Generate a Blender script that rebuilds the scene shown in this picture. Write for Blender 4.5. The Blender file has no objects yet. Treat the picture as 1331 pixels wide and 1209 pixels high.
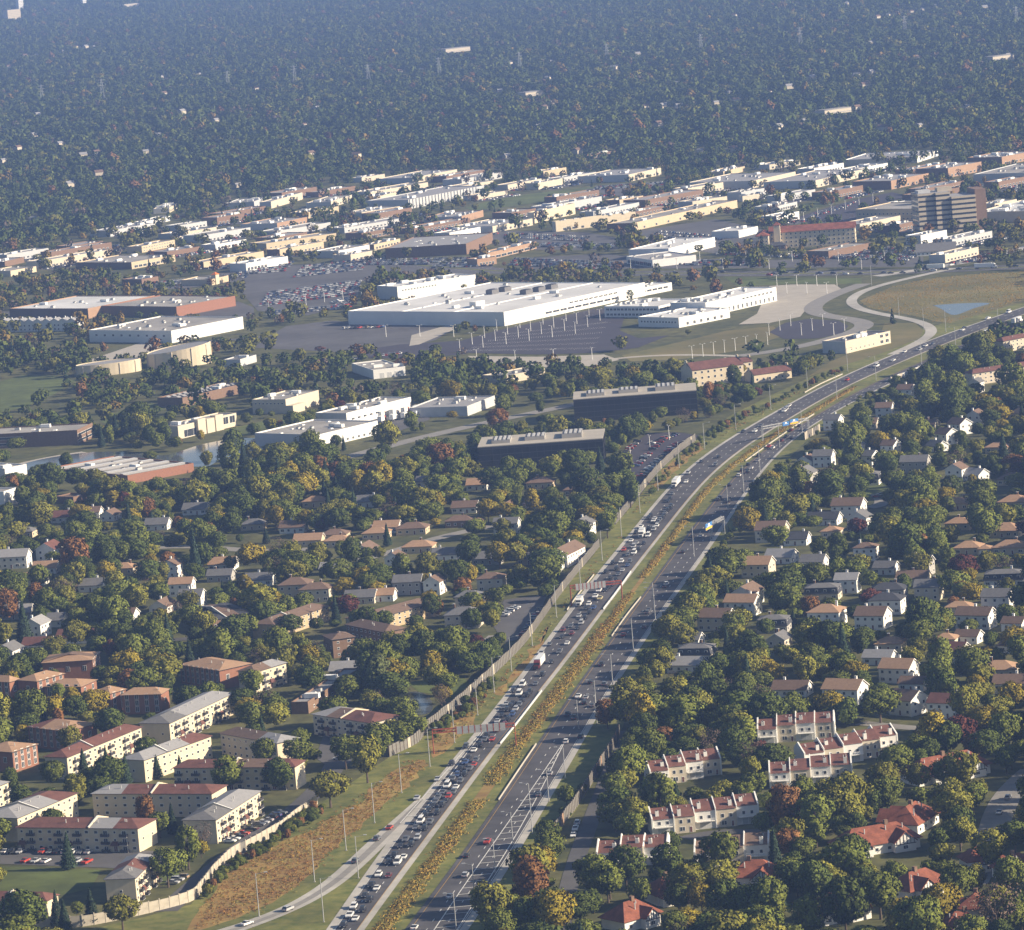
import bpy, math, random
import numpy as np
from mathutils import Vector
R = math.radians
random.seed(7)
rs = np.random.default_rng(7)
sc = bpy.context.scene
col = sc.collection

# ------------------------------------------------------------------ camera
IW, IH = 1331.0, 1209.0
F, PITCH, ROLL, CAMZ = 5715.23, R(8.07146), R(4.55347), 338.12
_cp, _sp, _cr, _sr = math.cos(PITCH), math.sin(PITCH), math.cos(ROLL), math.sin(ROLL)
FW = np.array([0, _cp, -_sp]); U0 = np.array([0, _sp, _cp]); X0 = np.array([1.0, 0, 0])
RT = _cr * X0 - _sr * U0
UP = _sr * X0 + _cr * U0
cam = bpy.data.cameras.new('camera'); camo = bpy.data.objects.new('camera', cam); col.objects.link(camo)
cam.sensor_fit = 'HORIZONTAL'; cam.sensor_width = 36.0; cam.lens = F / IW * 36.0
cam.clip_start = 1.0; cam.clip_end = 60000.0
from mathutils import Matrix
camo.matrix_world = Matrix(((RT[0], UP[0], -FW[0], 0), (RT[1], UP[1], -FW[1], 0), (RT[2], UP[2], -FW[2], CAMZ), (0, 0, 0, 1)))
sc.camera = camo

# ------------------------------------------------------------------ sky, sun, exposure
SUN_AZ, SUN_EL = R(-12.0), R(25.0)         # direction towards the sun, measured from +x
world = bpy.data.worlds.new('World'); sc.world = world; world.use_nodes = True
wn = world.node_tree
sky = wn.nodes.new('ShaderNodeTexSky'); sky.sky_type = 'NISHITA'; sky.sun_disc = False
sky.sun_elevation = SUN_EL; sky.sun_rotation = R(90) - SUN_AZ
sky.air_density = 1.0; sky.dust_density = 1.0
bg = wn.nodes['Background']; bg.inputs['Strength'].default_value = 0.056
wn.links.new(sky.outputs[0], bg.inputs['Color'])
sl = bpy.data.lights.new('sun', 'SUN'); sl.energy = 5.0; sl.angle = R(0.5); sl.color = (1.0, 0.84, 0.62)
so = bpy.data.objects.new('sun', sl); col.objects.link(so)
sdir = Vector((math.cos(SUN_AZ) * math.cos(SUN_EL), math.sin(SUN_AZ) * math.cos(SUN_EL), math.sin(SUN_EL)))
so.rotation_euler = sdir.to_track_quat('Z', 'Y').to_euler(); so.location = (800, 2000, 900)
sc.view_settings.view_transform = 'Standard'; sc.view_settings.look = 'None'
sc.view_settings.gamma = 1.0; sc.view_settings.use_curve_mapping = False
sc.view_settings.exposure = 0.92
sc.render.engine = 'CYCLES'
sc.cycles.use_denoising = True
sc.cycles.max_bounces = 5; sc.cycles.diffuse_bounces = 2; sc.cycles.glossy_bounces = 2; sc.cycles.transmission_bounces = 2
sc.cycles.volume_bounces = 1; sc.cycles.transparent_max_bounces = 6
HAZE_DENSITY = 0.000062

# ------------------------------------------------------------------ pixel <-> ground
def G(px, py, z=0.0):
    d = FW * F + RT * (px - IW / 2) - UP * (py - IH / 2)
    t = (z - CAMZ) / d[2]
    return np.array([d[0] * t, d[1] * t, z])
def g2(p, z=0.0):
    return G(p[0], p[1], z)[:2]
def proj(x, y, z=0.0):
    v = np.array([x, y, z - CAMZ]); d = v @ FW
    return IW / 2 + F * (v @ RT) / d, IH / 2 - F * (v @ UP) / d
def projn(XY, z):
    v = np.column_stack([XY, z - CAMZ]); d = v @ FW
    return IW / 2 + F * (v @ RT) / d, IH / 2 - F * (v @ UP) / d, F / d

# ------------------------------------------------------------------ materials
MATS = {}
def M(name, c, var=0.12, scale=0.35, rough=0.85, metal=0.0, spec=0.3, c2=None, island=0.0, objrand=0.0, scale2=None, w2=0.5):
    if name in MATS: return MATS[name]
    m = bpy.data.materials.new(name); m.use_nodes = True
    nt = m.node_tree; b = nt.nodes['Principled BSDF']
    b.inputs['Roughness'].default_value = rough; b.inputs['Metallic'].default_value = metal
    b.inputs['Specular IOR Level'].default_value = spec
    tc = nt.nodes.new('ShaderNodeTexCoord')
    no = nt.nodes.new('ShaderNodeTexNoise'); no.inputs['Scale'].default_value = scale; no.inputs['Detail'].default_value = 5
    no.inputs['Roughness'].default_value = 0.65
    nt.links.new(tc.outputs['Object'], no.inputs['Vector'])
    rp = nt.nodes.new('ShaderNodeMapRange'); rp.inputs[1].default_value = 0.3; rp.inputs[2].default_value = 0.7
    nt.links.new(no.outputs['Fac'], rp.inputs[0])
    mx = nt.nodes.new('ShaderNodeMix'); mx.data_type = 'RGBA'
    a = [x * (1 - var) for x in c]; d = [x * (1 + var) for x in (c2 or c)]
    mx.inputs[6].default_value = (*a, 1); mx.inputs[7].default_value = (*d, 1)
    nt.links.new(rp.outputs[0], mx.inputs[0])
    out = mx.outputs[2]
    def mul(src, lo, hi):
        mr = nt.nodes.new('ShaderNodeMapRange'); mr.inputs[3].default_value = lo; mr.inputs[4].default_value = hi
        nt.links.new(src, mr.inputs[0])
        vm = nt.nodes.new('ShaderNodeVectorMath'); vm.operation = 'SCALE'
        nt.links.new(out, vm.inputs[0]); nt.links.new(mr.outputs[0], vm.inputs['Scale'])
        return vm.outputs[0]
    if scale2:
        n2 = nt.nodes.new('ShaderNodeTexNoise'); n2.inputs['Scale'].default_value = scale2; n2.inputs['Detail'].default_value = 3
        nt.links.new(tc.outputs['Object'], n2.inputs['Vector'])
        mr = nt.nodes.new('ShaderNodeMapRange'); mr.inputs[1].default_value = 0.35; mr.inputs[2].default_value = 0.65
        nt.links.new(n2.outputs['Fac'], mr.inputs[0])
        out = mul(mr.outputs[0], 1 - w2, 1 + w2)
    if island:
        ge = nt.nodes.new('ShaderNodeNewGeometry'); out = mul(ge.outputs['Random Per Island'], 1 - island, 1 + island)
    if objrand:
        oi = nt.nodes.new('ShaderNodeObjectInfo'); out = mul(oi.outputs['Random'], 1 - objrand, 1 + objrand)
    nt.links.new(out, b.inputs['Base Color'])
    MATS[name] = m
    return m

m_white = M('white_siding', (0.74, 0.73, 0.70), 0.05)
m_whitewall = M('white_panel', (0.72, 0.72, 0.71), 0.05, 0.08)
m_cream = M('cream_stucco', (0.60, 0.52, 0.385), 0.08)
m_beige = M('beige_siding', (0.56, 0.50, 0.40), 0.08)
m_grey = M('grey_siding', (0.36, 0.35, 0.33), 0.08)
m_lgrey = M('light_grey_panel', (0.48, 0.49, 0.50), 0.06)
m_tan = M('tan_block', (0.52, 0.43, 0.30), 0.08)
m_brick = M('red_brick', (0.27, 0.13, 0.085), 0.14, 0.8)
m_bbrick = M('brown_brick', (0.20, 0.13, 0.09), 0.14, 0.8)
m_ybrick = M('buff_brick', (0.45, 0.35, 0.22), 0.12, 0.8)
m_obrick = M('orange_brick', (0.36, 0.235, 0.155), 0.12, 0.3)
m_trim = M('white_trim', (0.78, 0.78, 0.76), 0.03)
m_rgrey = M('grey_shingle', (0.15, 0.15, 0.155), 0.18, 0.9)
m_rlgrey = M('pale_grey_shingle', (0.29, 0.29, 0.30), 0.12, 0.9)
m_rdark = M('dark_shingle', (0.055, 0.058, 0.068), 0.2, 0.9)
m_rbrown = M('brown_shingle', (0.17, 0.115, 0.085), 0.18, 0.9)
m_rtan = M('tan_shingle', (0.36, 0.23, 0.145), 0.15, 0.9)
m_rmaroon = M('maroon_shingle', (0.145, 0.066, 0.052), 0.18, 1.4, scale2=.3, w2=.15)
m_rred = M('red_tile', (0.215, 0.075, 0.045), 0.22, 1.6, scale2=.35, w2=.22)
m_gtan = M('grey_tan_precast', (0.42, 0.37, 0.295), 0.08)
m_rwhite = M('white_membrane', (0.60, 0.605, 0.61), 0.10, 0.05, scale2=0.02, w2=0.10)
m_rgravel = M('grey_gravel_roof', (0.30, 0.29, 0.275), 0.12, 0.06, scale2=0.03, w2=0.12)
m_rtar = M('dark_tar_roof', (0.10, 0.10, 0.11), 0.15, 0.1)
m_unit = M('rooftop_metal', (0.50, 0.50, 0.49), 0.15, 1.0, 0.5)
m_glass = M('dark_glass', (0.04, 0.046, 0.056), 0.2, 0.5, 0.12, spec=0.5)
m_bglass = M('black_curtain_glass', (0.018, 0.02, 0.026), 0.25, 0.4, 0.10, spec=0.5)
m_dark = M('dark_metal', (0.05, 0.05, 0.055), 0.1, 1, 0.5)
m_door = M('brown_door', (0.16, 0.07, 0.05), 0.1)
m_asph = M('freeway_asphalt', (0.080, 0.077, 0.081), 0.16, 0.12, 0.8, scale2=0.03, w2=0.22)
m_asph2 = M('old_asphalt', (0.10, 0.098, 0.10), 0.15, 0.1, 0.85, scale2=0.02, w2=0.15)
m_dlot = M('dark_sealed_asphalt', (0.055, 0.05, 0.062), 0.1, 0.05, 0.85)
m_conc = M('shoulder_concrete', (0.40, 0.385, 0.355), 0.14, 0.15, 0.85, scale2=0.03, w2=0.14)
m_conc2 = M('pale_concrete', (0.40, 0.37, 0.32), 0.12, 0.1, 0.85)
m_street = M('street_concrete', (0.24, 0.23, 0.215), 0.14, 0.2, 0.85)
m_paint = M('road_paint', (0.66, 0.66, 0.64), 0.12, 0.6)
m_ypaint = M('yellow_paint', (0.40, 0.25, 0.08), 0.12, 0.6)
m_lawn = M('mown_grass', (0.088, 0.112, 0.028), 0.25, 0.1, 0.95, scale2=0.03, w2=0.2)
m_verge = M('verge_grass', (0.095, 0.128, 0.024), 0.22, 0.18, 0.95, c2=(0.165, 0.155, 0.042), scale2=0.03, w2=0.2)
m_rust = M('dry_rust_grass', (0.29, 0.155, 0.05), 0.2, 0.12, 0.95, c2=(0.25, 0.19, 0.055), scale2=0.05, w2=0.2)
m_field = M('dry_field_grass', (0.125, 0.128, 0.040), 0.15, 0.02, 0.95, c2=(0.19, 0.155, 0.062), scale2=0.006, w2=0.2)
m_ground = M('wooded_ground', (0.058, 0.070, 0.020), 0.2, 0.03, 0.95, c2=(0.100, 0.096, 0.034), scale2=0.15, w2=0.25)
m_wood = M('weathered_wood', (0.175, 0.168, 0.155), 0.22, 0.5, scale2=.12, w2=.18)
m_wallc = M('barrier_concrete', (0.44, 0.40, 0.33), 0.15, 0.4, scale2=.1, w2=.12)
m_red = M('red_oxide_steel', (0.36, 0.09, 0.05), 0.12, 0.6, 0.6)
m_steel = M('galvanised_steel', (0.42, 0.43, 0.44), 0.1, 0.6, 0.5, 0.3)
m_blue = M('sign_blue', (0.05, 0.17, 0.42), 0.05)
m_yel = M('sign_yellow', (0.75, 0.42, 0.03), 0.05)
m_bark = M('bark', (0.10, 0.075, 0.055), 0.25, 1.5)
m_tyre = M('tyre_rubber', (0.02, 0.02, 0.02), 0.1)
m_orange = M('orange_paint', (0.55, 0.16, 0.03), 0.1)
mw = bpy.data.materials.new('pond_water'); mw.use_nodes = True
_b = mw.node_tree.nodes['Principled BSDF']; _b.inputs['Base Color'].default_value = (0.10, 0.115, 0.13, 1); _b.inputs['Roughness'].default_value = 0.12
_b.inputs['Specular IOR Level'].default_value = 0.8
_n = mw.node_tree.nodes.new('ShaderNodeTexNoise'); _n.inputs['Scale'].default_value = 0.6
_bp = mw.node_tree.nodes.new('ShaderNodeBump'); _bp.inputs['Strength'].default_value = 0.12
mw.node_tree.links.new(_n.outputs[0], _bp.inputs['Height']); mw.node_tree.links.new(_bp.outputs[0], _b.inputs['Normal'])

# ------------------------------------------------------------------ mesh helpers
class MB:
    def __init__(s): s.v = []; s.f = []; s.m = []; s.mats = []
    def mi(s, m):
        if m not in s.mats: s.mats.append(m)
        return s.mats.index(m)
    def poly(s, pts, m):
        n = len(s.v); s.v += [tuple(p) for p in pts]; s.f.append(tuple(range(n, n + len(pts)))); s.m.append(s.mi(m))
    def box(s, x0, x1, y0, y1, z0, z1, m, top=None, bottom=True):
        n = len(s.v); i = s.mi(m); j = s.mi(top) if top else i
        s.v += [(x0, y0, z0), (x1, y0, z0), (x1, y1, z0), (x0, y1, z0), (x0, y0, z1), (x1, y0, z1), (x1, y1, z1), (x0, y1, z1)]
        fs = [(0, 1, 5, 4), (1, 2, 6, 5), (2, 3, 7, 6), (3, 0, 4, 7), (4, 5, 6, 7)] + ([(3, 2, 1, 0)] if bottom else [])
        for k, q in enumerate(fs):
            s.f.append(tuple(n + t for t in q)); s.m.append(j if k == 4 else i)
    def frustum(s, lo, z0, hi, z1, m, top=None):
        n = len(s.v); i = s.mi(m); j = s.mi(top) if top else i
        for (x0, x1, y0, y1), z in ((lo, z0), (hi, z1)):
            s.v += [(x0, y0, z), (x1, y0, z), (x1, y1, z), (x0, y1, z)]
        for k, q in enumerate([(0, 1, 5, 4), (1, 2, 6, 5), (2, 3, 7, 6), (3, 0, 4, 7), (4, 5, 6, 7), (3, 2, 1, 0)]):
            s.f.append(tuple(n + t for t in q)); s.m.append(j if k == 4 else i)
    def tube(s, p, q, r0, r1, m, n=6):
        p = Vector(p); q = Vector(q); d = (q - p).normalized()
        a = d.orthogonal().normalized(); b = d.cross(a); k = len(s.v); i = s.mi(m)
        for c, r in ((p, r0), (q, r1)):
            for t in range(n):
                w = 2 * math.pi * t / n; s.v.append(tuple(c + a * (r * math.cos(w)) + b * (r * math.sin(w))))
        for t in range(n):
            s.f.append((k + t, k + (t + 1) % n, k + n + (t + 1) % n, k + n + t)); s.m.append(i)
        s.f.append(tuple(k + n + t for t in range(n))); s.m.append(i)
    def mesh(s, name):
        me = bpy.data.meshes.new(name); me.from_pydata(s.v, [], s.f)
        for m in s.mats: me.materials.append(m)
        if len(s.mats) > 1: me.polygons.foreach_set('material_index', s.m)
        me.update(); return me
    def build(s, name, parent=None, loc=None, rz=0):
        return link(name, s.mesh(name), parent, loc, rz)
def link(name, me, parent=None, loc=None, rz=0, scale=None):
    o = bpy.data.objects.new(name, me); col.objects.link(o)
    if parent: o.parent = parent
    if loc is not None: o.location = loc
    if rz: o.rotation_euler = (0, 0, rz)
    if scale: o.scale = scale
    return o
def empty(name, loc, rz=0):
    return link(name, None, None, loc, rz)
ALL = []           # every thing that waits for a label: (object, description, px, py)
def tag(o, label, cat, group=None):
    o['label'] = label; o['category'] = cat
    if group: o['group'] = group
def struct(o): o['kind'] = 'structure'; return o
def copy_tree(o, parent=None):
    c = o.copy(); col.objects.link(c); c.parent = parent
    for ch in o.children: copy_tree(ch, c)
    return c
LAND = []          # landmarks: (phrase, px, py)
FOOT = []          # footprints: centre x, y, ux, uy, half length, half width
CLEAR = []         # picture boxes that trees must not hide: x0, x1, y0, y1, ground distance
def register(root, x0, x1, y0, y1, h, ref=None, clear=0.9):
    a = root.rotation_euler[2]; c, s = math.cos(a), math.sin(a); ox, oy = root.location[0], root.location[1]
    mx, my = (x0 + x1) / 2, (y0 + y1) / 2
    cx, cy = ox + c * mx - s * my, oy + s * mx + c * my
    FOOT.append((cx, cy, c, s, abs(x1 - x0) / 2, abs(y1 - y0) / 2))
    pts = [proj(ox + c * x - s * y, oy + s * x + c * y, z) for x in (x0, x1) for y in (y0, y1) for z in (h * 0.25, h)]
    xs = [p[0] for p in pts]; ys = [p[1] for p in pts]
    if clear: CLEAR.append((min(xs), max(xs), min(ys), max(ys), cy, clear))
    p = proj(cx, cy, h / 2)
    if ref: LAND.append((ref, p[0], p[1]))
    return p
def ordinal(n):
    w = ['first', 'second', 'third', 'fourth', 'fifth', 'sixth', 'seventh', 'eighth', 'ninth', 'tenth', 'eleventh', 'twelfth']
    if n <= 12: return w[n - 1]
    return '%d%s' % (n, {1: 'st', 2: 'nd', 3: 'rd'}.get(n % 10, 'th') if n % 100 not in (11, 12, 13) else 'th')

# ------------------------------------------------------------------ splines and roads
def spline(pts, z=0.0, step=6.0, ext=0.0):
    P = [g2(p, z) for p in pts]
    if ext:
        a = P[0] + (P[0] - P[1]) / np.linalg.norm(P[0] - P[1]) * ext
        b = P[-1] + (P[-1] - P[-2]) / np.linalg.norm(P[-1] - P[-2]) * ext
        P = [a] + P + [b]
    P = np.array(P); Q = np.vstack([2 * P[0] - P[1], P, 2 * P[-1] - P[-2]]); out = []
    for i in range(1, len(Q) - 2):
        p0, p1, p2, p3 = Q[i - 1], Q[i], Q[i + 1], Q[i + 2]
        n = max(2, int(np.linalg.norm(p2 - p1) / step))
        for t in np.linspace(0, 1, n, endpoint=False):
            out.append(0.5 * (2 * p1 + (p2 - p0) * t + (2 * p0 - 5 * p1 + 4 * p2 - p3) * t * t + (3 * p1 - p0 - 3 * p2 + p3) * t ** 3))
    out.append(P[-1])
    return np.array(out)
def smooth(A, k=9):
    B = A.copy()
    for _ in range(3):
        pad = np.vstack([np.repeat(B[:1], k, 0), B, np.repeat(B[-1:], k, 0)])
        C = np.array([np.convolve(pad[:, i], np.ones(2 * k + 1) / (2 * k + 1), 'valid') for i in (0, 1)]).T
        C[0] = A[0]; C[-1] = A[-1]; B = C
    return B
def resample(A, n):
    d = np.r_[0, np.cumsum(np.linalg.norm(np.diff(A, axis=0), axis=1))]; s = np.linspace(0, d[-1], n)
    return np.column_stack([np.interp(s, d, A[:, i]) for i in (0, 1)])
def length(A): return float(np.sum(np.linalg.norm(np.diff(A, axis=0), axis=1)))
def strip(name, A, B, z, m, parent=None, kind='structure'):
    n = len(A); b = MB()
    b.v = [(p[0], p[1], z) for p in A] + [(p[0], p[1], z) for p in B]
    b.f = [(i, n + i, n + i + 1, i + 1) for i in range(n - 1)]; b.m = [0] * (n - 1); b.mats = [m]
    o = b.build(name, parent)
    if o.data.polygons[0].normal.z < 0: o.data.flip_normals()
    if parent is None and kind: o['kind'] = kind
    return o
SHEETS = [0]
ROADMASK = []      # ground polygons where no tree stands
def centre_offset(A, w):
    t = np.gradient(A, axis=0); t /= np.linalg.norm(t, axis=1)[:, None]
    nrm = np.column_stack([-t[:, 1], t[:, 0]])
    return A + nrm * w
def road(name, pts, w, m, z, ext=0, dashes=True, keep=True):
    A = smooth(spline(pts, ext=ext, step=5), 4)
    SHEETS[0] += 1; z += .0009 * SHEETS[0]
    L_, R_ = centre_offset(A, w / 2), centre_offset(A, -w / 2)
    o = strip(name, L_, R_, z, m)
    if keep: ROADMASK.append(np.vstack([centre_offset(A, w / 2 + 2.5), centre_offset(A, -w / 2 - 2.5)[::-1]]))
    return o, A
def sheet(name, pts, z, m, kind='structure', mask=False, jag=0, curve=False):
    SHEETS[0] += 1; z += .0007 * SHEETS[0]
    P = [g2(p) for p in pts]
    if jag:
        A = spline(list(pts) + [pts[0]], step=8)[:-1]
        P = [p + rs.normal(0, jag, 2) for p in A]
    if curve: P = list(spline(list(pts) + [pts[0]], step=4)[:-1])
    b = MB(); b.poly([(p[0], p[1], z) for p in P], m); o = b.build(name)
    if o.data.polygons[0].normal.z < 0: o.data.flip_normals()
    if kind: o['kind'] = kind
    if mask: ROADMASK.append(np.array(P))
    return o
def dash_mesh(A, on, period, w, z, m, name, parent):
    d = np.r_[0, np.cumsum(np.linalg.norm(np.diff(A, axis=0), axis=1))]; b = MB()
    at = lambda s: np.array([np.interp(s, d, A[:, 0]), np.interp(s, d, A[:, 1])])
    s = 2.0
    while s + on < d[-1]:
        p, q = at(s), at(s + on); t = (q - p) / max(np.linalg.norm(q - p), 1e-6); n = np.array([-t[1], t[0]]) * w / 2
        b.poly([(*(p - n), z), (*(q - n), z), (*(q + n), z), (*(p + n), z)], m); s += period
    return b.build(name, parent)
def line_mesh(A, w, z, m, name, parent):
    return strip(name, centre_offset(A, w / 2), centre_offset(A, -w / 2), z, m, parent)

# ------------------------------------------------------------------ the ground
gb = MB(); gb.poly([(-9000, -2000, 0), (9000, -2000, 0), (9000, 22000, 0), (-9000, 22000, 0)], m_ground)
struct(gb.build('ground'))

# ------------------------------------------------------------------ the freeway (edges read off the photograph, laid on the ground)
L0 = [(424.7,1208),(456,1166),(492,1112),(510,1091),(522,1040),(560,1012),(588,985),(618,955),(643,920),(686.7,865),(718.3,820.5),(752.5,773),(772,750.4),(807.8,707),(839.3,667.6),(866.8,633),(898,604),(927,582),(964,559.4),(1003.5,537),(1039,519),(1067.8,501),(1112.5,481.5),(1159.8,461.8),(1209.8,442),(1244,430),(1331,400)]
L0 = [(424.7,1208),(456,1163),(492,1110),(520,1072),(548,1036),(588,988),(618,953),(643,920),(686.7,865),(718.3,820.5),(752.5,775),(772,750.4),(807.8,707),(839.3,667.6),(866.8,634),(898,604),(927,582),(964,559.4),(1003.5,537),(1039,518),(1067.8,501.5),(1112.5,481),(1159.8,461),(1209.8,441.5),(1244,428.5),(1331,399)]
L3 = [(474.3,1208.3),(516,1150),(558.5,1094),(584,1060),(622,1007),(648.5,971),(673.5,940),(705,900),(729,870),(760.4,828.4),(809,762),(844.6,716),(873,680),(901,643.6),(932.5,609.4),(958.8,588),(990,567),(1027,544.5),(1065,522),(1086,509),(1138.8,485),(1196.6,460.5),(1244,440.8),(1331,409)]
R0 = [(527,1208),(570.5,1150),(603.5,1107),(634,1063),(646,1045),(697,970),(715.6,941),(742,902),(778.8,852),(793,832),(832.7,777),(863,736),(886.7,703),(913,669),(937.8,638),(969.3,602.5),(1001,579),(1030,559),(1058.7,541),(1112.5,509),(1149,491.5),(1199,469.5),(1230.8,456),(1259.7,444),(1331,417)]
R2 = [(598,1209),(612,1189),(654.6,1124),(672.6,1097),(696,1055),(752,962),(774.8,922),(786.6,902),(852.4,804),(890,752),(923.5,706),(963,648),(992,608),(1026,574),(1056,551),(1108,522),(1160,497),(1199,479),(1246.6,459),(1296.5,440),(1331,426)]
SP = {}
for k, v in (('L0', L0), ('L3', L3), ('R0', R0), ('R2', R2)):
    SP[k] = resample(smooth(spline(v, ext=90), 8), 420)
cl = (SP['L0'] + SP['L3']) / 2
L1 = SP['L0'] + (SP['L3'] - SP['L0']) * (3.2 / np.maximum(np.linalg.norm(SP['L3'] - SP['L0'], axis=1), 10))[:, None]
L2 = SP['L3'] + (SP['L0'] - SP['L3']) * (2.6 / np.maximum(np.linalg.norm(SP['L3'] - SP['L0'], axis=1), 10))[:, None]
R1 = SP['R0'] + (SP['R2'] - SP['R0']) * 0.10
uR = (SP['R2'] - SP['R0']); uR /= np.linalg.norm(uR, axis=1)[:, None]
R3 = SP['R2'] + uR * 3.0
Z1, Z2, Z3 = 0.10, 0.16, 0.22
fa = strip('freeway_road', L1, L2, Z2, m_asph)
fa_s = strip('shoulder', SP['L0'], L1, Z2, m_conc, fa); strip('shoulder', L2, SP['L3'], Z2, m_conc, fa)
fb = strip('freeway_road', SP['R0'], SP['R2'], Z2, m_asph); strip('shoulder', SP['R2'], R3, Z2, m_conc, fb)
ROADMASK.append(np.vstack([SP['L0'] + (SP['L0'] - SP['L3']) * .25, (R3 + uR * 2.0)[::-1]]))
for t in (1 / 3, 2 / 3):
    dash_mesh(L1 + (L2 - L1) * t, 3.2, 12.2, 0.26, Z3, m_paint, 'lane_line', fa)
    dash_mesh(R1 + (SP['R2'] - R1) * t, 3.2, 12.2, 0.26, Z3, m_paint, 'lane_line', fb)
line_mesh(L1, 0.2, Z3, m_paint, 'edge_line', fa); line_mesh(L2, 0.2, Z3, m_ypaint, 'edge_line', fa)
line_mesh(R1, 0.2, Z3, m_ypaint, 'edge_line', fb); line_mesh(SP['R2'] - uR * 0.4, 0.22, Z3, m_paint, 'edge_line', fb)
def hatch(a, b, n, parent):
    A, B = resample(spline(a), 60), resample(spline(b), 60)
    line_mesh(A, 0.32, Z3 + .03, m_paint, 'gore_line', parent); line_mesh(B, 0.32, Z3 + .03, m_paint, 'gore_line', parent)
    h = MB(); A2, B2 = resample(A, n), resample(B, n)
    for p, q in zip(A2[:-1], B2[:-1]):
        d = (q - p); k = np.linalg.norm(d); t = np.array([-d[1], d[0]]) / k * 0.22
        h.poly([(*(p - t), Z3 + .05), (*(q - t), Z3 + .05), (*(q + t), Z3 + .05), (*(p + t), Z3 + .05)], m_paint)
    o = h.build('gore_hatching', parent)
hatch([(560,1216),(600,1157),(650,1085),(690,1028),(731,968)], [(592,1213),(627,1157),(665,1096),(700,1033),(733,967)], 34, fb)
hatch([(520,1071),(549,1038),(575,1009),(600,980),(628,950)], [(538,1072),(561,1042),(583,1012),(605,982),(630,950)], 14, fa)
# exit ramp
RA = [(532,1050),(516,1072),(492,1079),(468,1103),(444,1128),(414,1157),(390,1172),(354,1191),(315,1203),(270,1213)]
RA = [(545,1036),(520,1060),(497,1077),(470,1101),(444,1128),(414,1156),(388,1172),(354,1190),(315,1203),(270,1213)]
RB = [(552,1042),(532,1066),(516,1084),(492,1108),(468,1131),(435,1160),(399,1181),(369,1193),(333,1207),(290,1219)]
ra, rb = resample(smooth(spline(RA), 3), 60), resample(smooth(spline(RB), 3), 60)
rampA = strip('exit_ramp_road', ra, rb, Z2 - .03, m_conc)
strip('lane', ra + (rb - ra) * .36, ra + (rb - ra) * .72, Z2 + .01, m_street, rampA)
ROADMASK.append(np.vstack([ra, rb[::-1]]))
# loop ramp, arterial, boulevard and other roads
LOOP = [(1240,349),(1202,357),(1165,366),(1139,372),(1115,381.5),(1104,391),(1112.5,400),(1131,406),(1165,412),(1191,416.5),(1209,423.6),(1213,432),(1205,440),(1188,448.5),(1160,461)]
loop, loopc = road('loop_ramp_road', LOOP, 7.5, m_conc, Z2 + .02)
art, artc = road('arterial_road', [(560,346),(640,352),(760,356),(880,355),(981,356),(1100,355),(1181,353),(1260,350),(1340,346)], 30, m_asph2, Z1, ext=60)
line_mesh(artc, 4.5, Z1 + .05, m_verge, 'median', art)
for t in (-11, -7.5, 7.5, 11): dash_mesh(centre_offset(artc, t), 3, 12, .3, Z1 + .06, m_paint, 'lane_line', art)
art2, art2c = road('arterial_road', [(1195,351),(1235,345),(1275,337),(1340,320)], 13, m_conc, Z2, ext=40)
boul, boulc = road('boulevard_road', [(1123,369),(1097,378),(1068,390),(1053,402),(1068,411),(1099,413.5),(1126,418),(1128,425),(1107,433),(1081,440),(1047,450),(997,459),(960,463)], 13, m_street, Z1 + .02)
road('service_road', [(440,597),(480,587),(521,575.5),(585,560),(643,547),(744,526.5),(800,514)], 12, m_street, Z1)
road('service_road', [(770,470),(830,462),(900,461),(960,463)], 7, m_conc2, Z1 + .01)
road('service_road', [(250,445),(330,440),(400,430),(440,420),(520,427)], 9, m_asph2, Z1 + .01)
road('service_road', [(0,612),(30,602),(70,592),(110,588)], 9, m_conc2, Z1)
road('street', [(150,716),(203,713),(255,706),(300,716),(350,720),(400,714)], 9, m_street, Z1)
road('street', [(470,728),(520,716),(560,700),(600,690),(640,684)], 9, m_street, Z1)
road('street', [(560,868),(600,862),(630,838),(645,826)], 7, m_street, Z1)
road('street', [(180,838),(230,826),(300,830),(370,838),(450,842)], 8, m_asph2, Z1)
road('street', [(812,950),(800,985),(783,1030),(766,1073),(748,1120),(737,1160),(728,1215)], 6.2, m_asph2, Z1)
road('street', [(1345,1000),(1315,1024),(1300,1046),(1291,1080),(1283,1118),(1262,1150)], 10.5, m_street, Z1)
road('street', [(1130,660),(1146,664),(1152,655),(1150,645),(1141,642)], 8, m_street, Z1)
road('street', [(1150,718),(1175,712),(1200,706),(1220,700)], 9, m_asph2, Z1)
road('street', [(1118,940),(1160,948),(1200,946),(1250,952),(1335,958)], 7, m_street, Z1)
road('driveway', [(1012,772),(1020,760),(1024,748)], 7, m_asph2, Z1)
road('driveway', [(890,1090),(915,1075),(948,1072),(985,1082)], 7, m_asph2, Z1)
road('alley', [(215,1185),(240,1160),(266,1140),(320,1094),(370,1065),(402,1038),(430,1010),(440,985)], 8.5, m_asph2, Z1)
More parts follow.
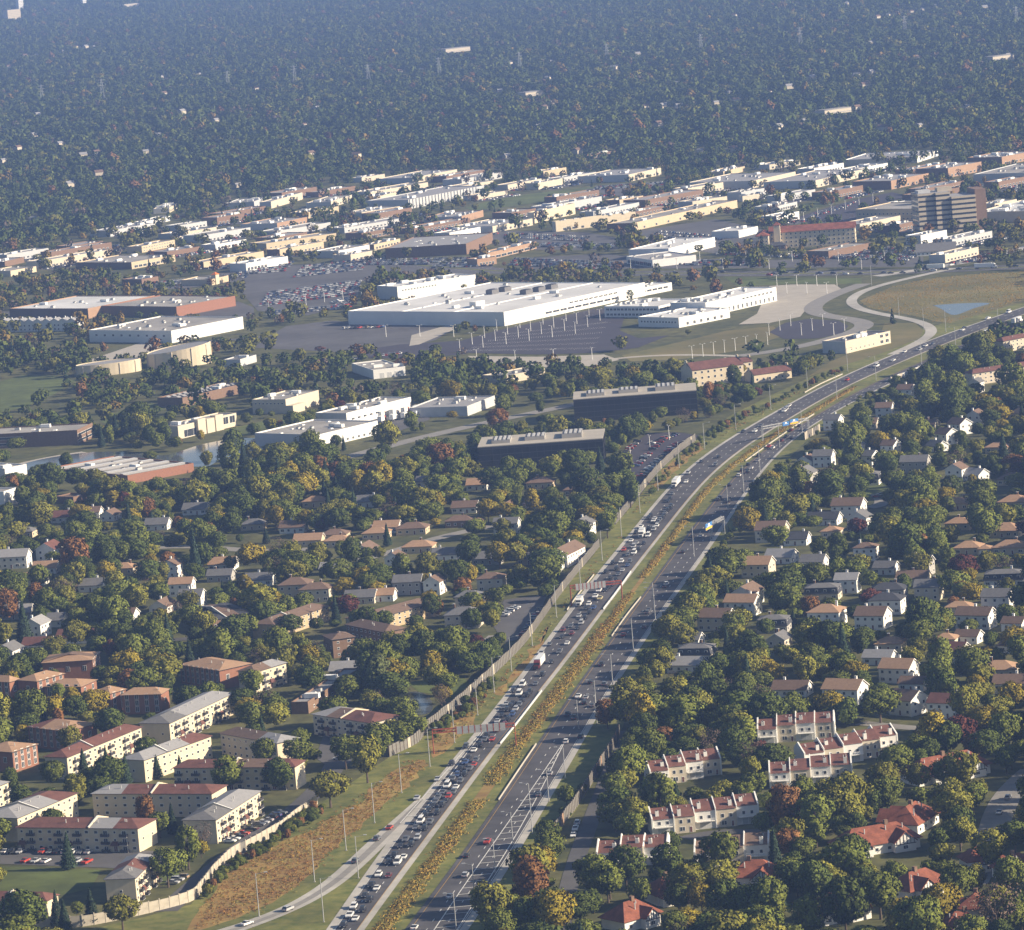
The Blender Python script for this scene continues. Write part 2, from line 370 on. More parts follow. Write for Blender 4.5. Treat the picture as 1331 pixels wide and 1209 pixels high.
# corridor grass, dry grass, lawns, lots, ponds
sheet('verge', [(60,1290),(110,1210),(180,1194),(248,1176),(262,1160),(300,1118),(355,1089),(413,1047),(505,985),(543,966),(558,948),(609,916),(640,880),(682,838),(718,788),(738,758),(769,725),(793,690),(821,658),(859,610),(904,573),(950,540),(1000,515),(1050,492),(1100,470),(1150,448),(1190,430),(1235,418),(1331,385),(1345,430),(1250,470),(1160,505),(1060,562),(1000,620),(950,690),(905,752),(870,812),(830,890),(800,970),(755,1045),(720,1092),(690,1140),(655,1225),(620,1290)], 0.04, m_verge, mask=True)
def dry(pts, j=1.5): return sheet('dry_grass_bank', pts, 0.07, m_rust, jag=j)
dry([(240,1216),(258,1186),(268,1172),(310,1130),(360,1100),(405,1078),(455,1050),(505,1008),(540,988),(556,992),(520,1030),(480,1062),(440,1100),(408,1135),(370,1163),(330,1185),(290,1198)])
dry([(560,960),(600,930),(618,925),(612,945),(585,968),(565,985)], 1)
dry([(850,625),(880,596),(905,580),(915,582),(885,606),(858,635)], 1)
dry([(640,900),(690,850),(712,815),(700,846),(665,890),(650,905)], 1)
MEDC = [(500,1206),(540,1154),(570.5,1112),(595,1080),(621,1041),(655,995),(673.5,971),(690,944),(702.4,931),(723.5,903),(739.3,884),(757.7,856),(773.5,835),(794.5,807),(813,781),(831.4,757),(850,733),(868,708),(886.7,681),(902.4,660),(916.7,639),(943,614),(964,597),(1000,570),(1040,545),(1090,516)]
medc = smooth(spline(MEDC, ext=40), 5)
mw_ = np.interp(np.arange(len(medc)) / len(medc), [0, .4, .45, 1], [2.2, 2.0, 1.1, .9])[:, None]
strip('median_ditch', medc + (centre_offset(medc, 1) - medc) * mw_, medc - (centre_offset(medc, 1) - medc) * mw_, 0.09, m_rust)
sheet('field', [(1117,391),(1160,373),(1205,363),(1260,357),(1345,353),(1345,389),(1290,404),(1235,420),(1216,418),(1190,411),(1130,401)], 0.05, m_field, mask=True)
sheet('field', [(1150,420),(1190,420),(1200,430),(1195,440),(1150,458),(1080,480),(1050,490),(1080,470),(1140,445)], 0.045, m_field)
sheet('pond_water', [(1212,397),(1250,394.5),(1286,394.3),(1266,401),(1243,409.5),(1231,407),(1224,402)], 0.09, mw, mask=True, curve=True)
sheet('pond_water', [(20,606),(60,596),(120,588),(180,588),(215,592),(262,578),(310,570),(345,572),(340,586),(290,596),(262,607),(180,600),(90,608),(40,612)], 0.09, mw, mask=True, curve=True)
sheet('pond_water', [(512,902),(540,899),(556,905),(563,918),(556,928),(535,928),(515,915)], 0.09, mw, mask=True, curve=True)
sheet('lawn', [(0,496),(30,488),(70,488),(98,495),(70,513),(30,530),(0,536)], 0.05, m_lawn, mask=True)
sheet('lawn', [(130,548),(165,530),(198,524),(214,532),(190,545),(150,556)], 0.05, m_lawn, mask=True)
sheet('lawn', [(290,560),(340,548),(378,545),(365,556),(320,566)], 0.05, m_lawn, mask=True)
sheet('lawn', [(605,270),(650,258),(690,252),(760,244),(812,240),(815,247),(740,258),(680,266),(615,274)], 0.05, m_lawn, mask=True)
sheet('lawn', [(530,888),(565,882),(604,882),(612,892),(590,905),(545,900)], 0.05, m_lawn, mask=True)
sheet('lawn', [(-5,1126),(132,1131),(118,1155),(62,1168),(-5,1163)], 0.05, m_lawn, mask=True)
sheet('lawn', [(205,1128),(228,1128),(235,1140),(212,1152),(204,1145)], 0.05, m_lawn)
sheet('lawn', [(1030,268),(1060,262),(1095,252),(1110,250),(1090,262),(1050,275)], 0.05, m_lawn)
sheet('lawn', [(808,462),(870,448),(945,430),(1005,424),(1020,436),(960,456),(880,468),(820,470)], 0.05, m_field, mask=True)
sheet('lawn', [(940,360),(1120,362),(1120,369),(1040,369),(960,372)], 0.05, m_lawn)
sheet('lawn', [(1100,640),(1140,620),(1200,622),(1190,636),(1150,640),(1125,650)], 0.05, m_lawn)
for pts, m, z in [
    ([(566,457),(600,443),(645,430),(665,426),(720,414),(770,402),(800,400),(812,412),(806,430),(830,440),(870,436),(830,452),(775,459),(700,461),(612,459)], m_dlot, .12),
    ([(330,452),(345,440),(372,424),(430,417),(560,424),(590,428),(566,442),(520,456),(440,458)], m_asph2, .06),
    ([(470,455),(520,448),(600,443),(566,457),(610,460),(540,466),(480,466)], m_dlot, .09),
    ([(608,463),(700,464),(785,461),(805,468),(772,476),(700,478),(620,472)], m_conc2, .08),
    ([(535,436),(600,418),(606,422),(545,448),(532,450)], m_conc2, .13),
    ([(300,352),(380,344),(470,342),(640,346),(650,352),(600,360),(470,366),(462,395),(400,410),(335,404),(318,385)], m_asph2, .06),
    ([(670,336),(780,330),(860,336),(1000,338),(1200,334),(1200,347),(900,349),(690,350)], m_asph2, .05),
    ([(1035,283),(1062,274),(1110,260),(1160,250),(1180,255),(1120,275),(1110,292),(1050,290)], m_dlot, .06),
    ([(984,408),(1000,372),(1030,370),(1085,370),(1094,376),(1065,388),(1048,402),(1040,412),(1000,420),(960,422)], m_conc2, .08),
    ([(1000,432),(1020,420),(1050,415),(1090,417),(1103,424),(1095,433),(1065,440),(1020,441)], m_dlot, .10),
    ([(795,612),(815,585),(842,563),(880,562),(908,566),(900,576),(862,604),(832,630),(810,632)], m_dlot, .06),
    ([(-5,1106),(190,1106),(236,1109),(247,1119),(184,1131),(130,1128),(-5,1123)], m_asph2, .06),
    ([(420,958),(455,952),(470,968),(455,992),(430,1000),(410,985)], m_asph2, .06),
    ([(640,812),(655,780),(685,776),(712,772),(700,800),(672,832),(655,835)], m_asph2, .06),
    ([(110,470),(185,445),(215,452),(180,470),(120,480)], m_conc2, .05),
    ([(0,405),(120,404),(160,406),(110,415),(60,420),(0,418)], m_asph2, .05),
    ([(232,412),(310,392),(330,400),(330,412),(300,412)], m_asph2, .05),
    ([(460,540),(540,528),(560,545),(520,560),(470,565)], m_asph2, .05),
    ([(1280,250),(1340,240),(1340,252),(1290,258)], m_asph2, .05),
    ([(830,300),(930,285),(1000,300),(990,325),(930,330),(840,315)], m_asph2, .05),
    ([(640,300),(760,302),(820,312),(800,325),(700,325),(640,318)], m_asph2, .05),
    ([(180,370),(330,350),(340,362),(240,375),(180,378)], m_asph2, .05),
    ([(760,246),(870,238),(885,246),(800,256)], m_asph2, .05)]:
    sheet('parking_lot', pts, z, m, mask=True)
# painted bays on the dark sealed lot
def bays(c0, c1, n, w, parent):
    a, b = g2(c0), g2(c1); t = (b - a) / np.linalg.norm(b - a); nn = np.array([-t[1], t[0]]); q = MB()
    for i in range(n + 1):
        p = a + (b - a) * i / n
        q.poly([(*(p - nn * w - t * .05), .17), (*(p + nn * w - t * .05), .17), (*(p + nn * w + t * .05), .17), (*(p - nn * w + t * .05), .17)], m_paint)
    q.poly([(*(a - nn * .05), .172), (*(b - nn * .05), .172), (*(b + nn * .05), .172), (*(a + nn * .05), .172)], m_paint)
    o = q.build('bay_markings', parent)
lot = [o for o in col.objects if o.name.startswith('parking_lot')][0]
for k in range(6):
    y = 435 + k * 4.2
    bays((655 - k * 10, y), (790 - k * 4, y - 16 + k * 2.6), 50, 5, lot)

# ------------------------------------------------------------------ building kit
WINC = {}
def win_mesh(w, h, frame=None, glass=None, name='window'):
    frame = frame or m_trim; glass = glass or m_glass
    k = (round(w, 2), round(h, 2), frame.name, glass.name, name)
    if k not in WINC:
        b = MB(); b.box(-w / 2, w / 2, -.06, .03, 0, h, frame)
        t = min(.14, w * .12)
        b.box(-w / 2 + t, w / 2 - t, -.09, -.03, t, h - t, glass)
        if w > 1.5: b.box(-.05, .05, -.11, -.03, t, h - t, frame)
        WINC[k] = b.mesh(name)
    return WINC[k]
def put(root, me, x, y, z, face, name=None):
    rz = {'-y': 0, '-x': -math.pi / 2, '+y': math.pi, '+x': math.pi / 2}[face]
    return link(name or me.name.split('.')[0], me, root, (x, y, z), rz)
def frame_of(C, A, B, H):
    c, a, b = g2(C, H), g2(A, H), g2(B, H)
    u, v = b - c, a - c; lu, lv = np.linalg.norm(u), np.linalg.norm(v)
    if lu >= lv:
        u = u / lu; w = np.array([-u[1], u[0]]); lv = max(abs(v @ w), 4)
    else:
        v = v / lv; u2 = np.array([v[1], -v[0]]); lu = max(abs(u @ u2), 4); u = u2
    return c, math.atan2(u[1], u[0]), float(lu), float(lv)
UNIT = {}
def unit_mesh(k):
    if k not in UNIT:
        b = MB()
        if k == 0: b.box(-1.6, 1.6, -1.1, 1.1, 0, 1.5, m_unit); b.box(-.9, .9, -.7, .7, 1.5, 1.7, m_dark)
        elif k == 1: b.box(-1, 1, -1, 1, 0, 1.0, m_unit); b.tube((0, 0, 1), (0, 0, 1.3), .7, .7, m_dark, 10)
        elif k == 2: b.box(-3, 3, -1.3, 1.3, .2, 2.1, m_trim); b.box(3, 4.2, -.9, .9, .4, 1.6, m_unit); b.box(-2.5, 2.5, -1, 1, 0, .2, m_dark)
        else: b.frustum((-1.3, 1.3, -1.3, 1.3), 0, (-.9, .9, -.9, .9), .5, m_trim, m_lgrey)
        UNIT[k] = b.mesh('rooftop_unit')
    return UNIT[k]
def roof_units(root, W, D, z, n, kinds=(0, 1, 2, 3)):
    for i in range(n):
        link('rooftop_unit', unit_mesh(random.choice(kinds)), root, (random.uniform(.08, .92) * W, random.uniform(.12, .88) * D, z), random.choice((0, math.pi / 2)))
def flat(name, label, cat, C, A, B, H, wall, roof, units=4, ref=None, wins=None, side=None, par=0.7, group=None, doors=0, clear=.9):
    c, rz, W, D = frame_of(C, A, B, H)
    root = empty(name, (c[0], c[1], 0), rz)
    b = MB(); t = 0.4; sd = side or wall
    b.poly([(0, 0, 0), (W, 0, 0), (W, 0, H), (0, 0, H)], wall)
    b.poly([(W, 0, 0), (W, D, 0), (W, D, H), (W, 0, H)], sd)
    b.poly([(W, D, 0), (0, D, 0), (0, D, H), (W, D, H)], wall)
    b.poly([(0, D, 0), (0, 0, 0), (0, 0, H), (0, D, H)], sd)
    o = [(0, 0), (W, 0), (W, D), (0, D)]; i = [(t, t), (W - t, t), (W - t, D - t), (t, D - t)]
    for k in range(4):
        p, q, r_, s = o[k], o[(k + 1) % 4], i[(k + 1) % 4], i[k]
        b.poly([(*p, H), (*q, H), (*r_, H), (*s, H)], m_trim if wall in (m_whitewall, m_white) else sd)
        b.poly([(*s, H), (*r_, H), (*r_, H - par), (*s, H - par)], wall)
    b.build('wall', root)
    r = MB(); r.poly([(t, t, H - par), (W - t, t, H - par), (W - t, D - t, H - par), (t, D - t, H - par)], roof); r.build('roof', root)
    roof_units(root, W, D, H - par, units)
    for wv in (wins or []):
        face, n, fl, ww, wh, z0, dz, u0, u1 = wv
        L = W if face in ('-y', '+y') else D
        for f_ in range(fl):
            for k in range(n):
                s = (u0 + (u1 - u0) * (k + .5) / n) * L
                me = win_mesh(ww if ww > 0 else L * (u1 - u0) / n + ww, wh, m_dark if wall in (m_bglass,) else None)
                if face == '-y': put(root, me, s, 0, z0 + f_ * dz, face)
                elif face == '-x': put(root, me, 0, s, z0 + f_ * dz, face)
    for k in range(doors):
        s = W * (.15 + .7 * (k + .5) / doors)
        d = win_mesh(3.2, 3.6, m_trim, m_lgrey, 'loading_door'); put(root, d, s, 0, 0, '-y')
    tag(root, label, cat, group)
    register(root, 0, W, 0, D, H, ref, clear)
    return root, W, D

def gable_roof(b, x0, x1, d, e, r, m, o=.45, th=.22):
    y = d / 2 + o; s = (r - e) / (d / 2); e2 = e - s * o
    sec = [(-y, e2), (0, r), (y, e2), (y, e2 - th), (0, r - th), (-y, e2 - th)]
    A = [(x0 - o, p, q + th) for p, q in sec]; B = [(x1 + o, p, q + th) for p, q in sec]
    for k in range(6):
        j = (k + 1) % 6; b.poly([A[k], B[k], B[j], A[j]][::-1] if False else [A[j], B[j], B[k], A[k]], m)
    b.poly(A, m); b.poly(B[::-1], m)
def hip_roof(b, x0, x1, y0, y1, e, r, m, o=.5):
    w, d = x1 - x0, y1 - y0
    b.box(x0 - o, x1 + o, y0 - o, y1 + o, e - .05, e + .18, m)
    z = e + .18; X0, X1, Y0, Y1 = x0 - o, x1 + o, y0 - o, y1 + o
    if w >= d:
        k = (Y1 - Y0) / 2; my = (Y0 + Y1) / 2; a, c = (X0 + k * .9, my, r), (X1 - k * .9, my, r)
        b.poly([(X0, Y0, z), (X1, Y0, z), c, a], m); b.poly([(X1, Y1, z), (X0, Y1, z), a, c], m)
        b.poly([(X0, Y1, z), (X0, Y0, z), a], m); b.poly([(X1, Y0, z), (X1, Y1, z), c], m)
    else:
        k = (X1 - X0) / 2; mx = (X0 + X1) / 2; a, c = (mx, Y0 + k * .9, r), (mx, Y1 - k * .9, r)
        b.poly([(X0, Y0, z), (X1, Y0, z), a], m); b.poly([(X1, Y1, z), (X0, Y1, z), c], m)
        b.poly([(X1, Y0, z), (X1, Y1, z), c, a], m); b.poly([(X0, Y1, z), (X0, Y0, z), a, c], m)
WN = {'white_siding': 'white', 'cream_stucco': 'cream', 'beige_siding': 'beige', 'grey_siding': 'grey', 'tan_block': 'tan', 'red_brick': 'red brick', 'brown_brick': 'brown brick', 'buff_brick': 'buff brick', 'light_grey_panel': 'pale grey'}
RN = {'grey_shingle': 'grey', 'pale_grey_shingle': 'pale grey', 'dark_shingle': 'charcoal', 'brown_shingle': 'brown', 'tan_shingle': 'tan', 'maroon_shingle': 'maroon', 'red_tile': 'red', 'white_membrane': 'white'}
def house(px, py, w, d, yaw, fl, kind, wall, roofm, garage=0, clear=.8, grp='houses'):
    p = G(px, py); rz = R(yaw)
    p = p + np.array([0, (abs(math.sin(rz)) * w + abs(math.cos(rz)) * d) / 2, 0])
    root = empty('house', (p[0], p[1], 0), rz)
    e = 2.9 * fl + .3; x0, x1 = -w / 2, w / 2
    b = MB(); rb = MB()
    if kind == 'gable':
        r = e + d * .30
        for X, flip in ((x0, 1), (x1, 0)):
            q = [(X, -d / 2, 0), (X, d / 2, 0), (X, d / 2, e), (X, 0, r), (X, -d / 2, e)]
            b.poly(q[::-1] if flip else q, wall)
        b.poly([(x0, -d / 2, 0), (x1, -d / 2, 0), (x1, -d / 2, e), (x0, -d / 2, e)], wall)
        b.poly([(x1, d / 2, 0), (x0, d / 2, 0), (x0, d / 2, e), (x1, d / 2, e)], wall)
        gable_roof(rb, x0, x1, d, e, r, roofm)
        for X, sgn in ((x0 - .47, -1), (x1 + .47, 1)):      # white barge boards
            for s in (-1, 1):
                y = d / 2 + .45; e2 = e - .3 * 2 * .45
                rb.poly([(X, 0, r - .12), (X, s * y, e2 - .12), (X, s * y, e2 + .2), (X, 0, r + .2)], m_trim)
    elif kind == 'hip':
        r = e + min(w, d) * .26
        b.box(x0, x1, -d / 2, d / 2, 0, e, wall); hip_roof(rb, x0, x1, -d / 2, d / 2, e, r, roofm)
    else:
        e1 = 3.0; e = 6.0; r = 7.2
        b.box(x0, x1, -d / 2, d / 2, 0, e1, wall)
        rb.frustum((x0 - .4, x1 + .4, -d / 2 - .4, d / 2 + .4), e1, (x0 + .45, x1 - .45, -d / 2 + .45, d / 2 - .45), 5.6, roofm)
        hip_roof(rb, x0 + .45, x1 - .45, -d / 2 + .45, d / 2 - .45, 5.65, r, m_rgrey, o=.35)
    b.build('wall', root); ro = rb.build('roof', root)
    ch = MB(); cx = random.uniform(-.3, .3) * w; ch.box(cx - .45, cx + .45, .6, 1.4, e - .5, r + 1.0, m_bbrick if wall != m_white else m_trim); ch.box(cx - .55, cx + .55, .5, 1.5, r + 1.0, r + 1.15, m_lgrey)
    ch.build('chimney', ro)
    wm = win_mesh(1.3, 1.35); wb = win_mesh(1.9, 1.4)
    n = max(2, int(w / 3.2))
    for f in range(fl):
        z = 1.0 + 2.9 * f
        for k in range(n):
            x = x0 + w * (k + .5) / n
            if kind == 'mansard' and f == 1:
                put(root, wm, x, -d / 2 + .03, 3.7, '-y'); continue
            if f == 0 and k == n // 2: continue
            put(root, wb if (k + f) % 3 == 0 and f == 0 else wm, x, -d / 2, z, '-y')
        m2 = max(1, int(d / 4))
        for k in range(m2):
            y = -d / 2 + d * (k + .5) / m2
            if kind == 'mansard' and f == 1:
                put(root, wm, x1 - .03, y, 3.7, '+x'); put(root, wm, x0 + .03, y, 3.7, '-x'); continue
            put(root, wm, x1, y, z, '+x'); put(root, wm, x0, y, z, '-x')
    put(root, win_mesh(1.0, 2.1, m_trim, m_door, 'door'), x0 + w * (n // 2 + .5) / n, -d / 2, .05, '-y')
    if garage:
        s = 1 if garage > 0 else -1; gw, gd = 6.2, 6.4; gx = s * (w / 2 + gw / 2 - .4); gy = -d / 2 + gd / 2 - 2.0
        gbm = MB()
        gbm.box(gx - gw / 2, gx + gw / 2, gy - gd / 2, gy + gd / 2, 0, 2.8, wall); g = gbm.build('garage', root)
        gr = MB(); hip_roof(gr, gx - gw / 2, gx + gw / 2, gy - gd / 2, gy + gd / 2, 2.85, 4.4, roofm, .35); gr.build('garage_roof', g)
        put(g, win_mesh(4.6, 2.2, m_trim, m_trim, 'garage_door'), gx, gy - gd / 2, .05, '-y')
    root['category'] = 'house'; root['group'] = grp
    q = register(root, x0, x1, -d / 2, d / 2, e + 1, None, clear)
    st = {'mansard': 'mansard-roofed', 'hip': 'hip-roofed', 'gable': 'gabled'}[kind]
    ALL.append((root, '%s %s house with %s roof' % (WN.get(wall.name, 'pale'), st, RN.get(roofm.name, 'dark')), q[0], q[1]))
    return root

def apartment(label, C, A, B, H, wall, roofs, style, ref, long_side='B', rise=2.2, par=True, cols=None, clear=.86):
    c, rz, W, D = frame_of(C, A, B, H)
    root = empty('apartment_block', (c[0], c[1], 0), rz)
    b = MB(); b.box(0, W, 0, D, 0, H, wall); b.build('wall', root)
    o = .6; nseg = len(roofs)
    L, T = (W, D) if long_side == 'B' else (D, W)
    def P(s, t, z): return (s, t, z) if long_side == 'B' else (t, s, z)
    z = H + .15
    base = MB(); base.box(-o, W + o, -o, D + o, H - .02, H + .15, m_rdark); base.build('eaves', root)
    for i, rm in enumerate(roofs):
        s0 = -o if i == 0 else L * i / nseg; s1 = L + o if i == nseg - 1 else L * (i + 1) / nseg
        r0 = s0 + T * .45 if i == 0 else s0; r1 = s1 - T * .45 if i == nseg - 1 else s1
        m = MB(); zz = z + .01 * (i % 2)
        a, b_, c_, d_ = P(s0, -o, zz), P(s1, -o, zz), P(s1, T + o, zz), P(s0, T + o, zz)
        p, q = P(r0, T / 2, H + rise), P(r1, T / 2, H + rise)
        m.poly([a, b_, q, p], rm); m.poly([c_, d_, p, q], rm)
        m.poly([d_, a, p], rm); m.poly([b_, c_, q], rm)
        sec = m.build('roof_section', root)
        if par and i in (nseg // 2,) and nseg > 2:
            k = MB(); s = s0
            for yy0, yy1, za, zb in ((-o, T / 2, z + .4, H + rise + .7), (T / 2, T + o, H + rise + .7, z + .4)):
                f0, f1, f2, f3 = (s - .25, yy0, za), (s - .25, yy1, zb), (s + .25, yy1, zb), (s + .25, yy0, za)
                pts = [P(*f) for f in (f0, f1, f2, f3)]; low = [(x, y, H) for x, y, _ in pts]
                k.poly(pts, m_trim); k.poly([low[0], low[1], pts[1], pts[0]], m_cream); k.poly([low[2], low[3], pts[3], pts[2]], m_cream)
            k.build('fire_wall', root)
    # roof vents
    for i in range(int(L / 9)):
        v = MB(); x, y = P(random.uniform(.1, .9) * L, T * random.uniform(.2, .4), 0)[:2]; v.tube((x, y, H), (x, y, H + rise + .2), .18, .18, m_unit, 6); v.build('vent_pipe', root)
    wm = win_mesh(1.5, 1.2); ws = win_mesh(1.0, 1.0); gd = win_mesh(1.7, 2.05, m_trim, m_glass, 'balcony_door')
    if wall == m_brick: wm = win_mesh(1.7, 2.3, m_trim, m_glass); ws = wm
    bal = WINC.get('bal')
    if not bal:
        q = MB(); q.box(-1.5, 1.5, -1.25, 0, -.12, .0, m_lgrey); q.box(-1.5, 1.5, -1.25, -1.19, .0, 1.0, m_dark); q.box(-1.5, -1.44, -1.19, 0, .0, 1.0, m_dark); q.box(1.44, 1.5, -1.19, 0, .0, 1.0, m_dark)
        bal = WINC['bal'] = q.mesh('balcony')
    aw = WINC.get('awn')
    if not aw:
        q = MB(); q.frustum((-1.6, 1.6, -1.4, 0), 2.5, (-1.0, 1.0, -.5, 0), 3.9, m_rmaroon); aw = WINC['awn'] = q.mesh('entrance_canopy')
    ed = win_mesh(1.6, 2.2, m_trim, m_door, 'door')
    dz = (H - .2) / 3
    for face, LL, main in (('-y', W, long_side == 'B'), ('-x', D, long_side == 'A')):
        n = cols or max(1, int(LL / (3.4 if main else 6.5)))
        if not main: n = max(1, int(LL / 6.5))
        for k in range(n):
            s = LL * (k + .5) / n
            for f in range(3):
                zz = f * dz
                at = (s, 0) if face == '-y' else (0, s)
                if main and style == 'balcony':
                    if k % 5 == 2:
                        if f == 0: put(root, ed, *at, .05, face); put(root, aw, *at, 0, face)
                        else: put(root, ws, *at, zz + 1.1, face)
                    elif k % 5 in (1, 3):
                        put(root, gd, *at, zz + .12, face)
                        put(root, bal, *at, zz + .12, face)
                    else: put(root, wm, *at, zz + .95, face)
                elif main: put(root, wm if k % 2 else ws, *at, zz + .95, face)
                elif f == 1: put(root, ws, *at, zz + 1, face)
    tag(root, label, 'apartment block', 'three-storey apartment blocks'); register(root, 0, W, 0, D, H + 1, ref, clear)
    return root

def townhouses(label, px, py, yaw, units, ref, uw=7.2, d=11, h=5.6, roofm=None, clear=.98):
    """a row of white townhouses with dark shed and gable roofs between raised party walls"""
    roofm = roofm or m_rmaroon
    p = G(px, py); rz = R(yaw); n = len(units); L = n * uw
    p = p + np.array([0, d / 2, 0])
    root = empty('townhouse_row', (p[0], p[1], 0), rz); x0 = -L / 2
    wl = m_white
    for i, (dy, dh) in enumerate(units):
        a, b_ = x0 + i * uw, x0 + (i + 1) * uw - .35; y0, y1 = -d / 2 + dy, d / 2 + dy; hh = h + dh
        rg = y0 + d * .62; top = hh + 2.6
        w = MB(); w.box(a, b_, y0, y1, 0, hh, m_beige if i % 2 else wl)
        for X in (a, b_):
            w.poly([(X, y0, hh), (X, y1, hh), (X, rg, top)], wl)
        w.build('unit_wall', root)
        r = MB(); e = .25
        r.poly([(a, y0 - e, hh - .1), (b_, y0 - e, hh - .1), (b_, rg, top), (a, rg, top)], roofm)
        r.poly([(b_, y1 + e, hh - .1), (a, y1 + e, hh - .1), (a, rg, top), (b_, rg, top)], roofm); ro = r.build('roof', root)
        c = MB(); cx = a + uw * random.choice((.25, .7)); cy = y0 + d * random.uniform(.08, .3); c.box(cx - .6, cx + .6, cy - .6, cy + .6, hh - .2, hh + 2.4, wl); c.box(cx - .3, cx + .3, cy - .3, cy + .3, hh + 2.4, hh + 2.7, m_dark); c.build('chimney', ro)
        for k in range(2):
            v = MB(); vx, vy = a + uw * random.uniform(.2, .8), y0 + d * random.uniform(.35, .55); v.tube((vx, vy, hh), (vx, vy, hh + 2.6), .15, .15, m_unit, 5); v.build('vent_pipe', ro)
        pw = MB(); t = .35 if i else .5
        prof = [(y0 - .5, 0), (y0 - .5, hh + .5), (rg, top + .75), (y1 + .5, hh + .5), (y1 + .5, 0)]
        X0, X1 = a - t, a
        pw.poly([(X0, y, z) for y, z in prof][::-1], wl); pw.poly([(X1, y, z) for y, z in prof], wl)
        for k in range(4):
            (ya, za), (yb, zb) = prof[k], prof[k + 1]; pw.poly([(X0, ya, za), (X0, yb, zb), (X1, yb, zb), (X1, ya, za)], m_trim)
        pw.build('party_wall', root)
        put(root, win_mesh(1.2, 1.5), a + uw * .3, y0, 3.3, '-y'); put(root, win_mesh(1.2, 1.5), a + uw * .68, y0, 3.3, '-y')
        if i % 2 == 0:
            put(root, win_mesh(4.4, 2.3, m_trim, m_lgrey, 'garage_door'), a + uw * .5, y0, .05, '-y')
            bl = MB(); bl.box(a + .4, b_ - .4, y0 - 1.6, y0, 2.75, 2.9, wl)
            for xx in np.linspace(a + .45, b_ - .45, 12): bl.box(xx - .04, xx + .04, y0 - 1.6, y0 - 1.52, 2.9, 3.8, m_trim)
            bl.box(a + .4, b_ - .4, y0 - 1.62, y0 - 1.5, 3.8, 3.9, m_trim); bl.build('balcony', root)
        else:
            put(root, win_mesh(1.9, 1.6), a + uw * .35, y0, .7, '-y'); put(root, win_mesh(1.0, 2.1, m_trim, m_door, 'door'), a + uw * .75, y0, .05, '-y')
        if i == n - 1:
            for yy in (.3, .65):
                put(root, win_mesh(1.2, 1.4), b_ + .5, y0 + d * yy, 3.4, '+x'); put(root, win_mesh(1.2, 1.4), b_ + .5, y0 + d * yy, .8, '+x')
            ew = MB(); prof2 = [(y0 - .1, 0), (y0 - .1, hh + .3), (rg, top + .5), (y1 + .1, hh + .3), (y1 + .1, 0)]
            X0, X1 = b_, b_ + .5
            ew.poly([(X0, y, z) for y, z in prof2][::-1], wl); ew.poly([(X1, y, z) for y, z in prof2], wl)
            for k in range(4):
                (ya, za), (yb, zb) = prof2[k], prof2[k + 1]; ew.poly([(X0, ya, za), (X0, yb, zb), (X1, yb, zb), (X1, ya, za)], m_trim)
            ew.build('end_wall', root)
    tag(root, label, 'townhouses', 'white townhouse rows'); register(root, -L / 2, L / 2, -d / 2, d / 2, h + 2, ref, clear)
    return root

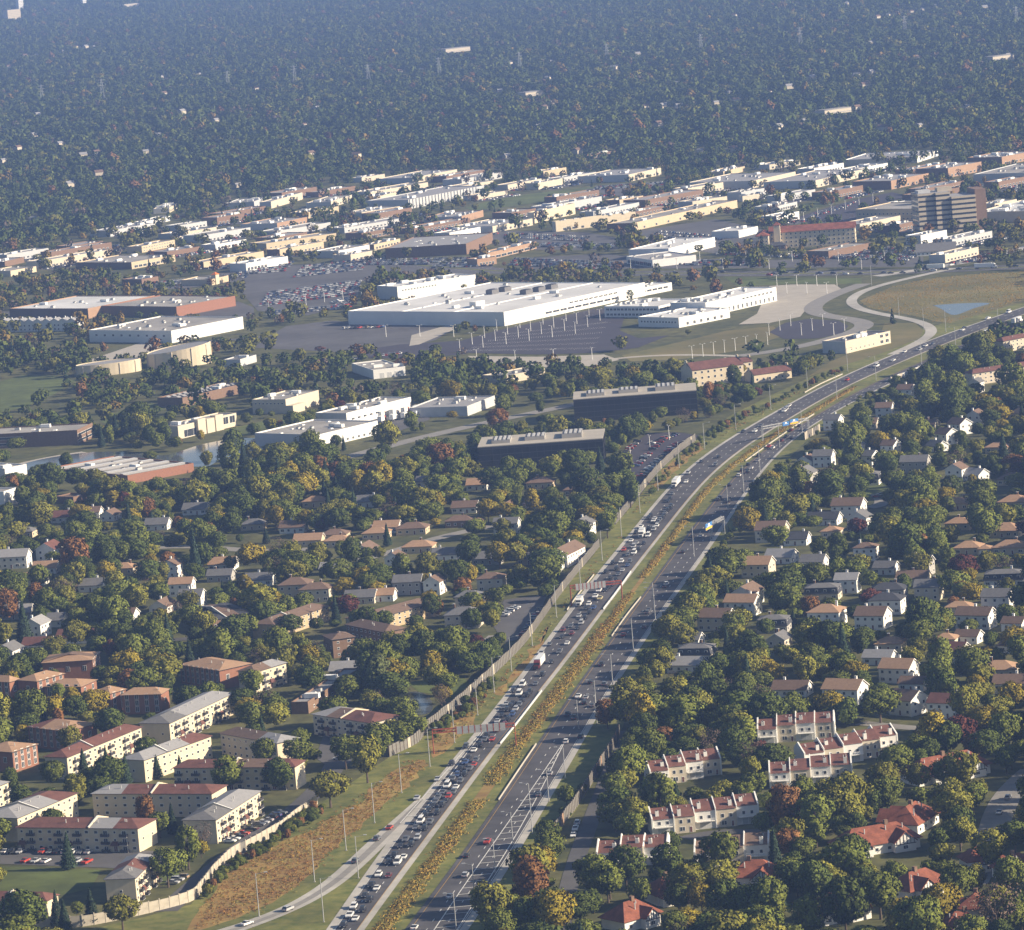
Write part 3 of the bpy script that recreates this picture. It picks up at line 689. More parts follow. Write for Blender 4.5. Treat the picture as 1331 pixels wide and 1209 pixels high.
def tudor(label, px, py, yaw, L, d, gables, ref, h=3.4, clear=.92):
    p = G(px, py); rz = R(yaw)
    p = p + np.array([0, (abs(math.sin(rz)) * L + abs(math.cos(rz)) * d) / 2, 0])
    root = empty('tudor_terrace', (p[0], p[1], 0), rz)
    b = MB(); b.box(-L / 2, L / 2, -d / 2, d / 2, 0, h, m_white); b.build('wall', root)
    rb = MB(); rise = d * .42; hip_roof(rb, -L / 2, L / 2, -d / 2, d / 2, h, h + rise, m_rred, .8); ro = rb.build('roof', root)
    for k in range(int(L / 6)):
        v = MB(); x = random.uniform(-.35, .35) * L; y = random.uniform(-.3, -.1) * d; v.tube((x, y, h), (x, y, h + rise * .9 + .3), .2, .2, m_unit, 6); v.build('vent_pipe', ro)
    c = MB(); x = random.uniform(-.2, .2) * L; c.box(x - .6, x + .6, -.6, .6, h, h + rise + 1.2, m_bbrick); c.build('chimney', ro)
    for gx, gw, side, up in gables:
        w = MB(); s = -1 if side == 'f' else 1; out = d / 2 + 2.6; e = h + up; r = e + gw * .42; x0, x1 = gx - gw / 2, gx + gw / 2
        prof = [(x0, 0), (x1, 0), (x1, e), (gx, r), (x0, e)]
        Y = s * out; w.poly([(x, Y, z) for x, z in (prof if s < 0 else prof[::-1])], m_white)
        w.poly([(x0, 0, 0), (x0, Y, 0), (x0, Y, e), (x0, 0, e)], m_white); w.poly([(x1, 0, 0), (x1, Y, 0), (x1, Y, e), (x1, 0, e)], m_white)
        g = w.build('gable_wall', root)
        rr = MB(); o = .5; sl = .84; ex = gw / 2 + o; ez = r - ex * sl; yb = Y + s * o
        for q in (-1, 1):
            f = [(gx, -s * 1.0, r + .15), (gx, yb, r + .15), (gx + q * ex, yb, ez + .15), (gx + q * ex, -s * 1.0, ez + .15)]
            rr.poly(f, m_rred); rr.poly([(gx, yb, r + .15), (gx, yb, r - .2), (gx + q * ex, yb, ez - .2), (gx + q * ex, yb, ez + .15)], m_rred)
            rr.poly([(x, y, z - .2) for x, y, z in f][::-1], m_door)
        rr.build('gable_roof', root)
        tb = MB(); yy = Y + s * .05
        for t in np.linspace(-.42, .42, 6):
            x = gx + t * gw; tb.box(x - .1, x + .1, min(yy, yy + s * .06), max(yy, yy + s * .06), 2.6, e + (gw / 2 - abs(t * gw)) * .8, m_dark)
        tb.box(x0, x1, min(yy, yy + s * .08), max(yy, yy + s * .08), 2.5, 2.75, m_dark); tb.build('timber_framing', g)
        put(root, win_mesh(1.8, 1.3), gx, Y, .9, '-y' if s < 0 else '+y')
    for k in range(max(2, int(L / 4))):
        put(root, win_mesh(1.4, 1.3), -L / 2 + L * (k + .5) / max(2, int(L / 4)), -d / 2, .9, '-y')
    put(root, win_mesh(1.4, 1.3), L / 2, 0, .9, '+x')
    tag(root, label, 'terrace', 'red-roofed half-timbered terraces'); register(root, -L / 2, L / 2, -d / 2 - 2, d / 2 + 2, h + 3, ref, clear)
    return root

# ------------------------------------------------------------------ apartments (left foreground)
MR, GR, BR, TN, LG, DK = m_rmaroon, m_rgrey, m_rbrown, m_rtan, m_rlgrey, m_rdark
apartment('cream balcony block with maroon and grey roof above the parked cars and lawn', (178.9,1077.3), (21.6,1075.5), (203.9,1064.8), 8.5, m_cream, [MR, LG, MR, MR, MR], 'balcony', 'balcony block above the lawn', 'A')
apartment('cream block with plain window rows at far left, grey roof ending maroon', (22.5,1063.6), (-30,1064), (100,1031), 8.5, m_cream, [LG, LG, MR], 'window', 'plain-windowed block at far left')
apartment('long tan block, three maroon roof sections and one pale grey, white fire wall', (275,1032), (119.7,1032), (300,1021), 8.5, m_cream, [MR, MR, MR, LG], 'window', 'long tan maroon-roofed block', 'A')
apartment('cream balcony block beside the alley with a row of parked cars', (280.4,1066), (237,1066.8), (337.9,1028.8), 8.5, m_cream, [GR, LG, LG], 'balcony', 'balcony block beside the alley')
apartment('sunlit cream block with small square windows and grey roof ending maroon', (187,988.4), (159,986.5), (274,957), 8.5, m_cream, [LG, LG, MR], 'window', 'sunlit square-windowed block')
apartment('longest sunlit cream balcony block, all under grey roofs', (220,940.5), (181,940.5), (302.7,901.3), 8.5, m_cream, [GR, LG, LG, LG], 'balcony', 'grey-roofed sunlit balcony block', par=False)
apartment('sunlit cream balcony block under three maroon roof sections', (86.9,984.8), (58,984), (183.4,945.5), 8.5, m_cream, [MR, MR, MR], 'balcony', 'maroon-roofed sunlit balcony block')
apartment('tan window-fronted block turned away, brown roof with pale grey right end', (360,966.4), (286.4,953.5), (380,958), 8.5, m_cream, [LG, BR, BR], 'window', 'tan block with brown roof', 'A', par=False)
apartment('cream balcony block with white fire wall rising through its maroon roof', (383,997), (226,998.6), (396,989), 8.5, m_cream, [MR, BR, MR, MR], 'balcony', 'balcony block with white fire wall', 'A')
apartment('cream block at the lawn end, patchwork roof of charcoal, maroon and grey', (175.4,1141.8), (130,1150), (204,1113), 8.5, m_cream, [GR, MR, LG], 'balcony', 'patchwork-roofed block', par=False)
apartment('maroon-roofed balcony block at the bottom left corner by the noise wall', (59.5,1172), (-40,1170), (84,1163.7), 8.5, m_cream, [MR, MR, MR, MR], 'balcony', 'corner block by the noise wall', 'A')
apartment('cream block cut by the left edge, grey roof', (-4,1023), (-40,1022), (15,1017), 8.5, m_cream, [LG, LG], 'balcony', 'block cut by the left edge')
apartment('small sunlit cream balcony block with grey and brown roof below the woods', (331,874), (318,870), (371.7,861.8), 8.5, m_cream, [BR, LG], 'balcony', 'small balcony block below the woods', par=False)
apartment('grey-cream balcony block beside the small pond, white fire wall on maroon roof', (482,940), (406.5,928.5), (499,927.6), 8.0, m_beige, [MR, MR, BR, LG], 'balcony', 'balcony block beside the pond', 'A')
apartment('red brick block with tan roof facing the camera, right end sunlit', (209,902.5), (158,904), (221,896), 8, m_brick, [m_rtan, m_rtan], 'window', 'red brick block', 'A', par=False)
apartment('narrow red brick block with sunlit gable beside yellow tree', (143,902), (120,900), (160,896), 8, m_brick, [m_rtan, m_rtan], 'window', 'narrow brick block', par=False)
apartment('low brick block with long tan roof between yellow trees', (105,893), (58,893), (138,884), 6, m_brick, [m_rtan, m_rtan, m_rtan], 'window', 'tan-roofed low brick block', 'A', par=False, clear=.6)
apartment('brick block with tan hip roof and white window columns at left', (48,886), (34,881), (83,876), 8, m_brick, [m_rtan, m_rtan], 'window', 'hip-roofed brick block at left', par=False)
apartment('brick block cut by the left edge of the picture', (12,887), (-30,885), (26,883), 8, m_brick, [m_rtan, m_rtan], 'window', 'brick block at the left edge', 'A', par=False)
apartment('brick block with tan roof farthest back behind yellow trees', (120,858), (55,862), (158,846), 8, m_brick, [m_rtan, m_rbrown, m_rtan], 'window', 'rearmost brick block', par=False, clear=.7)
apartment('brick block with stepped tan roofs and sunlit right end near the woods', (285,872), (234,864), (309,860), 8, m_brick, [m_rtan, m_rtan, m_rtan], 'window', 'stepped-roofed brick block', 'A', par=False)
apartment('brick block with tan roof and pale window columns left of maroon-roofed block', (87,951), (36,945), (111,939), 8, m_brick, [m_rtan, m_rtan, m_rmaroon], 'window', 'brick block with window columns', 'A', par=False)
apartment('brick block behind spruces, tan roof, near the left edge', (16,978), (-25,975), (53,968), 8, m_brick, [m_rtan, m_rtan], 'window', 'brick block behind spruces', par=False)
apartment('long buff brick block with tan roof in the wooded left neighbourhood', (480,806), (462,800), (571,782), 6, m_ybrick, [m_rbrown, m_rbrown, m_rbrown], 'window', 'long buff brick block', par=False)
apartment('dark brown brick block half hidden below the long buff block', (500,822), (450,812), (525,816), 8, m_bbrick, [m_rbrown, m_rbrown], 'window', 'dark brown brick block', 'A', par=False, clear=.6)
apartment('long buff block with white dormers on brown roofs in the left woods', (356,812), (343,806), (427,788), 6.5, m_ybrick, [m_rbrown, m_rbrown, m_rbrown], 'window', 'white-dormered buff block', par=True, clear=.8)
apartment('brown brick block with charcoal roof at the woods centre', (275,806), (238,792), (340,800), 6, m_bbrick, [m_rdark, m_rbrown, m_rdark], 'window', 'charcoal-roofed brown block', clear=.7)
apartment('brown brick block right of the white-dormered block', (432,832), (420,826), (452,824), 8, m_bbrick, [m_rbrown, m_rbrown], 'window', 'brown block by dormers', par=False, clear=.6)
apartment('pale apartment block with long red-brown roof right of the freeway trees', (1264,486), (1259,484), (1345,474), 7, m_beige, [m_rmaroon, m_rmaroon, m_rmaroon], 'window', 'red-brown roofed block', par=False)
apartment('pale block with red-brown roof cut by the right edge beside freeway', (1304,444), (1300,442), (1345,436), 7, m_beige, [m_rmaroon, m_rmaroon], 'window', 'pale block at right edge', par=False)
flat('clubhouse', 'low brown building with stepped pale flat roofs beside the willow', 'building', (400,912), (385,908), (468,868), 5, m_bbrick, m_rlgrey, 6, 'low pale-roofed building by the willow', [('-y', 8, 1, 1.6, 1.2, 1.2, 0, .05, .95)])

# ------------------------------------------------------------------ townhouses and red-roofed terraces (right foreground)
townhouses('white townhouse row nearest the noise wall street, two terraces of maroon roofs', 893, 1018, 8, [(0, 0), (2, .6), (5, 1.0), (8, .4)], 'townhouses by the noise wall', 6.8)
townhouses('white townhouse row with wide garage doors and white balcony rail', 918, 1080, 5, [(0, 0), (0, .2), (3, .8), (3, .8), (4, 1.0)], 'townhouses with garage doors', 7.4)
townhouses('white townhouse row facing the street at bottom, deck on its right end', 826, 1128, -8, [(0, 0), (1.5, 1.0), (3, .5)], 'townhouses with the deck', 7.6)
townhouses('beige and white townhouse row behind the pinkish bare tree', 1038, 965, -6, [(0, 0), (2, .8), (3, 1), (4, .6)], 'townhouses behind bare tree', 7.0)
townhouses('largest white townhouse row climbing to the right among trees', 1108, 992, 14, [(0, 0), (1, .6), (1.5, 1.2), (4, 1.2), (8, 1.0)], 'largest white townhouse row', 7.6)
townhouses('white townhouse row below the largest one, charcoal roof at right', 1057, 1022, -4, [(0, 0), (1, .4), (2.5, .8), (3.5, .8)], 'townhouses below the largest row', 7.2)
townhouses('dark-roofed townhouse row half hidden behind round green trees', 955, 1128, -6, [(0, 0), (3, .6), (4, .8)], 'half hidden townhouses', 8, roofm=m_rbrown, clear=.5)
T = tudor
T('long red-roofed terrace stretching up right from the woods', 1234, 1020, 27, 30, 12, [(-6, 7, 'f', 0), (8, 7, 'f', .3)], 'long red terrace')
T('red-roofed terrace with tall half-timbered gable beside the curved street', 1190, 1086, 62, 19, 12, [(-5, 8, 'b', .8), (4, 7, 'b', 0)], 'gabled terrace by the street')
T('low red-roofed terrace with white gables left of curved street', 1142, 1114, 20, 27, 12, [(-8, 6.5, 'f', 0), (7, 7.5, 'f', .3)], 'white-gabled red terrace')
T('red-roofed house with white gable in the middle of the round trees', 985, 1155, -12, 15, 11, [(3, 6.5, 'f', .2)], 'red house among round trees')
T('red-roofed terrace with half-timbered left end below the townhouses', 884, 1176, 24, 20, 11, [(-6, 7, 'f', 0)], 'half-timbered red house', clear=.6)
T('red-roofed house cut by the bottom edge with brick chimney', 822, 1212, 40, 15, 11, [(2, 6, 'f', .4)], 'bottom-edge red house')
T('red-roofed terrace with white and black timber end near bottom right', 1090, 1203, 30, 17, 12, [(4, 7, 'f', .2)], 'timber-ended red terrace')
T('dark red-roofed terrace in shade with tall timber end wall', 1198, 1172, 38, 17, 11, [(-3, 7, 'f', .6)], 'shaded red terrace')
T('small red roof beyond the footpath right of the curved street', 1279, 1133, 14, 12, 9, [(0, 5, 'f', 0)], 'red roof beyond the footpath')
T('red-roofed house at the right edge near the bottom', 1325, 1146, 25, 12, 10, [(-2, 6, 'f', 0)], 'red house at right edge')
T('small red-roofed house with pale gable near the lower right corner', 1272, 1197, 70, 11, 9, [(0, 5, 'b', 0)], 'small red house lower right')
T('red roof just showing at the bottom edge left of the last one', 1192, 1218, 20, 12, 10, [(0, 6, 'f', 0)], 'red roof at the bottom edge', clear=.4)
T('pale-gabled red roof at the bottom edge toward the right', 1252, 1222, 10, 12, 10, [(-2, 6, 'f', .5)], 'pale-gabled bottom roof', clear=.4)
T('red-roofed garage half hidden by yellow trees near right edge', 1254, 964, 10, 11, 9, [(2, 5, 'f', 0)], 'red garage by yellow trees', clear=.4)
T('red-roofed cottage behind yellow tree at right edge', 1303, 962, -5, 10, 8, [(0, 5, 'f', 0)], 'red cottage at right', clear=.4)

# ------------------------------------------------------------------ houses: px, py, width, depth, yaw, storeys, roof, wall, roof colour, garage
W_, B_, Y_, C_, K_ = m_white, m_beige, m_grey, m_cream, m_bbrick
g_, h_, n_ = 'gable', 'hip', 'mansard'
EAST = [
 (1048,632,12,10,74,2,g_,Y_,GR,0),(1047,642,8,7,-12,1,g_,W_,LG,0),(1051,608,9,9,70,1,g_,W_,BR,0),(1073,608,10,9,-10,2,g_,W_,GR,0),(1127,632,15,9,-8,2,n_,W_,DK,0),
 (1131,608,9,8,-20,2,g_,W_,GR,0),(1192,616,14,9,-10,2,g_,Y_,GR,0),(1236,642,7,7,72,1,g_,Y_,GR,0),(1246,626,9,9,70,2,g_,W_,LG,1),(1272,626,10,9,-25,1,g_,W_,LG,0),
 (1246,664,13,10,-10,1,h_,m_tan,TN,1),(1322,662,14,11,-12,1,h_,m_tan,TN,0),(1320,632,14,11,-12,1,h_,m_tan,m_rbrown,0),(1006,706,14,11,-10,2,g_,B_,GR,0),(1038,710,11,9,-10,1,g_,W_,DK,0),
 (1018,734,13,10,-14,1,g_,W_,LG,0),(1106,674,15,10,-12,2,g_,W_,GR,0),(1120,690,8,10,70,2,g_,W_,GR,0),(1074,684,15,9,-12,1,g_,W_,DK,0),(988,752,13,10,-12,2,g_,B_,TN,0),(974,790,14,10,74,2,g_,W_,GR,0),
 (968,802,14,9,-14,2,g_,W_,TN,0),(1072,782,15,10,-8,2,n_,B_,DK,0),(1154,748,10,8,-14,1,g_,W_,GR,0),(1190,762,14,9,-10,1,g_,B_,m_rbrown,0),(1309,764,17,10,-8,2,n_,W_,DK,0),
 (1262,722,12,10,-10,1,h_,m_tan,TN,1),(1310,700,16,12,-12,1,h_,m_tan,TN,0),(1318,722,15,11,-12,1,h_,m_tan,TN,0),(1083,700,9,8,-10,1,h_,B_,TN,0),(1104,772,10,8,-10,2,g_,W_,LG,0),(1158,786,15,10,-8,2,h_,Y_,DK,0),
 (1200,750,10,9,-12,2,g_,Y_,DK,0),(1271,511,7,7,70,2,g_,W_,GR,0),(1152,544,9,8,-10,2,g_,W_,GR,0),(1131,558,10,8,-10,1,g_,B_,GR,0),(1250,566,10,9,-28,2,g_,W_,GR,0),(1233,579,9,9,-28,2,g_,W_,BR,0),
 (1220,588,9,8,-28,1,g_,W_,GR,0),(1114,594,7,8,72,2,g_,W_,GR,0),(1160,594,8,8,-20,2,g_,W_,BR,0),(1271,554,8,8,70,2,g_,W_,BR,0),(934,822,14,10,-14,2,g_,B_,LG,0),(908,862,14,10,-10,2,n_,B_,DK,0),
 (1008,824,13,10,-8,2,n_,Y_,DK,0),(1015,842,9,8,72,1,g_,B_,GR,0),(1078,816,14,11,-12,2,h_,W_,m_rtan,0),(1156,800,14,10,-10,2,h_,W_,DK,0),(1138,820,13,10,-14,2,g_,W_,LG,0),(1272,820,15,9,-16,2,g_,W_,m_rbrown,0),
 (1262,838,10,7,-16,1,g_,W_,BR,0),(1240,868,14,10,-18,2,g_,W_,m_rmaroon,0),(1172,890,13,10,-16,2,g_,W_,TN,0),(1102,918,15,10,-16,2,g_,W_,m_rtan,0),(1184,932,11,10,-24,2,g_,W_,m_rbrown,0),(1190,900,10,7,-14,1,g_,W_,m_rbrown,0),
 (1236,936,13,9,-16,2,g_,W_,m_rmaroon,0),(894,876,14,9,-12,1,g_,W_,LG,0),(1304,892,14,11,-10,2,h_,B_,TN,0),(1319,910,13,9,-10,2,g_,W_,m_rbrown,0),(1322,850,12,10,-10,1,h_,W_,m_rbrown,0),(1322,830,9,7,-16,2,g_,W_,BR,0),
 (1232,842,9,8,-10,1,h_,B_,TN,0),(1146,866,12,8,-14,1,g_,W_,LG,0),(1032,908,14,9,-12,1,g_,W_,m_rbrown,0),(1160,848,11,9,-10,1,h_,B_,TN,0),(1210,782,11,9,-10,2,g_,B_,GR,0),(1300,795,12,9,-12,2,g_,W_,GR,0),
 (1085,560,9,8,-15,2,g_,W_,GR,0),(1180,520,9,8,-15,2,g_,W_,BR,0),(1300,590,12,9,-12,1,h_,m_tan,TN,0),(1250,690,12,9,-12,1,h_,m_tan,TN,0),(900,842,9,8,-12,1,g_,W_,GR,0),(1210,560,9,8,-15,1,g_,B_,GR,0),
 (1328,545,10,9,-12,1,h_,m_tan,TN,0),(1060,740,11,9,-12,1,g_,W_,GR,0),(1128,730,10,8,-10,2,h_,W_,GR,0),(1250,800,11,8,-10,1,h_,B_,TN,0)]
vary = lambda m: m_rbrown if m in (GR, LG) and random.random() < .35 else m
for t in EAST: house(*t[:4], t[4] * 1.9 if t[4] < 0 else t[4] - 8, *t[5:8], vary(t[8]), garage=t[9], clear=.91, grp='houses right of the freeway')
WEST = [
 (475,724,13,9,72,1,g_,W_,LG,0),(606,668,13,9,-14,1,g_,W_,m_rbrown,0),(660,697,12,8,-14,2,g_,W_,GR,0),(622,638,11,9,-12,1,g_,W_,TN,0),(557,634,12,8,-16,1,g_,W_,GR,0),(704,636,14,10,-12,1,h_,m_tan,m_rbrown,0),
 (504,694,13,9,-14,1,g_,W_,TN,1),(537,696,15,10,-12,1,h_,m_tan,m_rbrown,0),(599,686,14,9,-12,1,h_,K_,m_rbrown,1),(738,738,24,10,68,2,g_,W_,LG,0),(714,745,13,10,-12,2,g_,W_,GR,0),(760,698,10,9,70,2,g_,W_,GR,0),
 (604,818,15,11,-12,2,h_,B_,GR,0),(612,794,12,9,-12,2,h_,B_,GR,0),(532,774,13,9,-12,2,g_,Y_,GR,0),(566,774,9,8,70,2,g_,W_,GR,0),(470,786,14,9,-12,1,g_,B_,GR,0),(545,720,15,10,-12,1,h_,m_tan,TN,0),(490,702,13,9,-12,1,h_,m_tan,TN,0),
 (453,882,14,10,-12,1,g_,W_,LG,0),(635,735,14,9,-12,1,g_,Y_,GR,0),(772,638,13,9,-12,1,g_,m_tan,TN,0),(750,645,12,9,-12,1,h_,K_,m_rbrown,0),(515,742,9,8,72,2,g_,W_,GR,0),(497,783,12,8,-12,1,g_,W_,TN,0),(440,712,13,9,-12,1,h_,m_tan,TN,0),
 (17,740,16,10,-10,2,g_,W_,LG,0),(64,730,12,10,72,2,g_,W_,m_rmaroon,0),(85,680,14,9,-12,1,g_,W_,m_rmaroon,0),(118,674,11,8,-12,1,g_,W_,LG,0),(143,678,10,8,70,1,g_,W_,GR,0),(255,670,13,9,-14,1,g_,W_,GR,0),(290,742,13,9,-12,1,g_,W_,TN,0),
 (382,694,13,9,-14,1,g_,W_,m_rbrown,0),(402,711,14,9,-12,1,g_,m_tan,TN,0),(436,704,13,9,-12,1,h_,m_tan,m_rbrown,0),(250,793,11,9,-14,2,g_,W_,GR,0),(211,798,12,9,72,1,g_,W_,LG,0),(159,810,13,9,-16,1,g_,W_,LG,0),(47,830,11,9,70,2,g_,W_,LG,0),
 (101,838,18,9,-16,1,g_,W_,m_rmaroon,0),(50,848,13,9,-14,1,g_,W_,m_rmaroon,0),(10,856,11,9,70,1,g_,W_,GR,0),(385,778,14,11,-12,2,h_,m_tan,m_rbrown,0),(412,784,14,10,-12,2,h_,B_,GR,0),(434,748,12,8,-14,1,g_,W_,LG,0),(20,806,16,10,-12,1,g_,Y_,LG,0),
 (68,816,12,9,-12,1,g_,W_,GR,0),(60,747,12,9,-12,1,g_,W_,TN,0),(223,752,9,8,70,2,g_,W_,GR,0),(44,762,12,9,-12,1,g_,W_,TN,0),(338,763,13,9,-12,1,g_,W_,GR,0),(200,752,13,9,-12,1,g_,B_,LG,0),(287,757,12,8,-12,1,g_,Y_,GR,0),(237,776,11,8,-12,2,g_,W_,TN,0),
 (120,770,12,9,-12,1,g_,W_,GR,0),(160,748,12,9,-12,1,h_,m_tan,TN,0),(330,690,12,9,-12,1,h_,m_tan,GR,0),(205,690,12,9,-12,1,g_,W_,GR,0),(30,700,12,9,-12,1,h_,m_tan,GR,0),(690,735,12,9,-12,1,h_,m_tan,GR,0),(640,770,12,9,-12,2,h_,B_,GR,0),(580,730,12,9,-12,1,g_,W_,GR,0),(670,665,12,9,-12,1,h_,m_tan,TN,0),(480,660,12,9,-12,1,g_,W_,GR,0),(410,660,12,9,-12,1,h_,m_tan,TN,0)]
for t in WEST: house(*t[:8], vary(t[8]), garage=t[9], clear=.88, grp='houses left of the freeway')

# ------------------------------------------------------------------ offices and works
WP, LGp, TB, OB, BB = m_whitewall, m_lgrey, m_tan, m_obrick, m_bbrick
big, bw, bd = flat('warehouse', 'huge white warehouse with white roof above the dark parking lot', 'warehouse', (654.6,405.7), (463,402), (838,367), 10, WP, m_rwhite, 26, 'huge white warehouse', [('-y', 10, 1, -1.2, 1.6, 2.2, 0, .28, .8), ('-y', 10, 1, -1.2, 1.2, 6.2, 0, .45, .8)], doors=0)
for k in range(5):   # dark cooling hoods at the far end of its roof
    q = MB(); q.box(-4, 4, -3, 3, 0, 3.2, m_rgrey); q.box(-3.2, 3.2, -2.4, 2.4, 3.2, 3.6, m_dark); q.build('cooling_unit', big, (bw * (.62 + .09 * (k % 3)), bd * (.42 + .22 * (k // 3)), 9.3))
for f in (.33, .66):
    q = MB(); q.box(0, bw, bd * f - .5, bd * f + .5, 0, .5, m_trim); q.build('roof_kerb', big, (0, 0, 9.3))
q = MB(); q.box(-5, 5, -3, 3, 0, 4, m_trim); q.build('roof_hut', big, (bw * .2, bd * .35, 9.3))
flat('warehouse', 'white two-storey block directly behind the huge white warehouse', 'warehouse', (516,372.7), (470.4,374.4), (618,356.8), 10, WP, m_rwhite, 14, 'white block behind the warehouse', [('-y', 12, 1, 1.5, 1.2, 6, 0, .05, .5)], side=m_lgrey)
flat('office_wing', 'low white wing at the right end of the huge warehouse', 'building', (778,385.5), (765,383), (873,367), 6, WP, m_rwhite, 8, 'low wing of the warehouse', [('-y', 12, 1, -1, 1.6, 2.5, 0, .05, .95)])
flat('office_building', 'two-storey white office with dark window bands beside the dark lot', 'office', (856,398), (785,398), (893,388), 8, WP, m_rwhite, 10, 'banded white office', [('-x', 14, 2, -.6, 1.7, 1.2, 3.6, .03, .97), ('-y', 10, 2, -.6, 1.7, 1.2, 3.6, .03, .97)])
flat('office_building', 'low white building with row of square windows facing the lawn', 'office', (882,413), (806.8,416), (948,400), 7, WP, m_rwhite, 14, 'low white building at the lawn', [('-x', 12, 1, 1.6, 1.4, 3, 0, .05, .95), ('-y', 6, 1, 2.5, 2.2, 1, 0, .1, .9)])
flat('office_building', 'tall white showroom wing with columns beside the pale plaza', 'office', (917,393.5), (868,394), (1008.8,373), 10, WP, m_rwhite, 16, 'white wing by the plaza', [('-y', 14, 1, 2.0, 3.2, .6, 0, .1, .98), ('-y', 8, 1, -2, 1.4, 6.4, 0, .5, .95)])
flat('warehouse', 'white warehouse with small paired windows above the two round buildings', 'warehouse', (222.3,430), (115.3,428.8), (323,411.6), 9, WP, m_rgravel, 16, 'white paired-window warehouse', [('-x', 9, 1, 2.2, 1.6, 4.4, 0, .04, .96)])
flat('warehouse', 'long brick warehouse with bright white roof near the left edge', 'warehouse', (114,401), (12,401), (178,384), 8, OB, m_rwhite, 8, 'white-roofed brick warehouse', side=BB)
flat('warehouse', 'brown brick warehouse with grey gravel roof right of white-roofed one', 'warehouse', (229,398.7), (132,397.5), (308,384.5), 8, m_brick, m_rgravel, 14, 'gravel-roofed brown warehouse', side=BB)
flat('shop_row', 'long beige shop row with brown left wall behind trees, upper left', 'shops', (170.7,341), (98,341), (232,331), 6, TB, m_rgravel, 12, 'beige shop row', [('-y', 9, 1, -1, 2.2, .8, 0, .05, .95)], side=BB)
flat('car_showroom', 'bright white car showroom left of the crowded car lots', 'showroom', (319.5,342.5), (280,345.5), (374,333), 7, WP, m_rwhite, 6, 'white car showroom', [('-y', 6, 1, -1, 2.6, .8, 0, .02, .5)])
flat('shop_building', 'small flat brown shop in front of the beige row', 'shop', (184,363), (158,363), (207,359), 5, BB, m_rlgrey, 4, 'small brown shop')
r_, w_, d_ = flat('restaurant', 'tan restaurant with small yellow entrance tower near car lots', 'restaurant', (275,363), (235,364), (296,358), 5, TB, m_rgravel, 4, 'tan towered restaurant')
q = MB(); q.box(-2.5, 2.5, -2, 2, 0, 8, m_cream); q.frustum((-3, 3, -2.5, 2.5), 8, (-.2, .2, -.2, .2), 10, m_orange); q.build('entrance_tower', r_, (w_ * .3, 1.2, 0))
flat('office_building', 'long two-storey beige office with window rows, far upper left', 'office', (184,320), (172,319), (227,311.5), 6, TB, m_rgravel, 4, 'long beige office', [('-y', 12, 2, 1.8, 1.2, 1, 2.6, .03, .97)])
flat('office_building', 'tan office right of the long beige office, brown roof edge', 'office', (346,316.5), (333,314.5), (437,303), 6, TB, m_rgravel, 6, 'tan office behind trees', [('-y', 14, 1, 2, 1.4, 1.2, 0, .03, .97)])
flat('shop_building', 'yellowish low shop at the left edge behind dark trees', 'shop', (13.5,352), (-6,350), (47,346), 5, m_cream, m_rgravel, 5, 'yellowish shop at left edge')
flat('shop_building', 'grey-roofed low shop at left edge above the yellowish one', 'shop', (6,340), (-20,339), (31,334), 5, BB, m_rlgrey, 4)
flat('pump_house', 'small grey flat hut right of the round tan building', 'building', (312,467), (292,467), (333,461), 5, m_lgrey, m_rgravel, 3, 'small grey hut')
r_, w_, d_ = flat('school_building', 'dark low building with tilted solar panels below the round ones', 'building', (237,517), (203,517), (320,497.5), 6, BB, m_rtar, 4, 'dark building with solar panels', side=BB)
for k in range(22):
    q = MB(); q.poly([(-1.6, -1, .3), (1.6, -1, .3), (1.6, 1, 1.3), (-1.6, 1, 1.3)], m_rlgrey); q.poly([(-1.6, -1, .2), (-1.6, 1, 1.2), (1.6, 1, 1.2), (1.6, -1, .2)], m_dark); q.build('solar_panel', r_, (w_ * (.06 + .085 * (k % 11)), d_ * (.3 + .4 * (k // 11)), 5.3))
r_, w_, d_ = flat('factory', 'tall cream block with rooftop plant right of the arched white office', 'factory', (371,519), (328.6,519), (414,507), 9, m_beige, m_rgravel, 6, 'tall cream block', [('-x', 8, 1, 1.4, 1, 5.8, 0, .05, .95)])
q = MB(); q.box(0, w_ * .35, -5, 0, 0, 5, m_beige); q.build('lower_wing', r_)
flat('factory', 'large white works beside the left pond, grey roof with white plant', 'factory', (414,565), (342.5,560), (490.7,546.8), 8, WP, m_rgravel, 12, 'large white works by the pond', [('-y', 9, 1, 2, 1.6, .8, 0, .05, .9)], side=m_lgrey)
flat('factory', 'white works with long roof ridge above the delivery truck yard', 'factory', (450,537), (428,532), (534,516), 8, WP, m_rgravel, 12, 'white works above truck yard', [('-y', 6, 1, 3, 1.4, 3, 0, .05, .6)], side=m_lgrey)
r_, w_, d_ = flat('office_building', 'brown terraced office with ribbon windows left of the pond', 'office', (100,559), (-40,566), (139,548.5), 9, BB, m_rgravel, 6, 'brown terraced office', [('-y', 1, 2, -.5, 1.6, 1.5, 3.6, 0, 1), ('-x', 1, 2, -.5, 1.6, 1.5, 3.6, .5, 1)])
r_, w_, d_ = flat('office_building', 'modern white office with deep dark recesses standing by the pond', 'office', (231,554), (216,551.5), (307,536.5), 8, m_beige, m_rlgrey, 5, 'white office by the pond', [('-y', 2, 1, 6, 4.5, .4, 0, .1, .3), ('-y', 2, 1, 5, 4.5, 2.5, 0, .75, .98)])
for k in range(3):
    q = MB(); q.box(-3.5, 3.5, -2.2, 2, 0, 9.6 - k % 2, m_beige); q.build('stair_bay', r_, (w_ * (.36 + .15 * k), 0, 0))
r_, w_, d_ = flat('office_building', 'wide low brick building with rows of pale roof strips beyond pond', 'building', (165.6,618), (64,608), (264,603), 5, m_brick, m_rgravel, 8, 'low building with roof strips')
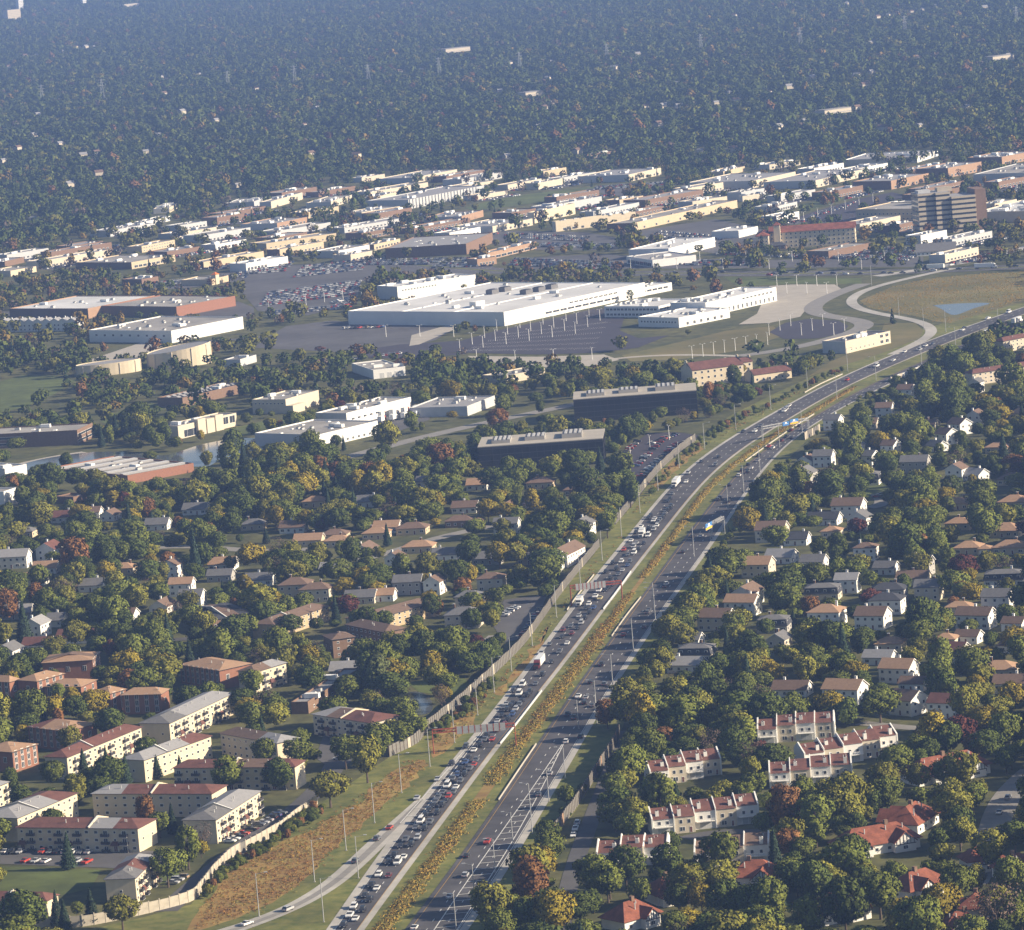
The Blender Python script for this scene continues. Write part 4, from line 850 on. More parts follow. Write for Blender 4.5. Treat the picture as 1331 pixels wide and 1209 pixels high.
for k in range(5):
    q = MB(); q.box(w_ * .03, w_ * .97, -1.6, 1.6, 0, 1.0, m_rlgrey, m_rwhite); q.build('roof_light', r_, (0, d_ * (.1 + .2 * k), 4.3))
flat('warehouse', 'white block with bright sunlit wall cut by the left edge', 'warehouse', (4.7,639), (-60,640), (31,633), 9, WP, m_rgravel, 3, 'white block at left edge')
flat('shop_building', 'small white flat building at the left edge above pond', 'building', (6,609), (-30,607), (33,603), 6, WP, m_rlgrey, 3)
flat('office_building', 'low brown hall with brown hip roof left of the yellow trees', 'hall', (95,646), (72,645), (107,641), 4, BB, m_rbrown, 1, None)
flat('warehouse', 'wide brown-walled store with pale grey roof behind the warehouses', 'store', (605.6,317), (512.7,318), (640,302), 9, BB, m_rlgrey, 14, 'brown-walled store')
flat('shop_row', 'orange-fronted shop row right of the brown-walled store', 'shops', (634,329), (628,327), (697,314), 6, OB, m_rgravel, 8, 'orange shop row', [('-y', 8, 1, -1.5, 2.2, .6, 0, .03, .97)])
flat('restaurant', 'orange-brown restaurant behind the white block', 'restaurant', (620,337), (597,337.5), (645,333.5), 6, OB, m_rtar, 4, 'orange restaurant', [('-y', 5, 1, 2, 2, .8, 0, .1, .9)])
flat('car_showroom', 'large white showroom with bright roof right of car lot trees', 'showroom', (869,323), (838,319), (929,308), 8, WP, m_rwhite, 6, 'large white showroom')
flat('car_showroom', 'glazed white showroom left of the large white one', 'showroom', (848,338), (814,333), (888,329), 6, WP, m_rlgrey, 5, 'glazed showroom', [('-x', 6, 1, -.4, 3, .5, 0, .05, .95)])
flat('office_building', 'white dealership with canopy behind the boxy trees', 'showroom', (960,300), (928,300), (985,294), 6, WP, m_rwhite, 4, None)
def dark_office(label, C, A, B, ref, H=14):
    c, rz, W, D = frame_of(C, A, B, H)
    root = empty('office_building', (c[0], c[1], 0), rz)
    b = MB(); b.box(0, W, 0, D, 0, H - .4, m_bglass); b.build('glass_wall', root)
    cp = MB(); cp.box(-.15, W + .15, -.15, D + .15, H - .4, H, m_conc2); cp.box(-.1, W + .1, -.1, D + .1, H - 1.0, H - .42, m_dark); cp.build('roof', root)
    for f in range(4):
        q = MB(); z = 3.2 * f + 2.6
        q.box(-.08, W + .08, -.08, .0, z, z + .25, m_dark); q.box(-.08, .0, 0, D, z, z + .25, m_dark); q.build('spandrel', root)
    for k in range(int(W / 4)): q = MB(); q.box(k * 4 - .05, k * 4 + .05, -.1, 0, 0, H - 1, m_dark); q.build('mullion', root)
    for k in range(int(D / 4)): q = MB(); q.box(-.1, 0, k * 4 - .05, k * 4 + .05, 0, H - 1, m_dark); q.build('mullion', root)
    for x, y, w, d, h in ((.5, .25, .5, .16, 3.2), (.5, .55, .42, .16, 2.6), (.45, .82, .5, .15, 2.2)):
        q = MB(); q.box(W * (x - w / 2), W * (x + w / 2), D * (y - d / 2), D * (y + d / 2), H, H + h * .7, m_rgravel, m_rgrey)
        for t in range(4): q.box(W * (x - w / 2 * .8), W * (x + w / 2 * .8), D * (y - d / 2) + D * d * (t + .2) / 4.2, D * (y - d / 2) + D * d * (t + .7) / 4.2, H + h * .7, H + h * .7 + .35, m_unit)
        q.build('rooftop_plant', root)
    tag(root, label, 'office', 'black glass offices'); register(root, 0, W, 0, D, H, ref, .75)
dark_office('black glass office block with rooftop plant, the nearer of the two', (783,569.5), (621,581), (800,556), 'nearer black glass office')
dark_office('black glass office block with rooftop plant, the farther of the two', (905,507), (745,519), (922,496), 'farther black glass office')
flat('warehouse', 'small white works with grey roof left of dark shrubs', 'warehouse', (485,481), (457,472), (519.5,474), 6, WP, m_rgravel, 6, 'small white works', doors=3)
flat('warehouse', 'low grey-roofed works hidden in trees below the pale concrete strip', 'warehouse', (655,489), (629,487), (708,479), 5, m_beige, m_rgravel, 4, None, clear=.5)
flat('warehouse', 'low bluish works behind the truck yard', 'warehouse', (607,528), (548,524), (643,514), 6, LGp, m_rlgrey, 8, 'low bluish works', doors=3)
r_, w_, d_ = flat('office_building', 'small two-storey office with black corner windows beside the freeway bend', 'office', (1098.6,443.6), (1063,444.4), (1157,430), 8, m_beige, m_rtar, 10, 'small office at the bend', [('-y', 2, 2, 3.4, 2.2, 1.2, 3.6, .74, .98), ('-y', 6, 1, 1.4, 1.1, 1.5, 0, .08, .66)], side=m_lgrey)

# hotel with red roof and tower
c, rz, W, D = frame_of((1094,314), (1068,318), (1108,309), 12)
hr = empty('hotel', (*g2((1060,322), 0), 0), R(-8)); hr.location[1] += 20
b = MB(); b.box(-34, 34, -8, 8, 0, 13, m_cream); b.box(-44, -34, -20, 8, 0, 12, m_cream); b.build('wall', hr)
b = MB(); gable_roof(b, -34, 34, 16, 13, 17, m_rred, .8); b.build('roof', hr)
b = MB(); hip_roof(b, -44, -34, -20, 8, 12, 15, m_rred, .7); b.build('roof', hr)
b = MB(); b.box(-30, -25, -12, -7, 0, 19, m_cream); hip_roof(b, -30, -25, -12, -7, 19, 21.5, m_rred, .6); b.build('tower', hr)
b = MB(); b.poly([(34, -8, 13), (34, 8, 13), (34, 0, 17)], m_cream); b.build('gable', hr)
for f in range(4):
    for k in range(18): put(hr, win_mesh(1.4, 1.5), -32 + k * 3.8, -8, 1.2 + 3.1 * f, '-y')
    for k in range(4): put(hr, win_mesh(1.2, 1.4), 34, -6 + k * 4, 1.2 + 3.1 * f, '+x')
    for k in range(3): put(hr, win_mesh(1.2, 1.4), -41.5 + k * 3, -20, 1.2 + 2.9 * f, '-y')
tag(hr, 'cream four-storey hotel with long red roof and small tower', 'hotel'); register(hr, -44, 34, -14, 8, 14, 'red-roofed hotel', .7)

# stepped office tower with banded floors, and its long low wing
tw = empty('office_tower', (*g2((1236,304), 0), 0), R(9)); tw.location[1] += 12
def banded(x0, x1, y0, y1, fl, name):
    for f in range(fl):
        q = MB(); q.box(x0, x1, y0, y1, f * 3.9, f * 3.9 + 2.2, m_gtan); q.build('spandrel_band', tw)
        q = MB(); q.box(x0 + .5, x1 - .5, y0 + .5, y1 - .5, f * 3.9 + 2.2, f * 3.9 + 3.9, m_glass); q.build('window_band', tw)
    q = MB(); q.box(x0, x1, y0, y1, fl * 3.9, fl * 3.9 + 1.6, m_gtan, m_rlgrey); q.build(name, tw)
banded(-24, -10, 0, 22, 8, 'roof_parapet'); banded(-10.02, 2, -3, 22, 8, 'roof_parapet'); banded(2.02, 22, -6, 22, 7, 'roof_parapet')
q = MB(); q.box(22.04, 31, -4, 20, 0, 33, m_bbrick); q.build('stair_core', tw)
q = MB(); q.box(-6, 6, 6, 14, 32.8, 36, m_gtan); q.box(-22, -12, 6, 16, 32.8, 35, m_lgrey); q.build('penthouse', tw)
tag(tw, 'stepped tan office tower with dark window bands, upper right', 'office tower'); register(tw, -24, 30, -6, 22, 36, 'stepped office tower', .95)
r_, w_, d_ = flat('office_building', 'long low tan office wing joined left of the stepped tower', 'office', (1200,271), (1112,272), (1216,262), 10, TB, m_rgravel, 3, 'low wing of the tower', [('-x', 16, 2, 1.8, 1.6, 1, 4, .03, .97)])
q = MB(); q.box(-5, 5, -5, 5, 0, 8, m_cream); q.build('penthouse', r_, (w_ * .8, d_ * .45, 9.3))
flat('factory', 'white-roofed plant crowded with rooftop ducts beside the stepped tower', 'factory', (1340,274), (1281,272), (1400,258), 9, m_beige, m_rwhite, 60, 'plant with crowded roof')

far = [
 ('dark brown warehouse with orange sunlit end wall, upper right', (1158,235), (1088,240), (1207,225), 8, OB, m_rlgrey, BB),
 ('orange-ended warehouse behind the dark brown one, upper right', (1232,218.5), (1186,220), (1275.5,210), 9, OB, m_rlgrey, BB),
 ('brown warehouse with orange end cut by the right edge', (1302,204), (1250,206), (1345,196), 8, OB, m_rlgrey, BB),
 ('long pale beige warehouse with roof vents above the spruces', (978,235), (880,240), (1034,223), 7, m_beige, m_rlgrey, m_lgrey),
 ('white works with cream chimney right of the pale beige warehouse', (1060,234.5), (995,236), (1126,219), 7, m_beige, m_rlgrey, LGp),
 ('long white-roofed works at the forest edge, upper right', (1192,203.5), (1097,208), (1214,195), 6, WP, m_rlgrey, m_beige),
 ('small tan works at the forest edge above the beige warehouse', (940,223), (908,226), (968,216), 5, TB, m_rgravel, TB),
 ('long tan depot with brown left end below the green playing field', (822,290), (778,293), (958,260), 7, TB, m_rgravel, BB),
 ('grey warehouse at the right edge behind the tower', (1345,224), (1283,222), (1400,210), 8, LGp, m_rgravel, LGp),
 ('grey ribbed warehouse with repeated pilasters, upper middle', (530.6,259.6), (481,260), (629,241), 9, LGp, m_rlgrey, LGp),
 ('pale warehouse with flat roof behind the green playing field', (817,227), (742,231), (859,218), 7, m_beige, m_rlgrey, m_lgrey),
 ('tall tan box with rooftop screen, middle distance', (694,276), (682,277), (747,264), 10, m_cream, m_rlgrey, m_beige),
 ('long tan works with plant on its roof, middle distance', (722,288), (714,288), (826,275), 9, m_cream, m_rlgrey, m_beige),
 ('grey and white works left of centre at the forest edge', (536,231), (492,232), (594,220), 6, m_beige, m_rlgrey, LGp),
 ('white-roofed works right of it at the forest edge', (600,233), (572,234), (652,224), 6, LGp, m_rlgrey, LGp),
 ('cream-fronted low works left of the ribbed warehouse', (490,256), (472,257), (517,249), 5, m_cream, m_rgravel, LGp),
 ('orange-fronted works below the ribbed warehouse', (600,281), (555,282), (628,273), 6, OB, m_rlgrey, LGp),
 ('white-roofed store above the brown-walled store', (640,294), (582,295), (692,284), 6, m_beige, m_rlgrey, LGp),
 ('bright white sunlit works upper left of centre', (352,262), (340,262), (393,250), 7, m_beige, m_rlgrey, LGp),
 ('white-roofed works with orange corner, upper left', (360,290), (324,289), (399,282), 6, OB, m_rlgrey, LGp),
 ('small cream works in the upper left trees', (220,270), (200,271), (231,264), 5, m_cream, m_rlgrey, LGp),
 ('pale works row left of the orange trees, upper left', (190,288), (169,290), (222,280), 5, WP, m_rlgrey, LGp),
 ('grey works between trees, upper left', (330,262), (297,263), (346,256), 6, LGp, m_rgravel, LGp),
 ('grey works left of the cream-fronted one', (430,262), (400,263), (458,253), 6, m_beige, m_rgravel, LGp),
 ('tan works in front of the grey pair, upper left', (400,276), (372,277), (440,268), 6, TB, m_rgravel, BB),
 ('long pale works below the tan one, upper left of centre', (470,276), (425,279), (520,268), 6, m_beige, m_rlgrey, LGp),
 ('brick works with grey roof, upper left of centre', (470,303), (430,306), (512,296), 6, BB, m_rgravel, BB),
 ('pale works above the car lots', (440,326), (398,328), (480,318), 6, WP, m_rgravel, LGp),
 ('tan works beside the orange trees above the car lots', (486,318), (462,320), (520,310), 5, TB, m_rlgrey, BB),
 ('white works left of the lots at upper left', (280,318), (250,320), (320,311), 5, WP, m_rlgrey, LGp),
 ('grey works among trees right of the large showroom', (1010,268), (975,270), (1036,262), 5, LGp, m_rgravel, LGp),
 ('white shed with blue roof among spruces', (965,255), (952,256), (992,251), 5, m_beige, m_rlgrey, LGp),
 ('beige depot behind the playing field lot', (900,262), (860,265), (945,255), 6, m_beige, m_rlgrey, LGp),
 ('tan depot right of the beige depot', (885,275), (850,277), (925,268), 6, TB, m_rgravel, BB),
 ('low works at the forest edge far left of centre', (470,231), (440,234), (500,226), 5, m_beige, m_rlgrey, LGp),
 ('brick works under the forest edge, middle', (760,201), (742,203), (800,196), 5, BB, m_rgravel, BB),
 ('white works at the forest edge, right of centre', (1000,214), (960,217), (1040,208), 5, m_beige, m_rlgrey, LGp)]
for lb, C, A, B, H, wl, rf, sd in far:
    flat('warehouse', lb, 'warehouse', C, A, B, H, wl, rf, random.randint(8, 18), None, [('-y', 8, 1, 3, 2.2, .6, 0, .05, .95)] if random.random() < .6 else None, side=sd, group='works in the commercial district', clear=.75)
rib = [o for o in bpy.data.objects if o.get('label', '').startswith('grey ribbed')][0]
for k in range(22):
    q = MB(); q.box(-.5, .5, -.8, 0, 0, 9, m_lgrey); q.build('pilaster', rib, (2 + k * 5.2, 0, 0))

# two round tan buildings
def round_hall(label, px, py, rx, ry, H0, H1, yaw, ref):
    p = G(px, py); root = empty('round_hall', (p[0], p[1] + ry, 0), R(yaw)); n = 40; b = MB(); r = MB(); top = []
    for k in range(n):
        a0, a1 = 2 * math.pi * k / n, 2 * math.pi * (k + 1) / n
        f = lambda a: (rx * math.cos(a), ry * math.sin(a), H0 + (H1 - H0) * (.5 + .5 * math.cos(a)))
        (x0, y0, z0), (x1, y1, z1) = f(a0), f(a1); b.poly([(x0, y0, 0), (x1, y1, 0), (x1, y1, z1 + .6), (x0, y0, z0 + .6)], m_cream); top.append((x0 * .99, y0 * .99, z0))
        if k % 4 == 0:
            w = MB(); t = 1.01; w.tube((x0 * t, y0 * t, 0), (x0 * t, y0 * t, z0), .35, .35, m_beige, 5); w.build('pilaster', root)
    b.build('wall', root); r.poly(top, m_rlgrey); r.build('roof', root)
    tag(root, label, 'hall', 'round tan buildings'); register(root, -rx, rx, -ry, ry, H0, ref, .8)
round_hall('large round tan hall with pale sloping roof, the taller of two', 232, 478, 22, 17, 9, 14, 10, 'taller round tan hall')
round_hall('low curved tan hall with pale roof, the lower of two', 140, 488, 22, 11, 7, 8, 10, 'lower round tan hall')

# tan offices with red-brown roofs beside the freeway
def mission(label, px, py, L, d, h, yaw, ref):
    p = G(px, py); root = empty('office_building', (p[0], p[1] + d / 2, 0), R(yaw))
    b = MB(); b.box(-L / 2, L / 2, -d / 2, d / 2, 0, h, m_cream); b.build('wall', root)
    b = MB(); gable_roof(b, -L / 2 + .3, L / 2 - .3, d, h, h + d * .2, m_rmaroon, .6); b.build('roof', root)
    for s in (-1, 1):
        q = MB(); X = s * L / 2; q.poly([(X, -d / 2, h), (X, d / 2, h), (X, 0, h + d * .2 + 1.4)], m_cream); q.box(X - .3, X + .3, -1.5, 1.5, h, h + d * .2 + 1.6, m_cream); q.build('gable', root)
    fl = int(h / 3.4)
    for f in range(fl):
        for k in range(int(L / 4)): put(root, win_mesh(1.5, 1.6), -L / 2 + (k + .5) * L / int(L / 4), -d / 2, 1 + f * 3.4, '-y')
        for k in range(int(d / 4)): put(root, win_mesh(1.5, 1.6), L / 2, -d / 2 + (k + .5) * d / int(d / 4), 1 + f * 3.4, '+x')
    tag(root, label, 'office', 'tan offices with red-brown roofs'); register(root, -L / 2, L / 2, -d / 2, d / 2, h + 1, ref, .8)
mission('three-storey tan office with red-brown roof, tallest of its group', 928, 500, 34, 18, 10.5, 20, 'tallest red-brown roofed office')
mission('lower tan office wing with red-brown roof, right end of the group', 1000, 495, 26, 12, 5, 24, 'lower red-brown roofed office')
mission('small tan office with red-brown roof behind the tallest one', 960, 486, 16, 10, 7, 20, 'small red-brown roofed office')
house(1219,332,30,18,-6,1,g_,W_,GR,1,grp='restaurants along the arterial')
house(1010,325,16,12,-8,1,h_,K_,DK,0,grp='restaurants along the arterial')
# white rowhouses near the left edge
for k in range(9):
    house(8 + k * 11, 432 - k * .2, 8, 12, 68, 2, g_, W_, LG, 0, clear=.7, grp='white rowhouses near the left edge')
# towers and slabs on the far horizon side
for lb, px, py, w, d, h, m in [('pale tan slab tower far off in the upper left haze', 16, 27, 36, 20, 26, m_cream), ('slim pale tower behind the tan slab in the haze', 26, 15, 14, 14, 30, m_white), ('tall white tower cut by the top edge, upper left', 109, 9, 12, 12, 40, m_white), ('long low pale block in the haze at the top edge', 168, 9, 46, 20, 7, m_beige), ('pale school with wide flat roof in the far woods', 590, 68, 50, 24, 6, m_beige), ('long white roof far off at the right edge', 1300, 78, 38, 16, 5, m_beige), ('white-roofed hall in the far woods, middle', 690, 125, 30, 18, 5, m_beige), ('pale long building in the far woods, right of centre', 1085, 148, 40, 14, 5, m_beige)]:
    p = G(px, py); r_ = empty('far_building', (p[0], p[1] + d / 2, 0), R(36)); q = MB(); q.box(-w / 2, w / 2, -d / 2, d / 2, 0, h, m); q.build('wall', r_)
    q = MB(); q.box(-w / 2 - .2, w / 2 + .2, -d / 2 - .2, d / 2 + .2, h, h + .8, m_rgravel); q.build('roof', r_)
    for f in range(max(1, int(h / 4))):
        q = MB(); q.box(-w / 2 + 1, w / 2 - 1, -d / 2 - .1, -d / 2, 1.2 + f * 4, 1.9 + f * 4, m_rlgrey); q.build('window_band', r_)
    tag(r_, lb, 'building'); register(r_, -w / 2, w / 2, -d / 2, d / 2, h, None, 1)

# more low works, shops and depots filling the commercial district
def blocked(x, y, r):
    for cx, cy, ux, uy, hx, hy in FOOT:
        dx, dy = x - cx, y - cy
        if abs(dx * ux + dy * uy) < hx + r and abs(-dx * uy + dy * ux) < hy + r * .8: return True
    return False
LOTS = []
fill = [(px + random.uniform(-14, 14), py + random.uniform(-3, 3)) for py in range(222, 352, 8) for px in range(10, 1330, 44)]
random.shuffle(fill)
edge = lambda px: np.interp(px, [0, 100, 200, 330, 400, 480, 600, 700, 870, 1000, 1100, 1331], [335, 312, 290, 262, 250, 232, 224, 222, 232, 215, 206, 198])
pats = [(LGp, m_rgravel, LGp), (BB, m_rlgrey, BB), (m_beige, m_rgravel, m_lgrey), (TB, m_rgravel, BB), (LGp, m_rlgrey, LGp), (WP, m_rlgrey, m_lgrey), (BB, m_rgravel, BB), (m_beige, m_rlgrey, m_beige)]
fnm = {'beige_siding': 'beige', 'tan_block': 'tan', 'light_grey_panel': 'pale grey', 'white_panel': 'white', 'red_brick': 'red brick', 'brown_brick': 'brown brick', 'cream_stucco': 'cream'}
nfill = 0
for px, py in fill:
    if py < edge(px) + 3 or nfill >= 58: continue
    x, y = g2((px, py)); W = random.uniform(34, 88); D = random.uniform(14, 26); H = random.uniform(4.5, 7.5)
    rz = R(random.choice((50, 52, 48)) + random.uniform(-3, 3)); c, s_ = math.cos(rz), math.sin(rz)
    cx, cy = x + c * W / 2 - s_ * D / 2, y + s_ * W / 2 + c * D / 2
    if blocked(cx, cy, max(W, D) * .45 + 6): continue
    pp = [np.array([cx, cy])]
    def hit(poly):
        P_ = np.asarray(poly); t = False; n_ = len(P_)
        for qx, qy in ((cx, cy), (x, y), (x + c * W, y + s_ * W), (x - s_ * D, y + c * D), (x + c * W - s_ * D, y + s_ * W + c * D)):
            t = False
            for i in range(n_):
                x0, y0 = P_[i]; x1, y1 = P_[(i + 1) % n_]
                if (y0 > qy) != (y1 > qy) and qx < (x1 - x0) * (qy - y0) / (y1 - y0) + x0: t = not t
            if t: return True
        return False
    if any(hit(q) for q in ROADMASK): continue
    wl, rf, sd = random.choice(pats)
    C, A, B = proj(x, y, H), proj(x - s_ * D, y + c * D, H), proj(x + c * W, y + s_ * W, H)
    if wl == WP and random.random() < .5: wl = m_beige
    r_, w_, d_ = flat('works_building', '', 'works', C, A, B, H, wl, rf, random.randint(4, 10), None, [('-y', int(W / 5), 1, 2.6, 1.8, .8, 0, .04, .96)] if random.random() < .6 else None, side=sd, group='low works in the commercial district', clear=.55)
    ALL.append((r_, 'low %s works building' % fnm[wl.name], *proj(cx, cy, H))); nfill += 1
    # an apron of old asphalt in front of it, some with parked cars
    a = [(x - c * 4, y - s_ * 4), (x + c * (W + 4), y + s_ * (W + 4)), (x + c * (W + 4) + s_ * 20, y + s_ * (W + 4) - c * 20), (x - c * 4 + s_ * 20, y - s_ * 4 - c * 20)]
    q = MB(); SHEETS[0] += 1; q.poly([(u_, v_, .03 + .0002 * SHEETS[0]) for u_, v_ in a], m_asph2); o = q.build('parking_apron'); struct(o)
    if o.data.polygons[0].normal.z < 0: o.data.flip_normals()
    ROADMASK.append(np.array(a)); LOTS.append((a, rz))

# ------------------------------------------------------------------ noise walls, one panel at a time
def noise_wall(label, pts, h, pw, mats, ref):
    A = spline(pts, step=4); n = int(length(A) / pw); Q = resample(A, n + 1)
    root = empty('noise_barrier', (Q[0][0], Q[0][1], 0))
    pm = {}
    for i in range(n):
        a, b = Q[i], Q[i + 1]; L = np.linalg.norm(b - a); m = mats[0] if random.random() < .93 else mats[1]
        hh = h * (1 + .05 * math.sin(i * .9))
        k = (m.name, round(hh, 1))
        if k not in pm:
            q = MB(); q.box(.12, pw - .02, -.1, .1, 0, hh, m); q.box(.12, pw - .02, -.14, .14, hh * .48, hh * .52, m); q.box(.1, pw, -.14, .14, hh, hh + .12, m); pm[k] = q.mesh('panel')
        ang = math.atan2(b[1] - a[1], b[0] - a[0])
        link('panel', pm[k], root, (a[0] - Q[0][0], a[1] - Q[0][1], 0), ang, (L / pw, 1, 1))
        if 'post' not in pm:
            q = MB(); q.box(-.17, .17, -.2, .2, 0, h + .45, mats[2]); pm['post'] = q.mesh('post')
        link('post', pm['post'], root, (a[0] - Q[0][0], a[1] - Q[0][1], 0), ang)
    tag(root, label, 'noise wall', 'noise walls along the freeway'); mid = Q[len(Q) // 2]; p = proj(mid[0], mid[1], 2)
    if ref: LAND.append((ref, p[0], p[1]))
    ROADMASK.append(np.vstack([centre_offset(Q, 2.2), centre_offset(Q, -2.2)[::-1]]))
    for i in range(0, n, 2):
        p, q = proj(*Q[i], h), proj(*Q[min(i + 2, n)], .8); CLEAR.append((min(p[0], q[0]), max(p[0], q[0]), min(p[1], q[1]), max(p[1], q[1]), Q[i][1], .9))
noise_wall('pale concrete noise wall behind the apartments, lower left', [(30,1208),(70,1206),(111,1204),(180,1190),(248,1172),(264,1156),(299,1118),(354,1088),(400,1055),(413,1047)], 3.6, 4.0, (m_wallc, m_wood, m_wallc), 'concrete noise wall')
noise_wall('weathered wooden noise wall left of the freeway from pond to car park', [(506,984),(542,966),(557,949),(594.7,919),(639.4,879),(681.5,837),(718,787),(739,759),(768,724),(779,711)], 4.0, 3.0, (m_wood, m_wallc, m_bark), 'wooden noise wall')
noise_wall('upper wooden noise wall beside the black glass office car park', [(793,690),(819.4,658),(840.5,631),(859,610),(885,586.5),(904,573)], 4.0, 3.0, (m_wood, m_wallc, m_bark), 'upper wooden noise wall')
noise_wall('wooden noise wall right of the freeway by the townhouse street', [(719,1090),(752,1046),(776,1008),(798,973),(806,955)], 4.2, 3.0, (m_wood, m_obrick, m_bark), 'right wooden noise wall')
noise_wall('short wooden retaining wall at the freeway bend, right side', [(1046,572),(1056,566),(1066,561)], 4, 3, (m_wood, m_wallc, m_bark), None)
noise_wall('grey retaining wall below the far right carriageway', [(1158,497),(1180,489),(1200,481)], 3, 4, (m_lgrey, m_wallc, m_lgrey), None)
def barrier(label, pts, m, h=.75, w=.34):
    A = spline(pts, step=5); Lf, Rt = centre_offset(A, w / 2), centre_offset(A, -w / 2); n = len(A); b = MB()
    b.v = [(p[0], p[1], .1) for p in Lf] + [(p[0], p[1], .1) for p in Rt] + [(p[0], p[1], h) for p in centre_offset(A, w * .25)] + [(p[0], p[1], h) for p in centre_offset(A, -w * .25)]
    for i in range(n - 1):
        for q in ((i, i + 1, 2 * n + i + 1, 2 * n + i), (n + i + 1, n + i, 3 * n + i, 3 * n + i + 1), (2 * n + i, 2 * n + i + 1, 3 * n + i + 1, 3 * n + i)): b.f.append(q); b.m.append(0)
    b.mats = [m]; o = b.build('crash_barrier'); tag(o, label, 'barrier', 'crash barriers on the freeway')
barrier('white crash barrier along the median edge of the lower right carriageway', [(648,1041),(672,1005),(697,968)], m_conc2)
barrier('white crash barrier along the median edge of the right carriageway, upper one', [(795,828),(814,801),(833,777)], m_conc2)
barrier('concrete barrier on the median side under the lower red gantry', [(650,968),(675,937),(704,899)], m_lgrey, .85, .5)
barrier('concrete barrier on the median side under the upper red gantry', [(784,793),(803,768),(820,744)], m_lgrey, .85, .5)
barrier('pale crash barrier on the outer side under the upper red gantry', [(737,794),(752,773),(772,748)], m_conc2)
barrier('pale crash barrier along the outer curve near the office', [(1046,511),(1068,499),(1095,487)], m_conc2)
barrier('long pale barrier on the median side beside the jammed upper right lanes', [(969,600),(1001,577),(1030,557),(1058,539)], m_conc2)

# ------------------------------------------------------------------ gantries
def beam_truss(b, p, q, s, m, n):
    p, q = Vector(p), Vector(q); d = (q - p).normalized(); up = Vector((0, 0, 1)); sd = d.cross(up)
    cs = [up * a * s + sd * c * s for a in (-.5, .5) for c in (-.5, .5)]
    for c in cs: b.tube(p + c, q + c, .14, .14, m, 4)
    L = (q - p).length
    for i in range(n):
        a, e = p + d * (L * i / n), p + d * (L * (i + 1) / n)
        for c0, c1 in ((cs[0], cs[2]), (cs[1], cs[3]), (cs[2], cs[3]), (cs[0], cs[1])): b.tube(a + c0, e + c1, .08, .08, m, 3)
        b.tube(a + cs[0], a + cs[2], .08, .08, m, 3); b.tube(a + cs[1], a + cs[3], .08, .08, m, 3)
def gantry(label, pa, pb, H, m, ref, signs):
    a, b_ = g2(pa), g2(pb); L = float(np.linalg.norm(b_ - a)); rz = math.atan2(b_[1] - a[1], b_[0] - a[0])
    root = empty('sign_gantry', (a[0], a[1], 0), rz)
    for x in (0, L):
        q = MB()
        for y in (-.5, .5): q.tube((x, y, 0), (x, y, H + .6), .2, .18, m, 6)
        for k in range(6): q.tube((x, -.5, H * k / 6), (x, .5, H * (k + 1) / 6), .08, .08, m, 4)
        q.build('post', root)
    q = MB(); beam_truss(q, (0, 0, H), (L, 0, H), 1.3, m, int(L / 2.2)); q.build('truss', root)
    for kind, x0, x1, z0, z1 in signs:
        s = MB()
        if kind == 'back':
            s.box(x0 * L, x1 * L, -1.05, -.9, H + z0, H + z1, m_steel); o = s.build('sign_panel', root)
            s = MB(); s.box(x0 * L - .35, x0 * L - .1, -1.1, -.8, H + z0, H + z1, m); s.build('bracket', root)
        else:
            s.box(x0 * L, x1 * L, -1.1, -.95, H + z0, H + z1, m_blue); o = s.build('sign_panel', root)
            w = (x1 - x0) * L; cx = (x0 + x1) / 2 * L; zb = H + z0
            if kind == 'exit':
                s = MB(); s.box(x0 * L + .15, x1 * L - .15, -1.16, -1.1, zb + .15, zb + (z1 - z0) * .38, m_yel); s.build('exit_strip', o)
            s = MB(); s.box(cx - w * .12, cx + w * .12, -1.15, -1.1, zb + (z1 - z0) * .6, zb + (z1 - z0) * .88, m_trim); s.build('route_shield', o)
            s = MB()
            for zz in (.46, .52): s.box(cx - w * .3, cx + w * .3, -1.15, -1.1, zb + (z1 - z0) * zz, zb + (z1 - z0) * (zz + .03), m_trim)
            s.build('lettering', o)
    tag(root, label, 'gantry', 'sign gantries over the freeway'); p = proj((a[0] + b_[0]) / 2, (a[1] + b_[1]) / 2, H)
    LAND.append((ref, p[0], p[1])); CLEAR.append((p[0] - 60, p[0] + 60, p[1] - 14, p[1] + 30, a[1], 1.0))
SB = [('back', .30 + .075 * i, .30 + .075 * i + .062, -1.6, 1.3) for i in range(8)]
gantry('red steel gantry with grey sign backs across the lower jammed lanes', (564,980), (671,971), 8.6, m_red, 'lower red gantry', SB)
gantry('red steel gantry with grey sign backs across the upper jammed lanes', (743,788), (809,781), 8.6, m_red, 'upper red gantry', [(k, a - .26, b, c, d) if False else (k, a - .2, b - .2, c, d) for k, a, b, c, d in SB])
gantry('grey gantry with one blue and yellow sign over the right carriageway', (925,703), (941,694), 8, m_steel, 'nearer blue sign gantry', [('exit', -.56, -.04, -1.4, 1.7)])
gantry('grey gantry with two blue signs where the freeway bends', (991.7,575), (1051.4,563), 8, m_steel, 'farther blue sign gantry', [('plain', .42, .56, -1.2, 1.0), ('exit', .58, .76, -1.2, 1.7)])

